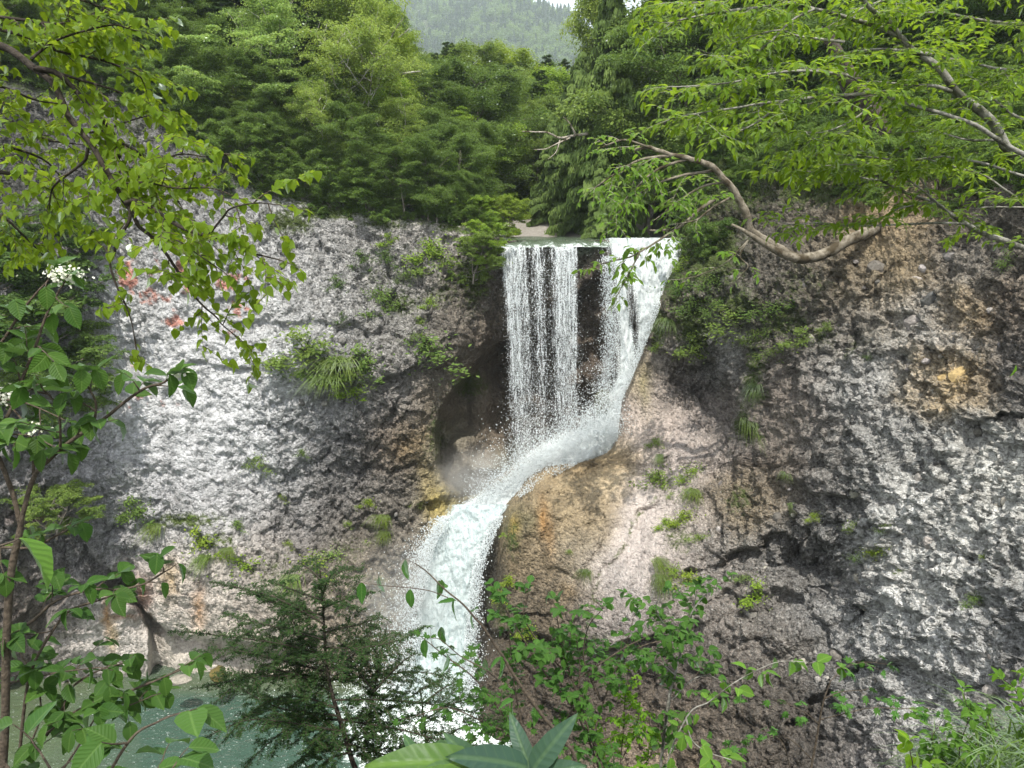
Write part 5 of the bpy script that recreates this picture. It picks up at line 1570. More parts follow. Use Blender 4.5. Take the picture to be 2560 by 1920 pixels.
# ---- leafy limbs hanging in from the upper left
UL = dict(every=.066, tl=(.14, .42), leaf=.049, ls=.030, droop=-.07, ldroop=-.45, tr=.003, sub=1, vert=.9, flat=.45, out=.7)
Yt = 3.4
plant('broadleaf_tree', 'tree at upper left with dark forking limbs and glowing yellow green heart shaped leaves', 'tree', (-3.6, 3.6, bank_z(np.array(-3.6), np.array(3.6))), [
    ([(-330, 2300), (-300, 1500), (-290, 900), (-260, 300), (-240, -300)], [3.8, 3.7, 3.6, 3.6, 3.8], .13, .09, None),
    ([(-280, 30), (-150, 70), (0, 114), (42, 135), (84, 169), (122, 198), (143, 236), (165, 287), (194, 325), (228, 367), (253, 409), (287, 460), (316, 506), (333, 532), (350, 565), (380, 591), (409, 624), (435, 662), (460, 700), (485, 739), (513, 769), (544, 794), (557, 811), (586, 836)], [3.6, 3.4, 3.4, 3.3, 3.2], .019, .0022, .55),
    ([(84, 169), (139, 181), (186, 224), (219, 262), (253, 300), (274, 321), (287, 346), (295, 380), (299, 415), (296, 455)], [3.42, 3.5, 3.5], .013, .004, .25),
    ([(287, 350), (338, 376), (371, 409), (405, 447), (430, 480), (450, 510)], [3.5, 3.6], .007, .003, .1),
    ([(316, 506), (338, 502), (371, 515), (405, 540), (430, 557), (464, 574), (506, 587), (544, 595), (574, 612), (612, 629), (660, 640), (700, 650)], [3.3, 3.1], .012, .003, .1),
    ([(523, 587), (557, 544), (580, 520), (640, 508), (690, 512)], [3.15, 3.0], .005, .002, .1),
    ([(325, 510), (325, 548), (308, 578), (291, 608), (287, 633), (276, 660), (295, 722), (312, 756), (325, 790), (333, 819), (338, 853)], [3.3, 3.3], .008, .002, .4, dict(tl=(.1, .2), every=.12)),
    ([(219, 371), (211, 401), (177, 430), (143, 456), (127, 485), (118, 570)], [3.4, 3.5], .008, .003, .2),
    ([(376, 409), (422, 392), (464, 385), (515, 392), (560, 385)], [3.55, 3.5], .005, .002, .1),
    ([(76, 148), (101, 127), (139, 101), (200, 80), (280, 62), (320, 70)], [3.4, 3.5], .007, .003, .1),
    ([(-120, 290), (0, 300), (60, 320), (120, 350), (190, 360)], [3.6, 3.9], .012, .003, .2),
    ([(-120, 420), (0, 430), (50, 440), (100, 480), (140, 520), (170, 560)], [3.7, 4.0], .012, .003, .2),
    ([(-100, 30), (60, 50), (140, 60), (220, 40), (290, 5)], [3.6, 3.7], .009, .003, .1),
    ([(-120, 515), (0, 540), (60, 590), (110, 640)], [3.8, 4.0], .009, .003, .2),
    ([(-60, 60), (60, 90), (150, 130), (250, 150), (340, 185), (360, 210)], [3.6, 3.8], .009, .003, .1),
    ([(139, 181), (220, 205), (300, 230), (370, 270)], [3.5, 3.6], .007, .003, .1),
    ([(-100, -40), (80, -30), (200, 0), (260, 20)], [3.7, 3.9], .009, .003, .1),
    ([(-100, 200), (0, 215), (90, 250), (160, 260)], [3.7, 4.1], .009, .003, .1),
    ([(-100, 350), (30, 370), (110, 400), (150, 440)], [3.8, 4.1], .009, .003, .1),
    ([(194, 325), (240, 330), (330, 300), (390, 285)], [3.5, 3.6], .006, .002, .3),
    ([(287, 460), (360, 455), (440, 470), (520, 470), (560, 480)], [3.4, 3.4], .005, .002, .2),
    ([(380, 591), (440, 600), (500, 640), (560, 680)], [3.2, 3.1], .004, .002, .5, dict(tl=(.08, .15))),
], None, 'heart', M_NEARLEAF, (1.55, 1.32, .55), M_TWIG, M_LIMB, 1, **UL)

# ---- beech limbs with flat sprays entering from the upper right
UR = dict(every=.088, tl=(.22, .55), leaf=.064, ls=.032, droop=-.04, ldroop=-.12, tr=.0025, sub=1, vert=.14, flat=.22, out=.8, up=.02)
plant('beech_tree', 'beech leaning in from the upper right with grey limbs and flat bright sprays', 'tree', (4.9, 5.2, bank_z(np.array(4.9), np.array(5.2))), [
    ([(3150, 2000), (3080, 1300), (3000, 800), (2900, 560), (2760, 460), (2560, 386), (2504, 338), (2462, 291), (2411, 240), (2373, 202), (2331, 160), (2293, 127), (2251, 93), (2200, 76), (2158, 59), (2099, 38), (2040, 21), (1998, 4)], [5.4, 5.2, 5.0, 5.0, 5.0], .044, .007, .62),
    ([(2640, 400), (2560, 385), (2495, 350), (2440, 312), (2377, 291), (2318, 274), (2259, 253), (2208, 240), (2170, 232), (2141, 202), (2120, 190)], [5.0, 4.9, 4.7], .017, .005, .4),
    ([(2377, 228), (2335, 215), (2268, 211), (2200, 205)], [5.0, 4.8], .014, .004, .2),
    ([(2170, 236), (2082, 238), (2023, 245), (1955, 253), (1913, 257), (1850, 268), (1780, 278), (1700, 290), (1665, 300)], [4.8, 4.4], .011, .003, .12),
    ([(2327, 135), (2268, 127), (2200, 122), (2130, 130)], [5.0, 4.9], .012, .004, .2),
    ([(2251, 92), (2221, 55), (2192, 34), (2162, 4), (2140, -40)], [5.0, 4.8], .018, .012, .4),
    ([(2110, 105), (2048, 97), (1989, 89), (1947, 76), (1880, 90)], [4.9, 4.8], .010, .003, .2),
    ([(2120, 190), (2050, 180), (1980, 178), (1900, 190), (1830, 207), (1750, 215), (1690, 218)], [4.7, 4.5], .010, .003, .05),
    ([(1998, 4), (1900, 18), (1800, 30), (1700, 50), (1660, 70)], [5.0, 4.9], .011, .003, .05),
    ([(1960, 253), (1900, 300), (1860, 322), (1820, 335)], [4.6, 4.4], .007, .002, .2),
    ([(2640, 190), (2560, 180), (2480, 170), (2400, 150), (2330, 145)], [5.3, 5.2], .014, .003, .1),
    ([(2640, 60), (2560, 60), (2450, 50), (2350, 30), (2280, 35)], [5.3, 5.2], .014, .003, .1),
    ([(2640, 310), (2560, 300), (2500, 262), (2440, 200), (2400, 190)], [5.4, 5.5], .014, .003, .1),
    ([(2040, 21), (1980, 50), (1920, 110), (1860, 140), (1790, 140)], [5.0, 4.7], .009, .003, .1),
    ([(2350, -40), (2250, -10), (2180, 10), (2080, 60)], [5.2, 5.0], .010, .003, .1),
    ([(2100, -60), (1950, -40), (1850, -10), (1760, 5), (1660, 10)], [5.2, 5.0], .010, .003, .1),
    ([(2208, 240), (2130, 300), (2060, 330), (2000, 330)], [4.8, 4.6], .007, .003, .2),
    ([(2495, 350), (2420, 350), (2340, 330), (2260, 330)], [5.1, 5.2], .009, .003, .2),
    ([(2640, -20), (2520, -30), (2420, -30)], [5.3, 5.2], .012, .003, .1),
], None, 'lance', M_NEARLEAF, (1.4, 1.28, .55), M_TWIGPALE, M_TWIGPALE, 2, **UR)
plant('beech_tree', 'low grey beech limb sweeping out over the tan earth scar on the right', 'tree', (6.6, 6.4, bank_z(np.array(6.6), np.array(6.4))), [
    ([(3200, 1500), (3100, 1100), (2900, 760), (2700, 660), (2560, 616), (2462, 586), (2411, 561), (2377, 536), (2331, 506), (2280, 485), (2208, 460), (2166, 447), (2082, 422)], [6.6, 6.3, 6.0, 5.8], .034, .004, .72),
    ([(2331, 502), (2318, 473), (2301, 447), (2280, 426), (2240, 410)], [5.9, 5.8], .010, .004, .3),
    ([(2120, 450), (2082, 441), (2027, 430), (1980, 425), (1945, 428)], [5.8, 5.6], .007, .003, .05),
    ([(2411, 561), (2335, 557), (2268, 559), (2175, 565), (2090, 561), (2040, 557), (1980, 560), (1925, 548)], [6.0, 5.6], .010, .003, .5),
    ([(2640, 530), (2560, 502), (2512, 473), (2462, 439), (2403, 422), (2330, 400)], [6.0, 6.0], .012, .004, .25),
    ([(2640, 450), (2560, 440), (2450, 405), (2350, 392), (2250, 402), (2150, 390), (2050, 385), (1960, 400)], [5.7, 5.3], .012, .003, .3),
    ([(2377, 536), (2300, 470), (2220, 420), (2140, 412), (2060, 415)], [5.9, 5.6], .008, .003, .3),
    ([(2331, 506), (2250, 520), (2200, 545), (2150, 540)], [5.9, 5.8], .007, .003, .3),
    ([(2640, 520), (2540, 518), (2470, 518), (2440, 522)], [6.0, 6.0], .009, .004, None),
], None, 'lance', M_NEARLEAF, (1.4, 1.25, .55), M_TWIGPALE, M_TWIGPALE, 3, **dict(UR, leaf=.078, every=.10, tl=(.2, .45)))

# ---- dead trunk arching out of the right cliff, with the living shoots it carries
DT = dict(every=.32, tl=(.6, 1.6), leaf=.25, ls=.13, droop=-.08, ldroop=-.15, tr=.012, sub=1, vert=.8, flat=.35, out=.7)
bb = W(2200, 570, 25.8)
plant('dead_tree', 'weathered trunk arching out from the right cliff like a hook toward the falls', 'tree', bb, [
    ([(2200, 566), (2166, 582), (2124, 599), (2082, 624), (2040, 641), (2006, 646), (1972, 637), (1930, 612), (1896, 591), (1875, 574), (1867, 544), (1858, 519), (1841, 485), (1816, 456), (1791, 426), (1761, 409), (1723, 397), (1685, 388), (1650, 378), (1620, 368), (1584, 376)], [25.8, 25.0, 24.6, 24.4, 24.6], .215, .05, None),
    ([(1829, 561), (1862, 578), (1900, 603), (1955, 634), (1990, 645)], [24.4, 24.4, 24.55], .04, .15, None),
    ([(1787, 498), (1750, 523), (1702, 565), (1652, 576), (1622, 576)], [24.6, 24.3], .07, .03, None),
    ([(1791, 426), (1700, 440), (1620, 470), (1560, 520)], [24.6, 24.4], .05, .02, .15),
    ([(1723, 397), (1650, 420), (1590, 470), (1530, 540)], [24.5, 24.2], .05, .02, .1),
    ([(1685, 388), (1600, 400), (1530, 440), (1480, 475)], [24.5, 24.2], .05, .02, .1),
    ([(1620, 368), (1560, 350), (1500, 370)], [24.5, 24.2], .04, .02, .1),
    ([(1841, 485), (1780, 520), (1740, 550), (1690, 560)], [24.6, 24.3], .04, .02, .1),
    ([(1816, 456), (1760, 465), (1700, 500), (1650, 540)], [24.6, 24.9], .04, .02, .1),
    ([(1702, 565), (1640, 605), (1580, 640), (1520, 655), (1470, 672)], [24.3, 23.8], .04, .015, .25, dict(leaf=.30, tl=(.4, .9), every=.2)),
    ([(1600, 630), (1570, 690), (1545, 735)], [24.0, 23.9], .03, .012, .2, dict(leaf=.30, tl=(.4, .8), every=.2)),
    ([(1870, 600), (1850, 640), (1870, 665), (1850, 690)], [24.4, 24.2], .03, .01, .4, dict(leaf=.3, tl=(.4, .8))),
    ([(1870, 600), (1810, 660), (1740, 690), (1690, 700)], [24.4, 24.2], .02, .01, .5, dict(leaf=.25, tl=(.4, .8))),
], None, 'lance', M_NEARLEAF, (1.35, 1.35, .8), M_DEAD, M_MOSSBARK, 4, **DT)

# leaning brown trunk and roots in the shade of the right bank
plant('dead_tree', 'broken brown trunk leaning in the shade behind the beech sprays', 'tree', W(2240, 400, 28), [
    ([(2240, 400), (2210, 345), (2175, 270), (2130, 200), (2080, 110), (2058, 68)], [28, 27.5], .42, .16, None),
    ([(2190, 400), (2160, 330), (2120, 240), (2090, 180)], [28.5, 28], .2, .08, None),
    ([(2240, 370), (2200, 300), (2170, 245)], [27.6, 27.2], .06, .04, None),
], None, 'lance', M_NEARLEAF, (1, 1, 1), M_DEAD, M_BARKD, 5)
plant('dead_tree', 'small dead snag with short broken arms among bushes left of the lip', 'tree', W(1124, 525, 34.9), [
    ([(1124, 525), (1124, 495), (1126, 470), (1140, 450), (1150, 400), (1148, 350)], [34.9, 35.2], .17, .05, None),
    ([(1126, 485), (1112, 475), (1104, 466)], [34.9, 34.8], .07, .03, None), ([(1127, 480), (1140, 476), (1152, 468)], [34.9, 34.8], .06, .03, None),
], None, 'lance', M_NEARLEAF, (1, 1, 1), M_DEAD, M_DEAD, 6)
plant('dead_branch', 'bleached bare branches reaching out of the weeping cypress toward the gap', 'branch', W(1470, 335, 36.0), [
    ([(1470, 335), (1440, 338), (1400, 345), (1370, 332), (1335, 330), (1305, 328)], [36.0, 34.5], .07, .02, None),
    ([(1440, 338), (1425, 310), (1408, 292)], [35.6, 35.2], .05, .02, None),
    ([(1425, 345), (1395, 358), (1365, 372), (1335, 374)], [35.4, 34.6], .04, .015, None),
    ([(1400, 350), (1390, 380), (1370, 398)], [35.2, 34.8], .03, .012, None),
], None, 'lance', M_NEARLEAF, (1, 1, 1), M_DEAD, M_DEAD, 7)
plant('dead_branch', 'thin grey limbs crossing in front of the pale tree left of the gap', 'branch', W(955, 150, 37.5), [
    ([(955, 155), (970, 110), (990, 70), (1010, 45)], [37.5, 37.0], .07, .02, None), ([(960, 140), (985, 105), (1025, 70)], [37.5, 37.0], .05, .02, None),
    ([(955, 212), (985, 190), (1020, 182), (1050, 178)], [37.5, 36.6], .09, .03, None), ([(962, 290), (990, 270), (1020, 258)], [37.5, 36.6], .08, .03, None),
], None, 'lance', M_NEARLEAF, (1, 1, 1), M_DEAD, M_BIRCH, 8)


# ---- flowering hydrangea at the left edge
def flowers(parent, px, py, Y, r, n, seed):
    g = np.random.default_rng(seed); c = W(px, py, Y)
    q = c + g.normal(size=(n, 3)) * np.array([r, r, r * .45])
    d = g.normal(size=(n, 3)); nn = unit(q - c) + np.array([0, -.6, .8]) + .4 * g.normal(size=(n, 3))
    V, F, rr = leaf_quads(q, d, nn, .011 * (.6 + .8 * g.random(n)), .010 + 0 * g.random(n), g.random(n))
    o = mk('flower_head', V, F, M_PETAL, parent, attrs={'rnd': rr})
    o['kind'] = 'stuff'


HY = dict(every=.07, tl=(.07, .18), leaf=.072, ls=.05, droop=.0, ldroop=-.12, tr=.003, sub=0, vert=.5, flat=.35, out=.7, opp=True, up=.15)
hb = W(15, 2200, 2.15)
h1 = plant('hydrangea', 'hydrangea shrub at the left edge with large green leaves and white flower heads', 'shrub', hb, [
    ([(-10, 2200), (10, 1920), (18, 1600), (30, 1430), (52, 1317)], [2.15, 2.15], .015, .010, None),
    ([(52, 1317), (57, 1284), (84, 1191), (127, 1144), (177, 1102), (228, 1068), (270, 1039), (312, 1005), (363, 971), (405, 959), (422, 948)], [2.15, 2.1], .008, .003, .35),
    ([(52, 1317), (30, 1230), (0, 1150), (-20, 1100), (25, 1026), (59, 938), (89, 862), (114, 786), (148, 722)], [2.15, 2.2], .008, .003, .45),
    ([(-20, 900), (0, 862), (25, 824), (51, 781), (84, 739), (120, 700)], [2.2, 2.25], .005, .003, .1),
    ([(84, 1191), (80, 1120), (60, 1060), (30, 1020)], [2.15, 2.2], .005, .003, .3),
    ([(150, 1125), (150, 1060), (140, 1010), (120, 985)], [2.1, 2.0], .004, .002, .3),
    ([(235, 1062), (240, 1010), (225, 975), (215, 960)], [2.1, 2.05], .004, .002, .3),
    ([(-40, 1000), (20, 1000), (70, 1010), (140, 1040)], [2.2, 2.2], .004, .002, .1),
    ([(-40, 1080), (20, 1085), (80, 1090), (120, 1110)], [2.2, 2.1], .004, .002, .1),
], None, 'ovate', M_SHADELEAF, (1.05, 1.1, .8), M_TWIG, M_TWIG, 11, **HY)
flowers(h1, 155, 683, 2.22, .034, 150, 1); flowers(h1, 10, 990, 2.2, .03, 90, 2); flowers(h1, 80, 1070, 2.15, .018, 40, 3); flowers(h1, 452, 932, 2.1, .016, 50, 4)
plant('hydrangea', 'lower hydrangea branches spreading over the view of the round boulder', 'shrub', W(30, 2250, 2.3), [
    ([(30, 2250), (60, 1990), (101, 1853), (135, 1815), (186, 1781), (236, 1756), (295, 1739), (359, 1714), (401, 1697), (460, 1671)], [2.3, 2.2], .008, .003, .45),
    ([(-40, 1640), (0, 1612), (84, 1549), (127, 1511), (169, 1490), (236, 1473), (295, 1473), (359, 1460), (410, 1430)], [2.25, 2.2], .006, .003, .25),
    ([(40, 1990), (59, 1768), (84, 1663), (139, 1566), (181, 1524), (253, 1498), (300, 1478)], [2.3, 2.25], .006, .003, .7),
    ([(-60, 1400), (0, 1370), (80, 1370), (140, 1340), (160, 1330)], [2.2, 2.2], .005, .003, .3),
    ([(60, 1900), (100, 1790), (90, 1700), (60, 1650)], [2.3, 2.3], .004, .002, .5),
    ([(140, 1815), (180, 1720), (240, 1680), (300, 1660)], [2.3, 2.2], .004, .002, .3),
    ([(-30, 1720), (60, 1700), (150, 1680), (240, 1670)], [2.3, 2.2], .004, .002, .2),
    ([(100, 1860), (150, 1800), (200, 1780), (300, 1770), (370, 1745)], [2.3, 2.2], .004, .002, .4),
    ([(110, 1990), (200, 1860), (230, 1810), (240, 1790)], [2.2, 2.1], .004, .002, .8),
], None, 'ovate', M_SHADELEAF, (.9, 1.0, .75), M_TWIG, M_TWIG, 12, **HY)
# big soft leaves right below the lens
plant('knotweed', 'very near plant with broad soft pale green leaves at the lower left corner', 'plant', W(150, 2700, 1.25), [
    ([(150, 2700), (120, 2150), (60, 2000), (0, 1900), (-60, 1860)], [1.25, 1.2], .005, .003, .6),
    ([(150, 2700), (200, 2150), (260, 1960), (330, 1840), (400, 1800)], [1.25, 1.25], .005, .002, .6),
    ([(150, 2700), (160, 2100), (140, 1960), (100, 1880)], [1.25, 1.3], .005, .002, .6),
    ([(200, 2150), (300, 2010), (400, 1950)], [1.25, 1.3], .004, .002, .5),
], None, 'ovate', M_SHADELEAF, (1.0, 1.1, .95), M_TWIG, M_TWIG, 13, **dict(HY, leaf=.075, ls=.045, tl=(.08, .16), every=.12, ldroop=-.05, opp=False))
plant('knotweed', 'single broad pale leaf cluster close to the lens at the left edge', 'plant', W(-60, 2700, 1.1), [
    ([(-60, 2700), (-100, 1800), (-90, 1500), (-60, 1400), (-20, 1370)], [1.1, 1.1], .005, .003, .93),
], None, 'ovate', M_SHADELEAF, (1.5, 1.5, 1.1), M_TWIG, M_TWIG, 14, **dict(HY, leaf=.10, ls=.09, tl=(.05, .08), every=.3, ldroop=-.05))


# ---- young hemlock in front of the lower fall
def needle_branch(P, tw, nd, rg, sub_len=.16, step=.017):
    seg = np.linalg.norm(np.diff(P, axis=0), axis=1); cum = np.concatenate([[0], np.cumsum(seg)]); L = cum[-1]
    s = .03; sd = 1
    lines = [(P, L)]
    while s < L - .01:
        q = np.array([np.interp(s, cum, P[:, i]) for i in range(3)]); k = min(np.searchsorted(cum, s), len(P) - 1)
        t = unit(P[k] - P[k - 1]); h = np.array([t[1], -t[0], 0]); h = unit(h) if np.linalg.norm(h) > .2 else unit(rg.normal(size=3) * np.array([1, 1, .1]))
        l = sub_len * (1.05 - .75 * s / L) * (.6 + .7 * rg.random())
        d = t * .75 + h * sd * .8 + rg.normal(size=3) * .16 + np.array([0, 0, -.02])
        b = branch_path(q, d, l, 4, -.06, .1, rg)
        lines.append((b, l)); tw.append(tube(b, np.linspace(.0016, .0007, 5), 3))
        if l > .09:
            for w in range(int(l / .026)):
                k2 = 1 + int(rg.random() * 3)
                d2 = unit(b[k2] - b[k2 - 1]) * .8 + rg.normal(size=3) * np.array([.6, .6, .2])
                b2 = branch_path(b[k2], d2, l * .4, 3, -.06, .1, rg); lines.append((b2, l * .4)); tw.append(tube(b2, np.linspace(.001, .0006, 4), 3))
        sd = -sd; s += step * (.7 + .6 * rg.random()) * 1.35
    for b, l in lines:
        n = max(4, int(l / .0021))
        c = np.linspace(0, 1, len(b)); u = rg.random(n)
        p = np.stack([np.interp(u, c, b[:, i]) for i in range(3)], 1)
        k = np.minimum((u * (len(b) - 1)).astype(int), len(b) - 2); t = unit(b[k + 1] - b[k])
        h = np.stack([t[:, 1], -t[:, 0], 0 * u], 1); h = unit(h + 1e-4)
        e = np.where(rg.random(n) < .5, 1, -1)[:, None]
        d = h * e + t * .35 + rg.normal(size=(n, 3)) * .28
        ln = .0145 * (.7 + .6 * rg.random(n))
        nd[0].append(p + unit(d) * ln[:, None] * .5); nd[1].append(d); nd[2].append(np.array([0, 0, 1.]) + .5 * rg.normal(size=(n, 3))); nd[3].append(ln)


def hemlock(label, trunk, Y, branches, seed, base):
    rg = np.random.default_rng(seed)
    root = empty('hemlock_sapling', base, label, 'tree')
    T = limb3(trunk, Y); v, f = tube(T, np.linspace(.016, .003, len(T)), 7); mk('trunk', v, f, M_LIMB, root, smooth=True)
    tw = []; nd = [[], [], [], []]
    for pts, dy in branches:
        Yb = Y[0] if not isinstance(dy, tuple) else dy[0]
        a = Y[0] + rg.normal() * .03; bY = Y[0] + dy
        P = limb3(pts, [a, (a + bY) / 2, bY], 14)
        v, f = tube(P, np.linspace(.0055, .0014, len(P)), 5); mk('branch', v, f, M_LIMB, root, smooth=True)
        needle_branch(P, tw, nd, rg)
    needle_branch(T[len(T) // 2:], tw, nd, rg, .1)
    v, f = join(tw); o = mk('twigs', v, f, M_TWIG, root); o['kind'] = 'stuff'
    C, D, N_, L_ = [np.concatenate(x) for x in nd]
    V, F, r = leaf_quads(C, D, N_, L_, L_ * .27, rg.random(len(C)))
    o = mk('needles', V, F, M_NEEDLE, root, attrs={'rnd': r}); o['kind'] = 'stuff'; o.color = (.85, .92, .8, 1)


hemlock('young hemlock with dark feathery boughs in front of the pool and the lower fall', [(930, 2300), (905, 1990), (880, 1900), (850, 1800), (832, 1740), (818, 1680), (812, 1600), (808, 1520), (800, 1425)], [3.2, 3.2], [
    ([(805, 1500), (760, 1485), (700, 1462), (660, 1450)], .1), ([(810, 1560), (700, 1500), (600, 1470), (525, 1455)], -.2), ([(812, 1600), (700, 1570), (600, 1545), (560, 1530)], .3), ([(815, 1640), (700, 1610), (560, 1590), (420, 1576)], -.35), ([(825, 1700), (700, 1690), (590, 1700), (500, 1720)], -.5), ([(860, 1830), (740, 1810), (620, 1800), (500, 1850)], -.45),
    ([(820, 1680), (700, 1650), (580, 1625), (480, 1630)], .3), ([(830, 1730), (720, 1680), (620, 1690), (530, 1765)], -.3), ([(840, 1770), (740, 1740), (640, 1770), (560, 1850)], .1), ([(850, 1800), (760, 1800), (680, 1850), (600, 1930)], -.2), ([(870, 1860), (790, 1870), (700, 1940)], .2),
    ([(803, 1460), (850, 1430), (885, 1415)], .1), ([(808, 1520), (870, 1495), (930, 1480)], -.1), ([(812, 1580), (900, 1560), (960, 1540)], .2), ([(815, 1620), (900, 1620), (1000, 1600), (1061, 1566)], -.2), ([(825, 1700), (930, 1690), (1050, 1680), (1150, 1700)], .3),
    ([(835, 1750), (950, 1750), (1080, 1760), (1230, 1790)], 0.0), ([(850, 1800), (980, 1820), (1100, 1850), (1200, 1870)], -.3), ([(870, 1860), (1000, 1900), (1100, 1950)], .2), ([(905, 1900), (930, 1760), (950, 1650), (966, 1572)], .15),
    ([(935, 1730), (1000, 1660), (1045, 1630)], .1), ([(935, 1730), (890, 1670), (870, 1640)], .2), ([(818, 1660), (760, 1600), (720, 1530), (700, 1500)], .4), ([(820, 1680), (880, 1640), (920, 1600), (930, 1560)], .4),
    ([(845, 1790), (700, 1770), (600, 1720), (540, 1680)], .5), ([(850, 1800), (960, 1780), (1060, 1720), (1100, 1700)], .5), ([(806, 1490), (820, 1450), (840, 1420)], -.1), ([(870, 1850), (920, 1840), (1000, 1800), (1060, 1780)], .5), ([(860, 1830), (780, 1820), (720, 1790), (650, 1800)], .4),
    ([(802, 1450), (770, 1420), (745, 1405)], .05), ([(810, 1540), (740, 1520), (660, 1500), (640, 1480)], -.15), ([(880, 1880), (820, 1900), (760, 1960)], -.1), ([(890, 1890), (980, 1870), (1060, 1890)], .1),
], 41, W(940, 2400, 3.2))
hemlock('smaller hemlock bough behind the maple shrub at the bottom centre', [(1100, 2300), (1080, 1990), (1070, 1900), (1060, 1800), (1050, 1720)], [3.7, 3.7], [
    ([(1070, 1880), (1150, 1820), (1230, 1800), (1290, 1790)], .1), ([(1060, 1800), (1130, 1760), (1200, 1740), (1260, 1735)], -.1), ([(1075, 1900), (1000, 1860), (930, 1840)], .1), ([(1055, 1760), (1110, 1720), (1150, 1700)], .2), ([(1080, 1930), (1180, 1880), (1280, 1870)], .2),
], 42, W(1100, 2500, 3.7))

# ---- shrubs along the bottom
plant('alder_sapling', 'arching sapling with a few large drooping leaves crossing the lower fall', 'shrub', W(1470, 2300, 2.7), [
    ([(1470, 2300), (1441, 1930), (1411, 1853), (1356, 1790), (1314, 1735), (1280, 1680), (1259, 1642), (1234, 1608), (1209, 1570), (1183, 1541), (1154, 1507), (1112, 1473), (1069, 1431), (1036, 1408)], [2.7, 2.6], .009, .002, .42, dict(every=.12)),
    ([(1120, 1494), (1074, 1477), (1019, 1469), (964, 1465), (930, 1460)], [2.62, 2.6], .002, .0012, .1),
    ([(1251, 1705), (1209, 1671), (1154, 1642), (1103, 1600), (1080, 1595)], [2.75, 2.8], .003, .0015, .2),
], None, 'lance', M_SHADELEAF, (1.0, 1.25, 1.0), M_TWIG, M_TWIG, 21, **dict(every=.10, tl=(.04, .09), leaf=.09, ls=.06, droop=-.05, ldroop=-.3, tr=.0015, sub=0, vert=.5, flat=.5, out=.6))
MP = dict(every=.065, tl=(.08, .24), leaf=.047, ls=.05, droop=.0, ldroop=-.06, tr=.0017, sub=1, vert=.35, flat=.35, out=.6, opp=True)
plant('maple_shrub', 'maple shrub with pointed star leaves in front of the foam at bottom centre', 'shrub', W(1330, 2350, 3.0), [
    ([(1330, 2350), (1310, 1990), (1290, 1860), (1240, 1760), (1180, 1690), (1110, 1640), (1060, 1600)], [3.0, 2.9], .006, .002, .5),
    ([(1330, 2350), (1330, 1990), (1310, 1850), (1290, 1730), (1280, 1640), (1270, 1560)], [3.0, 3.1], .006, .002, .5),
    ([(1310, 1850), (1200, 1800), (1120, 1770), (1040, 1790)], [3.0, 2.9], .004, .002, .2),
    ([(1330, 1950), (1400, 1830), (1440, 1750), (1450, 1670), (1440, 1600)], [3.0, 3.1], .005, .002, .3),
    ([(1320, 1900), (1250, 1880), (1180, 1890), (1100, 1900)], [3.0, 3.0], .004, .002, .2),
    ([(1340, 1900), (1420, 1870), (1500, 1850), (1560, 1830)], [3.0, 3.0], .004, .002, .2),
    ([(1440, 1700), (1500, 1660), (1560, 1620), (1600, 1600)], [3.1, 3.1], .004, .002, .2),
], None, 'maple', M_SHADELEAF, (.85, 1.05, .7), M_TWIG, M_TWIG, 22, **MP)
VB = dict(every=.06, tl=(.07, .22), leaf=.047, ls=.04, droop=.01, ldroop=-.10, tr=.0017, sub=1, vert=.3, flat=.32, out=.6, opp=True)
plant('viburnum_shrub', 'shrub with oval veined leaves in front of the dark undercut rock', 'shrub', W(1560, 2350, 3.1), [
    ([(1560, 2350), (1520, 1990), (1480, 1850), (1430, 1700), (1400, 1600), (1390, 1510)], [3.1, 3.1], .007, .002, .5),
    ([(1520, 1990), (1450, 1800), (1360, 1680), (1300, 1580), (1250, 1500)], [3.1, 3.0], .006, .002, .45),
    ([(1480, 1850), (1520, 1720), (1560, 1630), (1580, 1560)], [3.1, 3.2], .005, .002, .3),
    ([(1430, 1700), (1350, 1610), (1310, 1540), (1320, 1490)], [3.1, 3.1], .004, .002, .3),
    ([(1500, 1750), (1460, 1650), (1470, 1570), (1500, 1530)], [3.1, 3.0], .004, .002, .3),
    ([(1560, 1640), (1620, 1610), (1700, 1600), (1760, 1620)], [3.2, 3.2], .004, .002, .2),
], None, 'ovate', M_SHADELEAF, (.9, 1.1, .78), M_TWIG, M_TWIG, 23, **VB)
plant('viburnum_shrub', 'leafy upright shrub with pale grey stems below the pink slab', 'shrub', W(1660, 2350, 3.3), [
    ([(1660, 2350), (1650, 1990), (1664, 1773), (1685, 1697), (1711, 1600), (1723, 1541), (1753, 1494), (1799, 1461)], [3.3, 3.3], .008, .002, .5),
    ([(1652, 1920), (1677, 1726), (1702, 1642), (1728, 1537), (1740, 1480)], [3.4, 3.4], .006, .002, .4),
    ([(1690, 1690), (1640, 1650), (1600, 1640), (1560, 1660)], [3.3, 3.2], .004, .002, .2),
    ([(1711, 1600), (1660, 1560), (1640, 1520), (1650, 1490)], [3.3, 3.2], .003, .002, .2),
    ([(1680, 1750), (1730, 1700), (1770, 1690), (1800, 1700)], [3.3, 3.3], .003, .002, .3),
], None, 'ovate', M_SHADELEAF, (1.05, 1.22, .85), M_TWIG, M_TWIGPALE, 24, **VB)
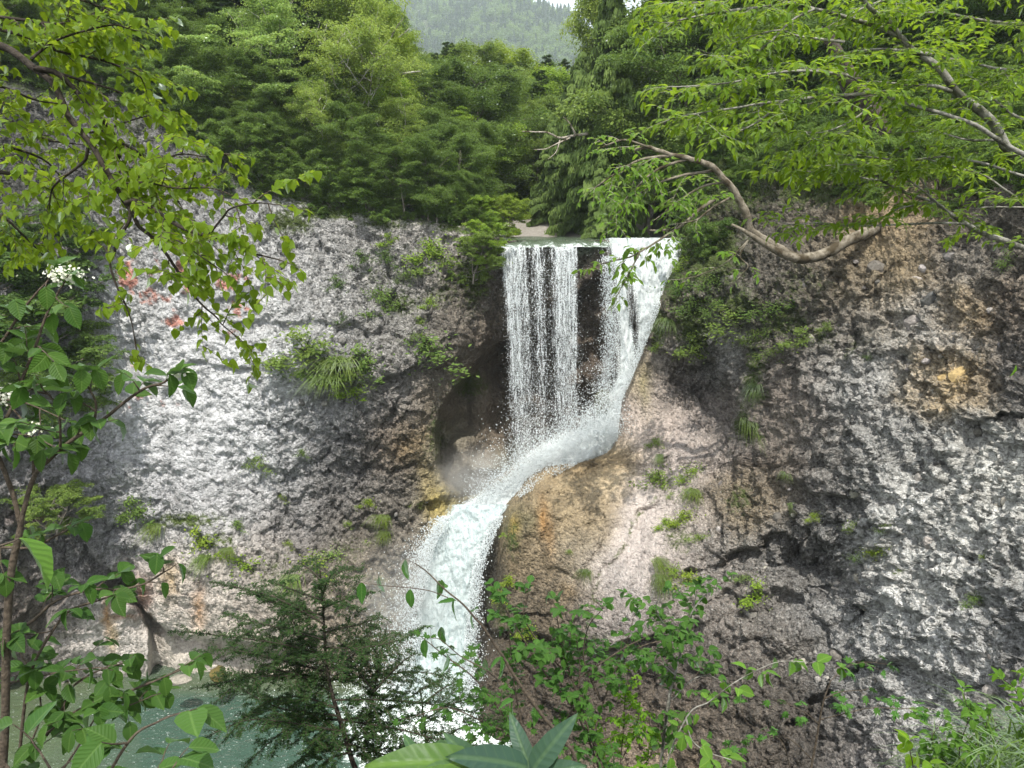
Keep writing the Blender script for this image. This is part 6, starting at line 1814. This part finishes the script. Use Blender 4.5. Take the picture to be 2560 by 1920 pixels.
plant('viburnum_shrub', 'single long pale stem bent right with a row of bright oval leaves', 'shrub', W(1680, 2400, 2.9), [
    ([(1680, 2400), (1660, 1990), (1715, 1794), (1770, 1752), (1829, 1710), (1896, 1676), (1955, 1655), (2040, 1659), (2090, 1671)], [2.9, 2.9], .004, .0013, .55, dict(every=.055, tl=(.03, .09))),
    ([(1715, 1794), (1730, 1850), (1770, 1880), (1830, 1900)], [2.9, 2.8], .004, .002, .2),
], None, 'ovate', M_SHADELEAF, (1.75, 1.8, 1.0), M_TWIG, M_TWIGPALE, 25, **dict(VB, every=.06, tl=(.04, .1), leaf=.068))
plant('maple_shrub', 'slender maple sapling with small star leaves on an upright brown stem', 'shrub', W(2020, 2350, 3.2), [
    ([(2020, 2350), (2015, 1990), (2027, 1920), (2048, 1811), (2061, 1747), (2074, 1705)], [3.2, 3.2], .008, .003, None),
    ([(2048, 1811), (2010, 1780), (1970, 1760), (1940, 1750)], [3.2, 3.2], .003, .0015, .2), ([(2050, 1800), (2110, 1785), (2180, 1770), (2260, 1772), (2320, 1770)], [3.2, 3.3], .003, .0015, .15),
    ([(2061, 1747), (2100, 1730), (2160, 1725)], [3.2, 3.2], .003, .0015, .2), ([(2074, 1705), (2110, 1670), (2160, 1655), (2210, 1660)], [3.2, 3.3], .002, .0012, .2),
    ([(2030, 1900), (1990, 1860), (1950, 1840), (1870, 1850), (1800, 1840)], [3.2, 3.1], .003, .0015, .4), ([(1975, 1920), (1950, 1850), (1870, 1810), (1850, 1760)], [3.3, 3.4], .003, .0012, .9),
], None, 'maple', M_SHADELEAF, (1.1, 1.4, 1.0), M_TWIG, M_TWIG, 26, **dict(MP, leaf=.05, every=.07, tl=(.05, .12)))
plant('spiraea_shrub', 'thin pale shrub with many tiny light green leaves at bottom centre right', 'shrub', W(1560, 2350, 3.4), [
    ([(1560, 2350), (1550, 1990), (1555, 1880), (1560, 1780), (1570, 1680)], [3.4, 3.4], .004, .0015, .6), ([(1555, 1900), (1590, 1820), (1600, 1740), (1590, 1690)], [3.4, 3.4], .003, .0015, .2),
    ([(1550, 1960), (1500, 1880), (1490, 1820)], [3.4, 3.4], .003, .0015, .3), ([(1560, 1960), (1620, 1900), (1640, 1850)], [3.4, 3.4], .003, .0015, .3),
], None, 'ovate', M_NEARLEAF, (1.7, 1.75, .9), M_TWIG, M_TWIG, 27, **dict(every=.035, tl=(.05, .14), leaf=.026, ls=.018, droop=0, ldroop=-.05, tr=.0012, sub=1, vert=.6, flat=.4, out=.6, opp=True))
plant('nettle', 'bright green leafy plant low at the bottom edge right of centre', 'plant', W(2290, 2300, 3.0), [
    ([(2290, 2300), (2285, 1960), (2275, 1880), (2272, 1862)], [3, 3], .003, .002, .8), ([(2285, 2000), (2310, 1920), (2330, 1900)], [3, 3], .003, .0015, .6),
], None, 'ovate', M_NEARLEAF, (1.8, 1.75, .9), M_TWIG, M_TWIG, 28, **dict(VB, every=.04, tl=(.03, .06), leaf=.075, sub=0))
plant('viburnum_shrub', 'low bush with rounded pale leaves beside the grass at the lower right', 'shrub', W(2420, 2300, 3.6), [
    ([(2420, 2300), (2410, 1990), (2400, 1880), (2420, 1800), (2410, 1740)], [3.6, 3.6], .004, .002, .5), ([(2410, 1960), (2360, 1900), (2330, 1850), (2350, 1810)], [3.6, 3.6], .003, .002, .3),
    ([(2400, 1900), (2450, 1850), (2470, 1800)], [3.6, 3.6], .003, .002, .3), ([(2410, 1980), (2370, 1950), (2300, 1930)], [3.6, 3.6], .003, .002, .3),
], None, 'ovate', M_SHADELEAF, (1.6, 1.7, .95), M_TWIG, M_TWIG, 29, **dict(VB, leaf=.055))
plant('viburnum_shrub', 'tall leafy stem leaning in at the right edge above the grass', 'shrub', W(2700, 2300, 3.6), [
    ([(2700, 2300), (2640, 1990), (2590, 1840), (2540, 1730), (2510, 1700)], [3.6, 3.5], .004, .002, .5), ([(2700, 1990), (2640, 1800), (2580, 1700)], [3.6, 3.5], .003, .002, .4),
], None, 'lance', M_NEARLEAF, (1.2, 1.3, .8), M_TWIG, M_TWIG, 30, **dict(VB, every=.05, leaf=.06, sub=0))
plant('viburnum_shrub', 'leaf tip of a shrub entering at the right edge halfway up', 'shrub', W(2760, 1500, 3.2), [
    ([(2760, 1500), (2720, 1200), (2650, 1000), (2590, 930), (2550, 915)], [3.2, 3.2], .003, .0015, .75),
], None, 'lance', M_NEARLEAF, (1.1, 1.2, .8), M_TWIG, M_TWIG, 31, **dict(VB, every=.08, tl=(.02, .05), leaf=.06, sub=0))

# ---- bamboo grass at the bottom centre, each blade its own leaf
M_SASA = leaf_material('bamboo grass', (0.045, 0.085, 0.055), (0.07, 0.12, 0.06), (0.14, 0.24, 0.06), .12, .3, True)
sroot = empty('bamboo_grass', W(1250, 2500, 1.95), 'bamboo grass with broad bluish blades at the bottom centre', 'plant')
sv, sf = join([tube(limb3([(1250, 2500), (1310, 2100), (1328, 1920)], [1.95, 1.95]), .003, 5), tube(limb3([(1250, 2500), (1220, 2100), (1180, 1915)], [1.95, 1.9]), .003, 5)])
mk('stem', sv, sf, M_TWIG, sroot, smooth=True)
smesh = [mk('leaf', *TEMPL['sasa'][k][:2], M_SASA, attrs={'rnd': np.full(len(TEMPL['sasa'][k][0]), .5)}, uv=TEMPL['sasa'][k][2], smooth=True, link=False) for k in range(4)]
for k, (a, b, Ya, Yb, c, nz) in enumerate([((1329, 1925), (1272, 1800), 1.95, 2.0, (1.1, 1.15, 1.3), (.2, -1, .3)), ((1331, 1925), (1410, 1812), 1.95, 1.92, (.9, 1, 1.2), (-.5, -1, .2)), ((1318, 1920), (1165, 1872), 1.95, 1.85, (.9, 1, 1.1), (0, -.7, .9)),
                                           ((1215, 1925), (1122, 1850), 1.92, 1.9, (1.1, 1.2, 1.2), (.3, -.8, .6)), ((1190, 1912), (960, 1885), 1.9, 1.8, (1.25, 1.4, .6), (0, -.5, 1)), ((1205, 1905), (1020, 1868), 1.92, 2.0, (1.1, 1.2, 1.0), (0, -.6, .9)),
                                           ((1200, 1930), (1040, 1925), 1.9, 1.8, (1.3, 1.4, .9), (0, -.6, .9)), ((1300, 1950), (1440, 1905), 1.95, 1.9, (.8, .95, 1.1), (0, -.7, .8)), ((1060, 1905), (1000, 1845), 1.95, 1.98, (1.0, 1.2, 1.0), (.4, -1, .2))]):
    A = W(*a, Ya); B = W(*b, Yb); L = np.linalg.norm(B - A) * 1.12
    D = unit(B - A); X = unit(np.cross(D, np.array(nz, float))); Nn = np.cross(X, D)
    o = bpy.data.objects.new('leaf', smesh[k % 4]); COL.objects.link(o); o.parent = sroot
    b0 = sroot.location
    o.matrix_local = Matrix(((X[0] * L, D[0] * L, Nn[0] * L, A[0] - b0.x), (X[1] * L, D[1] * L, Nn[1] * L, A[1] - b0.y), (X[2] * L, D[2] * L, Nn[2] * L, A[2] - b0.z), (0, 0, 0, 1)))
    o.color = (c[0] * .8, c[1] * .8, c[2] * .8, 1)


# ---- grass
def grass_mesh(n, L, spread, seed, droop=.7, w=.008, lean=(0, 0, 0)):
    g = np.random.default_rng(seed); V = []; F = []
    for i in range(n):
        p = np.array([g.normal() * spread, g.normal() * spread * .6, 0]); a = g.random() * 6.28
        d = unit(np.array([math.cos(a) * .5, math.sin(a) * .5, 1.0]) + np.array(lean)); l = L * (.5 + .6 * g.random()); hz = unit(np.array([d[0], d[1], 0]) + 1e-5)
        s = np.array([-hz[1], hz[0], 0])
        o = len(V)
        for k in range(5):
            t = k / 4
            c = p + d * l * t + (hz * .55 - np.array([0, 0, 1.0])) * l * droop * t * t
            ww = w * (1 - t * .9) * .5
            V += [c - s * ww, c + s * ww]
            if k: F.append([o + 2 * k - 2, o + 2 * k - 1, o + 2 * k + 1, o + 2 * k])
    return np.array(V), np.array(F), g.random(len(V) // 10).repeat(10)


M_GRASS = leaf_material('grass blades', (0.06, 0.10, 0.02), (0.11, 0.16, 0.04), (0.16, 0.26, 0.05), .05, .4)
gV = []; gF = []; gR = []; off = 0
gg = np.random.default_rng(77)
for k in range(34):
    px, py, Y = gg.uniform(2330, 2660), gg.uniform(1840, 2050), gg.uniform(3.2, 4.6)
    if px < 2450: py += 60
    V, F, r = grass_mesh(30, .5, .07, 500 + k, .8, .012)
    V = V + W(px, py, Y); gV.append(V); gF.append(F + off); gR.append(r); off += len(V)
o = mk('grass', np.concatenate(gV), np.concatenate(gF), M_GRASS, attrs={'rnd': np.concatenate(gR)})
o.color = (1.1, 1.25, .8, 1)
tag(o, 'long arching grass on the bank at the lower right corner', kind='stuff')

# ---- plants growing on the rock faces
def clump_mesh(seed, n=420, leaf=.16, flat=.6):
    g = np.random.default_rng(seed)
    cs = unit(g.normal(size=(9, 3))) * np.array([.42, .22, .30]) * (.3 + 1.0 * g.random((9, 1))); cs[7] = (.45, 0, -.55); cs[8] = (-.6, 0, -.35); k = np.minimum(g.integers(0, 12, n), 8) * (g.random(n) < .93)
    q = cs[k] + g.normal(size=(n, 3)) * np.array([.17, .12, .11]) * (.5 + g.random((n, 1)) * 1.1)
    V, F, r = leaf_quads(q, g.normal(size=(n, 3)) * np.array([1, 1, .4]) + np.array([0, -.3, -.3]), np.array([0, -.35, 1.]) + .45 * g.normal(size=(n, 3)), leaf * (.5 + .7 * g.random(n)), leaf * .5 * (.6 + .6 * g.random(n)), np.clip(.5 * g.random(9)[k] + .5 * g.random(n), 0, 1))
    st = [tube(branch_path((0, .25, -.15), c + np.array([0, -.2, .2]), .5, 3, 0, .1, g), .012, 3) for c in cs]
    tv, tf = join(st)
    return mk('stem', tv, tf, M_BARKD, link=False), mk('foliage', V, F, M_LEAF, attrs={'rnd': r}, link=False)


CL = [clump_mesh(s, 520, l) for s, l in ((1, .10), (2, .13), (3, .085), (4, .15))]
GT = []
for s in (11, 12, 13):
    V, F, r = grass_mesh(90, .75, .16, s, 1.25, .028, (0, -.9, 0))
    GT.append((None, mk('blades', V, F, M_GRASS, attrs={'rnd': r}, link=False)))


def on_rock(px, py, size_px, kind, tone, label, side, w=1.0):
    dp = float((depthL if side == 'L' else depthR)(np.array([px]), np.array([py]))[0])
    s = size_px / FPX * dp * (.92 if kind == 'c' else 1.15)
    Y = dp - .12 * s - .12
    p = W(px, py, Y)
    nm = {'c': 'cliff_shrub', 'g': 'grass_tuft'}[kind]
    root = empty(nm, p, label, {'c': 'shrub', 'g': 'grass'}[kind], {'c': 'small shrubs rooted on the rock faces', 'g': 'grass tufts rooted on the rock faces'}[kind])
    pair = (CL if kind == 'c' else GT)[(int(px) + int(py)) % (4 if kind == 'c' else 3)]
    for nme, me in zip(('stem', 'foliage') if kind == 'c' else ('', 'blades'), pair):
        if me is None: continue
        o = bpy.data.objects.new(nme, me); COL.objects.link(o); o.parent = root
        o.color = (*TONE[tone], 1)
    root.scale = (s * w, s, s * (1 if kind == 'c' else 1.0)); root.rotation_euler = (0, 0, random.Random(int(px + py)).uniform(-.5, .5))


ROCKPLANTS = [
    (765, 870, 110, 'c', 'mid', 'leafy shrub at the left end of the ledge in the middle of the left wall', 'L', 1.1),
    (810, 905, 90, 'c', 'dark', 'dark shrub on the ledge just right of the leafy one', 'L', 1.2),
    (850, 900, 80, 'g', 'yellow', 'yellow green grass hanging from the middle ledge', 'L', 1.3),
    (910, 905, 90, 'c', 'dark', 'small dark conifer like shrub on the middle ledge', 'L', 1.0),
    (880, 940, 70, 'c', 'mid', 'low shrub below the dark one on the middle ledge', 'L', 1.2),
    (820, 940, 70, 'g', 'fresh', 'fresh grass under the middle ledge', 'L', 1.4),
    (880, 975, 50, 'c', 'fresh', 'pale leafy sprig hanging lowest off the middle ledge', 'L', 1.2),
    (1075, 870, 110, 'c', 'dark', 'broad dark shrub at the right end of the ledge near the curtain', 'L', 1.35),
    (1030, 840, 60, 'c', 'mid', 'small shrub above the broad dark one near the curtain', 'L', 1.0),
    (945, 735, 70, 'c', 'dark', 'mossy shrub on the upper left wall right of centre', 'L', 1.2),
    (970, 765, 60, 'c', 'dark', 'dark moss like shrub just below it on the upper wall', 'L', 1.3),
    (1078, 755, 40, 'c', 'fresh', 'small bright shrub on the wall left of the curtain', 'L', 1.0),
    (1155, 700, 26, 'c', 'yellow', 'tiny bright sprig close to the curtain', 'L', 1.0),
    (1205, 725, 24, 'c', 'fresh', 'tiny sprig nearest the curtain edge', 'L', 1.1),
    (905, 650, 50, 'c', 'deep', 'dark patch of shrub on the wall under the pale ledge', 'L', .8),
    (965, 640, 50, 'c', 'deep', 'dark shrub under the pale ledge, right one of a pair', 'L', 1.1),
    (975, 600, 36, 'c', 'fresh', 'bright sprig just under the pale ledge', 'L', 1.1),
    (1085, 620, 80, 'c', 'fresh', 'bright bushy growth on the wall below the corner bush', 'L', 1.1),
    (1100, 655, 70, 'c', 'mid', 'hanging growth below the bright bushy one', 'L', 1.2),
    (1010, 690, 44, 'c', 'dark', 'dark tuft of leaves on a seam of the upper wall', 'L', .8),
    (845, 710, 44, 'c', 'deep', 'faint dark shrub on the smooth upper wall', 'L', 1.0),
    (860, 795, 34, 'c', 'deep', 'small dark shrub above the middle ledge', 'L', .8),
    (1050, 805, 30, 'c', 'mid', 'little leafy plant above the broad dark shrub', 'L', 1.0),
    (660, 850, 26, 'c', 'yellow', 'tiny yellow sprig left of the middle ledge', 'L', 1.0),
    (710, 940, 22, 'c', 'sage', 'tiny pale sprig on the left wall below the ledge', 'L', 1.0),
    (645, 1152, 52, 'c', 'mid', 'lone green shrub on the lower pale wall', 'L', 1.1),
    (755, 1130, 30, 'c', 'dark', 'small olive tuft on the crease right of the lone shrub', 'L', .9),
    (340, 1275, 75, 'c', 'dark', 'grey green shrub on the lower left wall', 'L', 1.0),
    (395, 1312, 56, 'g', 'yellow', 'yellow grass just right of the grey green shrub', 'L', 1.2),
    (505, 1350, 80, 'c', 'yellow', 'bright leafy shrub above the rust stained block', 'L', 1.0),
    (520, 1390, 60, 'g', 'fresh', 'grass hanging below the bright leafy shrub', 'L', 1.0),
    (605, 1410, 70, 'c', 'fresh', 'low bright shrub on the shelf right of the stained block', 'L', 1.3),
    (570, 1370, 44, 'g', 'yellow', 'small grass tuft between the two bright shrubs', 'L', 1.0),
    (770, 1410, 90, 'c', 'yellow', 'yellow green plant behind the hemlock top', 'L', 1.2),
    (735, 1440, 70, 'g', 'sage', 'drooping grass behind the hemlock top', 'L', 1.0),
    (830, 1390, 60, 'c', 'sage', 'pale plant on the misty rock above the hemlock', 'L', 1.2),
    (595, 1310, 36, 'c', 'dark', 'faint shrub on the shadowed lower wall', 'L', 1.1),
    (702, 1242, 30, 'c', 'yellow', 'tiny yellow plant under the crease of the wall', 'L', 1.2),
    (480, 1290, 18, 'c', 'fresh', 'tiny fresh sprig on the lower pale wall', 'L', 1.0),
    (922, 1255, 34, 'c', 'yellow', 'small bright fern on the wall left of the yellow rock', 'L', 1.2),
    (958, 1290, 46, 'g', 'yellow', 'grass tuft on the wet wall, upper of two', 'L', 1.1),
    (965, 1330, 40, 'g', 'yellow', 'rounded grass tuft on the wet wall, lower of two', 'L', 1.1),
    (1040, 1258, 26, 'c', 'yellow', 'tiny plant on the yellow rock beside the lower fall', 'L', 1.0),
    (915, 1360, 24, 'c', 'fresh', 'tiny plant in the spray left of the lower fall', 'L', 1.0),
    (870, 1310, 24, 'c', 'fresh', 'tiny plant on the dark wall above the spray', 'L', 1.0),
    (720, 1360, 30, 'c', 'yellow', 'small yellow sprig left of the misty rock', 'L', 1.0),
    (950, 1450, 26, 'c', 'mid', 'little green plant in the mist beside the lower fall', 'L', 1.2),
    (1722, 650, 60, 'c', 'fresh', 'bright moss and leaves spilling onto the cascade edge', 'R', .8),
    (1745, 745, 100, 'c', 'dark', 'dark fern growth on the mossy rock right of the cascade', 'R', .9),
    (1760, 690, 110, 'c', 'deep', 'deep green growth under the arching trunk', 'R', 1.1),
    (1670, 800, 60, 'g', 'fresh', 'grass fringe on the rim of the chute', 'R', .7),
    (1650, 860, 44, 'c', 'fresh', 'small bright plant on the rim of the chute', 'R', .8),
    (1800, 690, 80, 'c', 'dark', 'dense dark growth right of the cascade under the hooked trunk', 'R', 1.3),
    (1735, 860, 70, 'c', 'mid', 'ragged green strip on the rim below the shoulder', 'R', .8),
    (1950, 760, 90, 'c', 'dark', 'dark spreading growth on the overhang, highest there', 'R', 1.4),
    (1850, 790, 100, 'c', 'mid', 'hanging green growth on the overhang of the right wall', 'R', 1.2),
    (1900, 830, 80, 'c', 'mid', 'green growth below the overhang, right of it', 'R', .9),
    (1800, 760, 70, 'c', 'dark', 'dark growth left on the overhang of the right wall', 'R', 1.0),
    (1875, 1050, 90, 'g', 'mid', 'long grass hanging on the white streaked ridge', 'R', .8),
    (1890, 960, 70, 'g', 'dark', 'grass in the seam of the white streaked ridge', 'R', .7),
    (1935, 875, 60, 'c', 'mid', 'small shrub climbing the seam toward the right', 'R', 1.0),
    (2010, 845, 56, 'c', 'mid', 'slanting strip of leaves on the bare dark wall', 'R', 1.3),
    (2190, 880, 44, 'c', 'dark', 'small dark plant on the grey conglomerate', 'R', .8),
    (2070, 815, 34, 'c', 'mid', 'small leaf patch on the dark upper wall', 'R', 1.0),
    (1642, 1103, 36, 'c', 'mid', 'small shrub on the pink slab, upper of two', 'R', 1.0),
    (1652, 1138, 34, 'g', 'sage', 'dry brown grass tuft on the pink slab', 'R', .8),
    (1650, 1195, 78, 'c', 'mid', 'leafy shrub on the pink slab, the largest there', 'R', 1.1),
    (1740, 1180, 60, 'c', 'fresh', 'shrub on the grassy rib right of the slab', 'R', 1.2),
    (1735, 1225, 50, 'g', 'yellow', 'yellow grass on the rib right of the slab', 'R', 1.2),
    (1685, 1235, 26, 'c', 'fresh', 'tiny shrub below the largest one on the slab', 'R', 1.0),
    (1668, 1305, 44, 'c', 'fresh', 'small shrub at the right edge of the slab', 'R', 1.0),
    (1715, 1290, 60, 'c', 'yellow', 'sparse bright plants on the rough rock beside the slab', 'R', 1.0),
    (1640, 1400, 80, 'g', 'yellow', 'long hanging grass on the right edge of the slab', 'R', .6),
    (1650, 1440, 70, 'g', 'mid', 'hanging grass under the long one on the slab edge', 'R', .7),
    (1690, 1430, 60, 'c', 'fresh', 'bright shrub beside the hanging grass of the slab', 'R', .9),
    (1750, 1340, 40, 'c', 'fresh', 'small bright plant above the dark recess', 'R', 1.2),
    (1725, 1450, 50, 'c', 'yellow', 'light plants low on the rough rock above the shrub', 'R', 1.4),
    (1275, 1450, 46, 'c', 'yellow', 'yellow green moss clump on the buttress edge, upper of two', 'R', .8),
    (1255, 1490, 46, 'c', 'yellow', 'yellow green moss clump on the buttress edge, lower of two', 'R', .7),
    (1258, 1335, 16, 'c', 'fresh', 'tiny sprig on the mossy knob of the buttress', 'R', 1.0),
    (1465, 1425, 36, 'g', 'mid', 'grass tuft in the crack between buttress and slab', 'R', 1.0),
    (1422, 1375, 16, 'g', 'yellow', 'tiny grass tuft on the brown buttress', 'R', 1.0),
    (1895, 1480, 70, 'c', 'fresh', 'pale ferns on the white rock in the lower right', 'R', .9),
    (1870, 1440, 40, 'c', 'sage', 'whitish leaves above the pale ferns', 'R', 1.3),
    (2215, 1370, 60, 'c', 'yellow', 'rounded bright shrub on the big right wall', 'R', 1.0),
    (2170, 1380, 60, 'c', 'dark', 'dark shrub left of the rounded bright one', 'R', 1.0),
    (2145, 1315, 40, 'c', 'mid', 'small green clump above the rounded bright shrub', 'R', 1.1),
    (2220, 1310, 44, 'c', 'mid', 'sprawling plant above right of the rounded bright shrub', 'R', 1.2),
    (1965, 1180, 34, 'g', 'mid', 'grass tuft high on the dark smooth wall', 'R', .8),
    (1975, 1260, 44, 'g', 'mid', 'grass tuft lower on the dark smooth wall', 'R', .6),
    (2035, 1290, 34, 'c', 'yellow', 'small yellow plant under the long dark crack', 'R', .9),
    (2255, 1425, 26, 'c', 'yellow', 'tiny yellow plant below the rounded bright shrub', 'R', 1.0),
    (2480, 1385, 40, 'c', 'yellow', 'thin yellow green plant high on the white wall', 'R', .8),
    (2440, 1500, 50, 'c', 'dark', 'dull moss patch of plants on the white wall', 'R', 1.0),
    (1320, 1575, 50, 'c', 'yellow', 'bright fern hanging under the foot of the buttress', 'R', .8),
    (2540, 640, 60, 'c', 'dark', 'dark shrub on the upper right wall by the edge', 'R', 1.0),
]
for r_ in ROCKPLANTS: on_rock(*r_)

# ---- stones
M_STONE = None


def stone_material():
    m = NT('stone'); P = m.pos(); n = m.noise(P, 9, 5, .65); n2 = m.noise(P, 40, 3, .6)
    oc = m.n('ShaderNodeObjectInfo').outputs['Color']
    k = m.math('MULTIPLY_ADD', m.mapr(n, .3, .7), .8, .5)
    col = m.mix(1.0, oc, m.n('ShaderNodeCombineColor', {0: k, 1: k, 2: k}).outputs[0], 'MULTIPLY')
    bs = m.n('ShaderNodeBsdfPrincipled', {'Base Color': col, 'Roughness': .85, 'Normal': m.bump(m.math('ADD', n, m.math('MULTIPLY', n2, .4)), .9, .06), 'Specular IOR Level': .3})
    return m.done(bs.outputs[0])


M_STONE = stone_material()
import bmesh
STM = []
for s in range(5):
    bm = bmesh.new(); bmesh.ops.create_icosphere(bm, subdivisions=2, radius=1.0)
    vs = np.array([v.co[:] for v in bm.verts]); nz = fbm(vs + s * 7, 1.1, 3)
    b_, s_, i_, f_ = worley(vs * 1.0 + s * 3, .9)
    for v, a, i2 in zip(bm.verts, nz, i_): v.co *= 1 + .30 * a + .20 * (i2 - .5)
    me = bpy.data.meshes.new('stone'); bm.to_mesh(me); bm.free(); me.materials.append(M_STONE); STM.append(me)
gs = np.random.default_rng(5)


def stone(px, py, r_px, col, parent, side, sq=(1, .6, .8), lab=None, embed=.6):
    dp = float((depthL if side == 'L' else depthR)(np.array([px]), np.array([py]))[0])
    r = r_px / FPX * dp
    p = W(px, py, dp + embed * r - .05)
    o = bpy.data.objects.new('stone', STM[gs.integers(0, 5)]); COL.objects.link(o)
    o.location = Vector([float(q) for q in p]); o.scale = (r * sq[0], r * sq[1] + .04, r * sq[2]); o.rotation_euler = (gs.uniform(-.4, .4), gs.uniform(-1.5, 1.5), gs.uniform(-.4, .4))
    o.color = (*col, 1); o.parent = parent
    if lab: o['label'] = lab
    return o


stone(2327, 748, 42, (.10, .10, .095), cliffR, 'R', lab='large dark rounded stone set in the conglomerate')
stone(2487, 562, 32, (.22, .23, .23), cliffR, 'R', lab='smooth pale boulder near the upper right edge')
stone(2165, 1600, 26, (.30, .31, .31), cliffR, 'R', (.8, .5, 1.2))
stone(2405, 935, 34, (.38, .28, .13), cliffR, 'R', (1.3, .5, .6), 'broken ochre stone jutting from the wall')
stone(2370, 945, 26, (.36, .26, .12), cliffR, 'R', (1.2, .5, .6))
for i in range(190):
    px = gs.uniform(1780, 2560); py = gs.uniform(600, 1760); base = gs.choice([.13, .17, .24, .34]); rr = 7 + 22 * gs.random() ** 2.5
    if 1930 < px < 2060 and 950 < py < 1200: continue
    stone(px, py, rr, (base, base * gs.uniform(.9, .96), base * gs.uniform(.78, .9)), cliffR, 'R')
for i in range(60):
    px = gs.uniform(700, 1100); py = gs.uniform(650, 1600); base = gs.choice([.15, .2, .3]); rr = 6 + 12 * gs.random() ** 2
    stone(px, py, rr, (base, base * .96, base * .9), cliffL, 'L')


def boulder(p, r, col, label, sq=(1, .8, .7)):
    o = bpy.data.objects.new('boulder', STM[gs.integers(0, 5)]); COL.objects.link(o)
    o.location = Vector([float(q) for q in p]); o.scale = (r * sq[0], r * sq[1], r * sq[2]); o.rotation_euler = (0, 0, gs.uniform(0, 6)); o.color = (*col, 1)
    tag(o, label, 'boulder')


boulder(W(545, 1684, 27.4), .42, (.12, .095, .03), 'mossy ochre boulder at the edge of the green pool', (1.3, .8, .6))
boulder(W(1512, 1010, 33.0), .62, (.10, .10, .045), 'round mossy boulder at the foot of the cascade in the brown gap', (.8, .8, 1.25))
boulder(W(1300, 1255, 30.6), .0001 + .25, (.12, .10, .06), 'wet brown knob where the chute bends round the buttress', (1, 1, .6))
boulder(W(450, 1700, 26.8), .35, (.28, .26, .22), 'small pale boulder in the shallow water beside the mossy one', (1.4, .9, .4))
# ================================================================== AIR
def haze():
    m = NT('haze')
    v = m.n('ShaderNodeVolumePrincipled', {'Color': (0.80, 0.90, 1.0), 'Density': HAZE, 'Anisotropy': 0.3})
    m.t.links.new(v.outputs[0], m.out.inputs['Volume'])
    x0, x1, y0, y1, z0, z1 = -2600, 2600, -400, 3100, -4, 760
    V = [(x0, y0, z0), (x1, y0, z0), (x1, y1, z0), (x0, y1, z0), (x0, y0, z1), (x1, y0, z1), (x1, y1, z1), (x0, y1, z1)]
    o = mk('haze', V, [[3, 2, 1, 0], [4, 5, 6, 7], [0, 1, 5, 4], [1, 2, 6, 5], [2, 3, 7, 6], [3, 0, 4, 7]], m.m)
    tag(o, 'thin summer haze filling the valley', kind='stuff')


HAZE = 0.0004
haze()
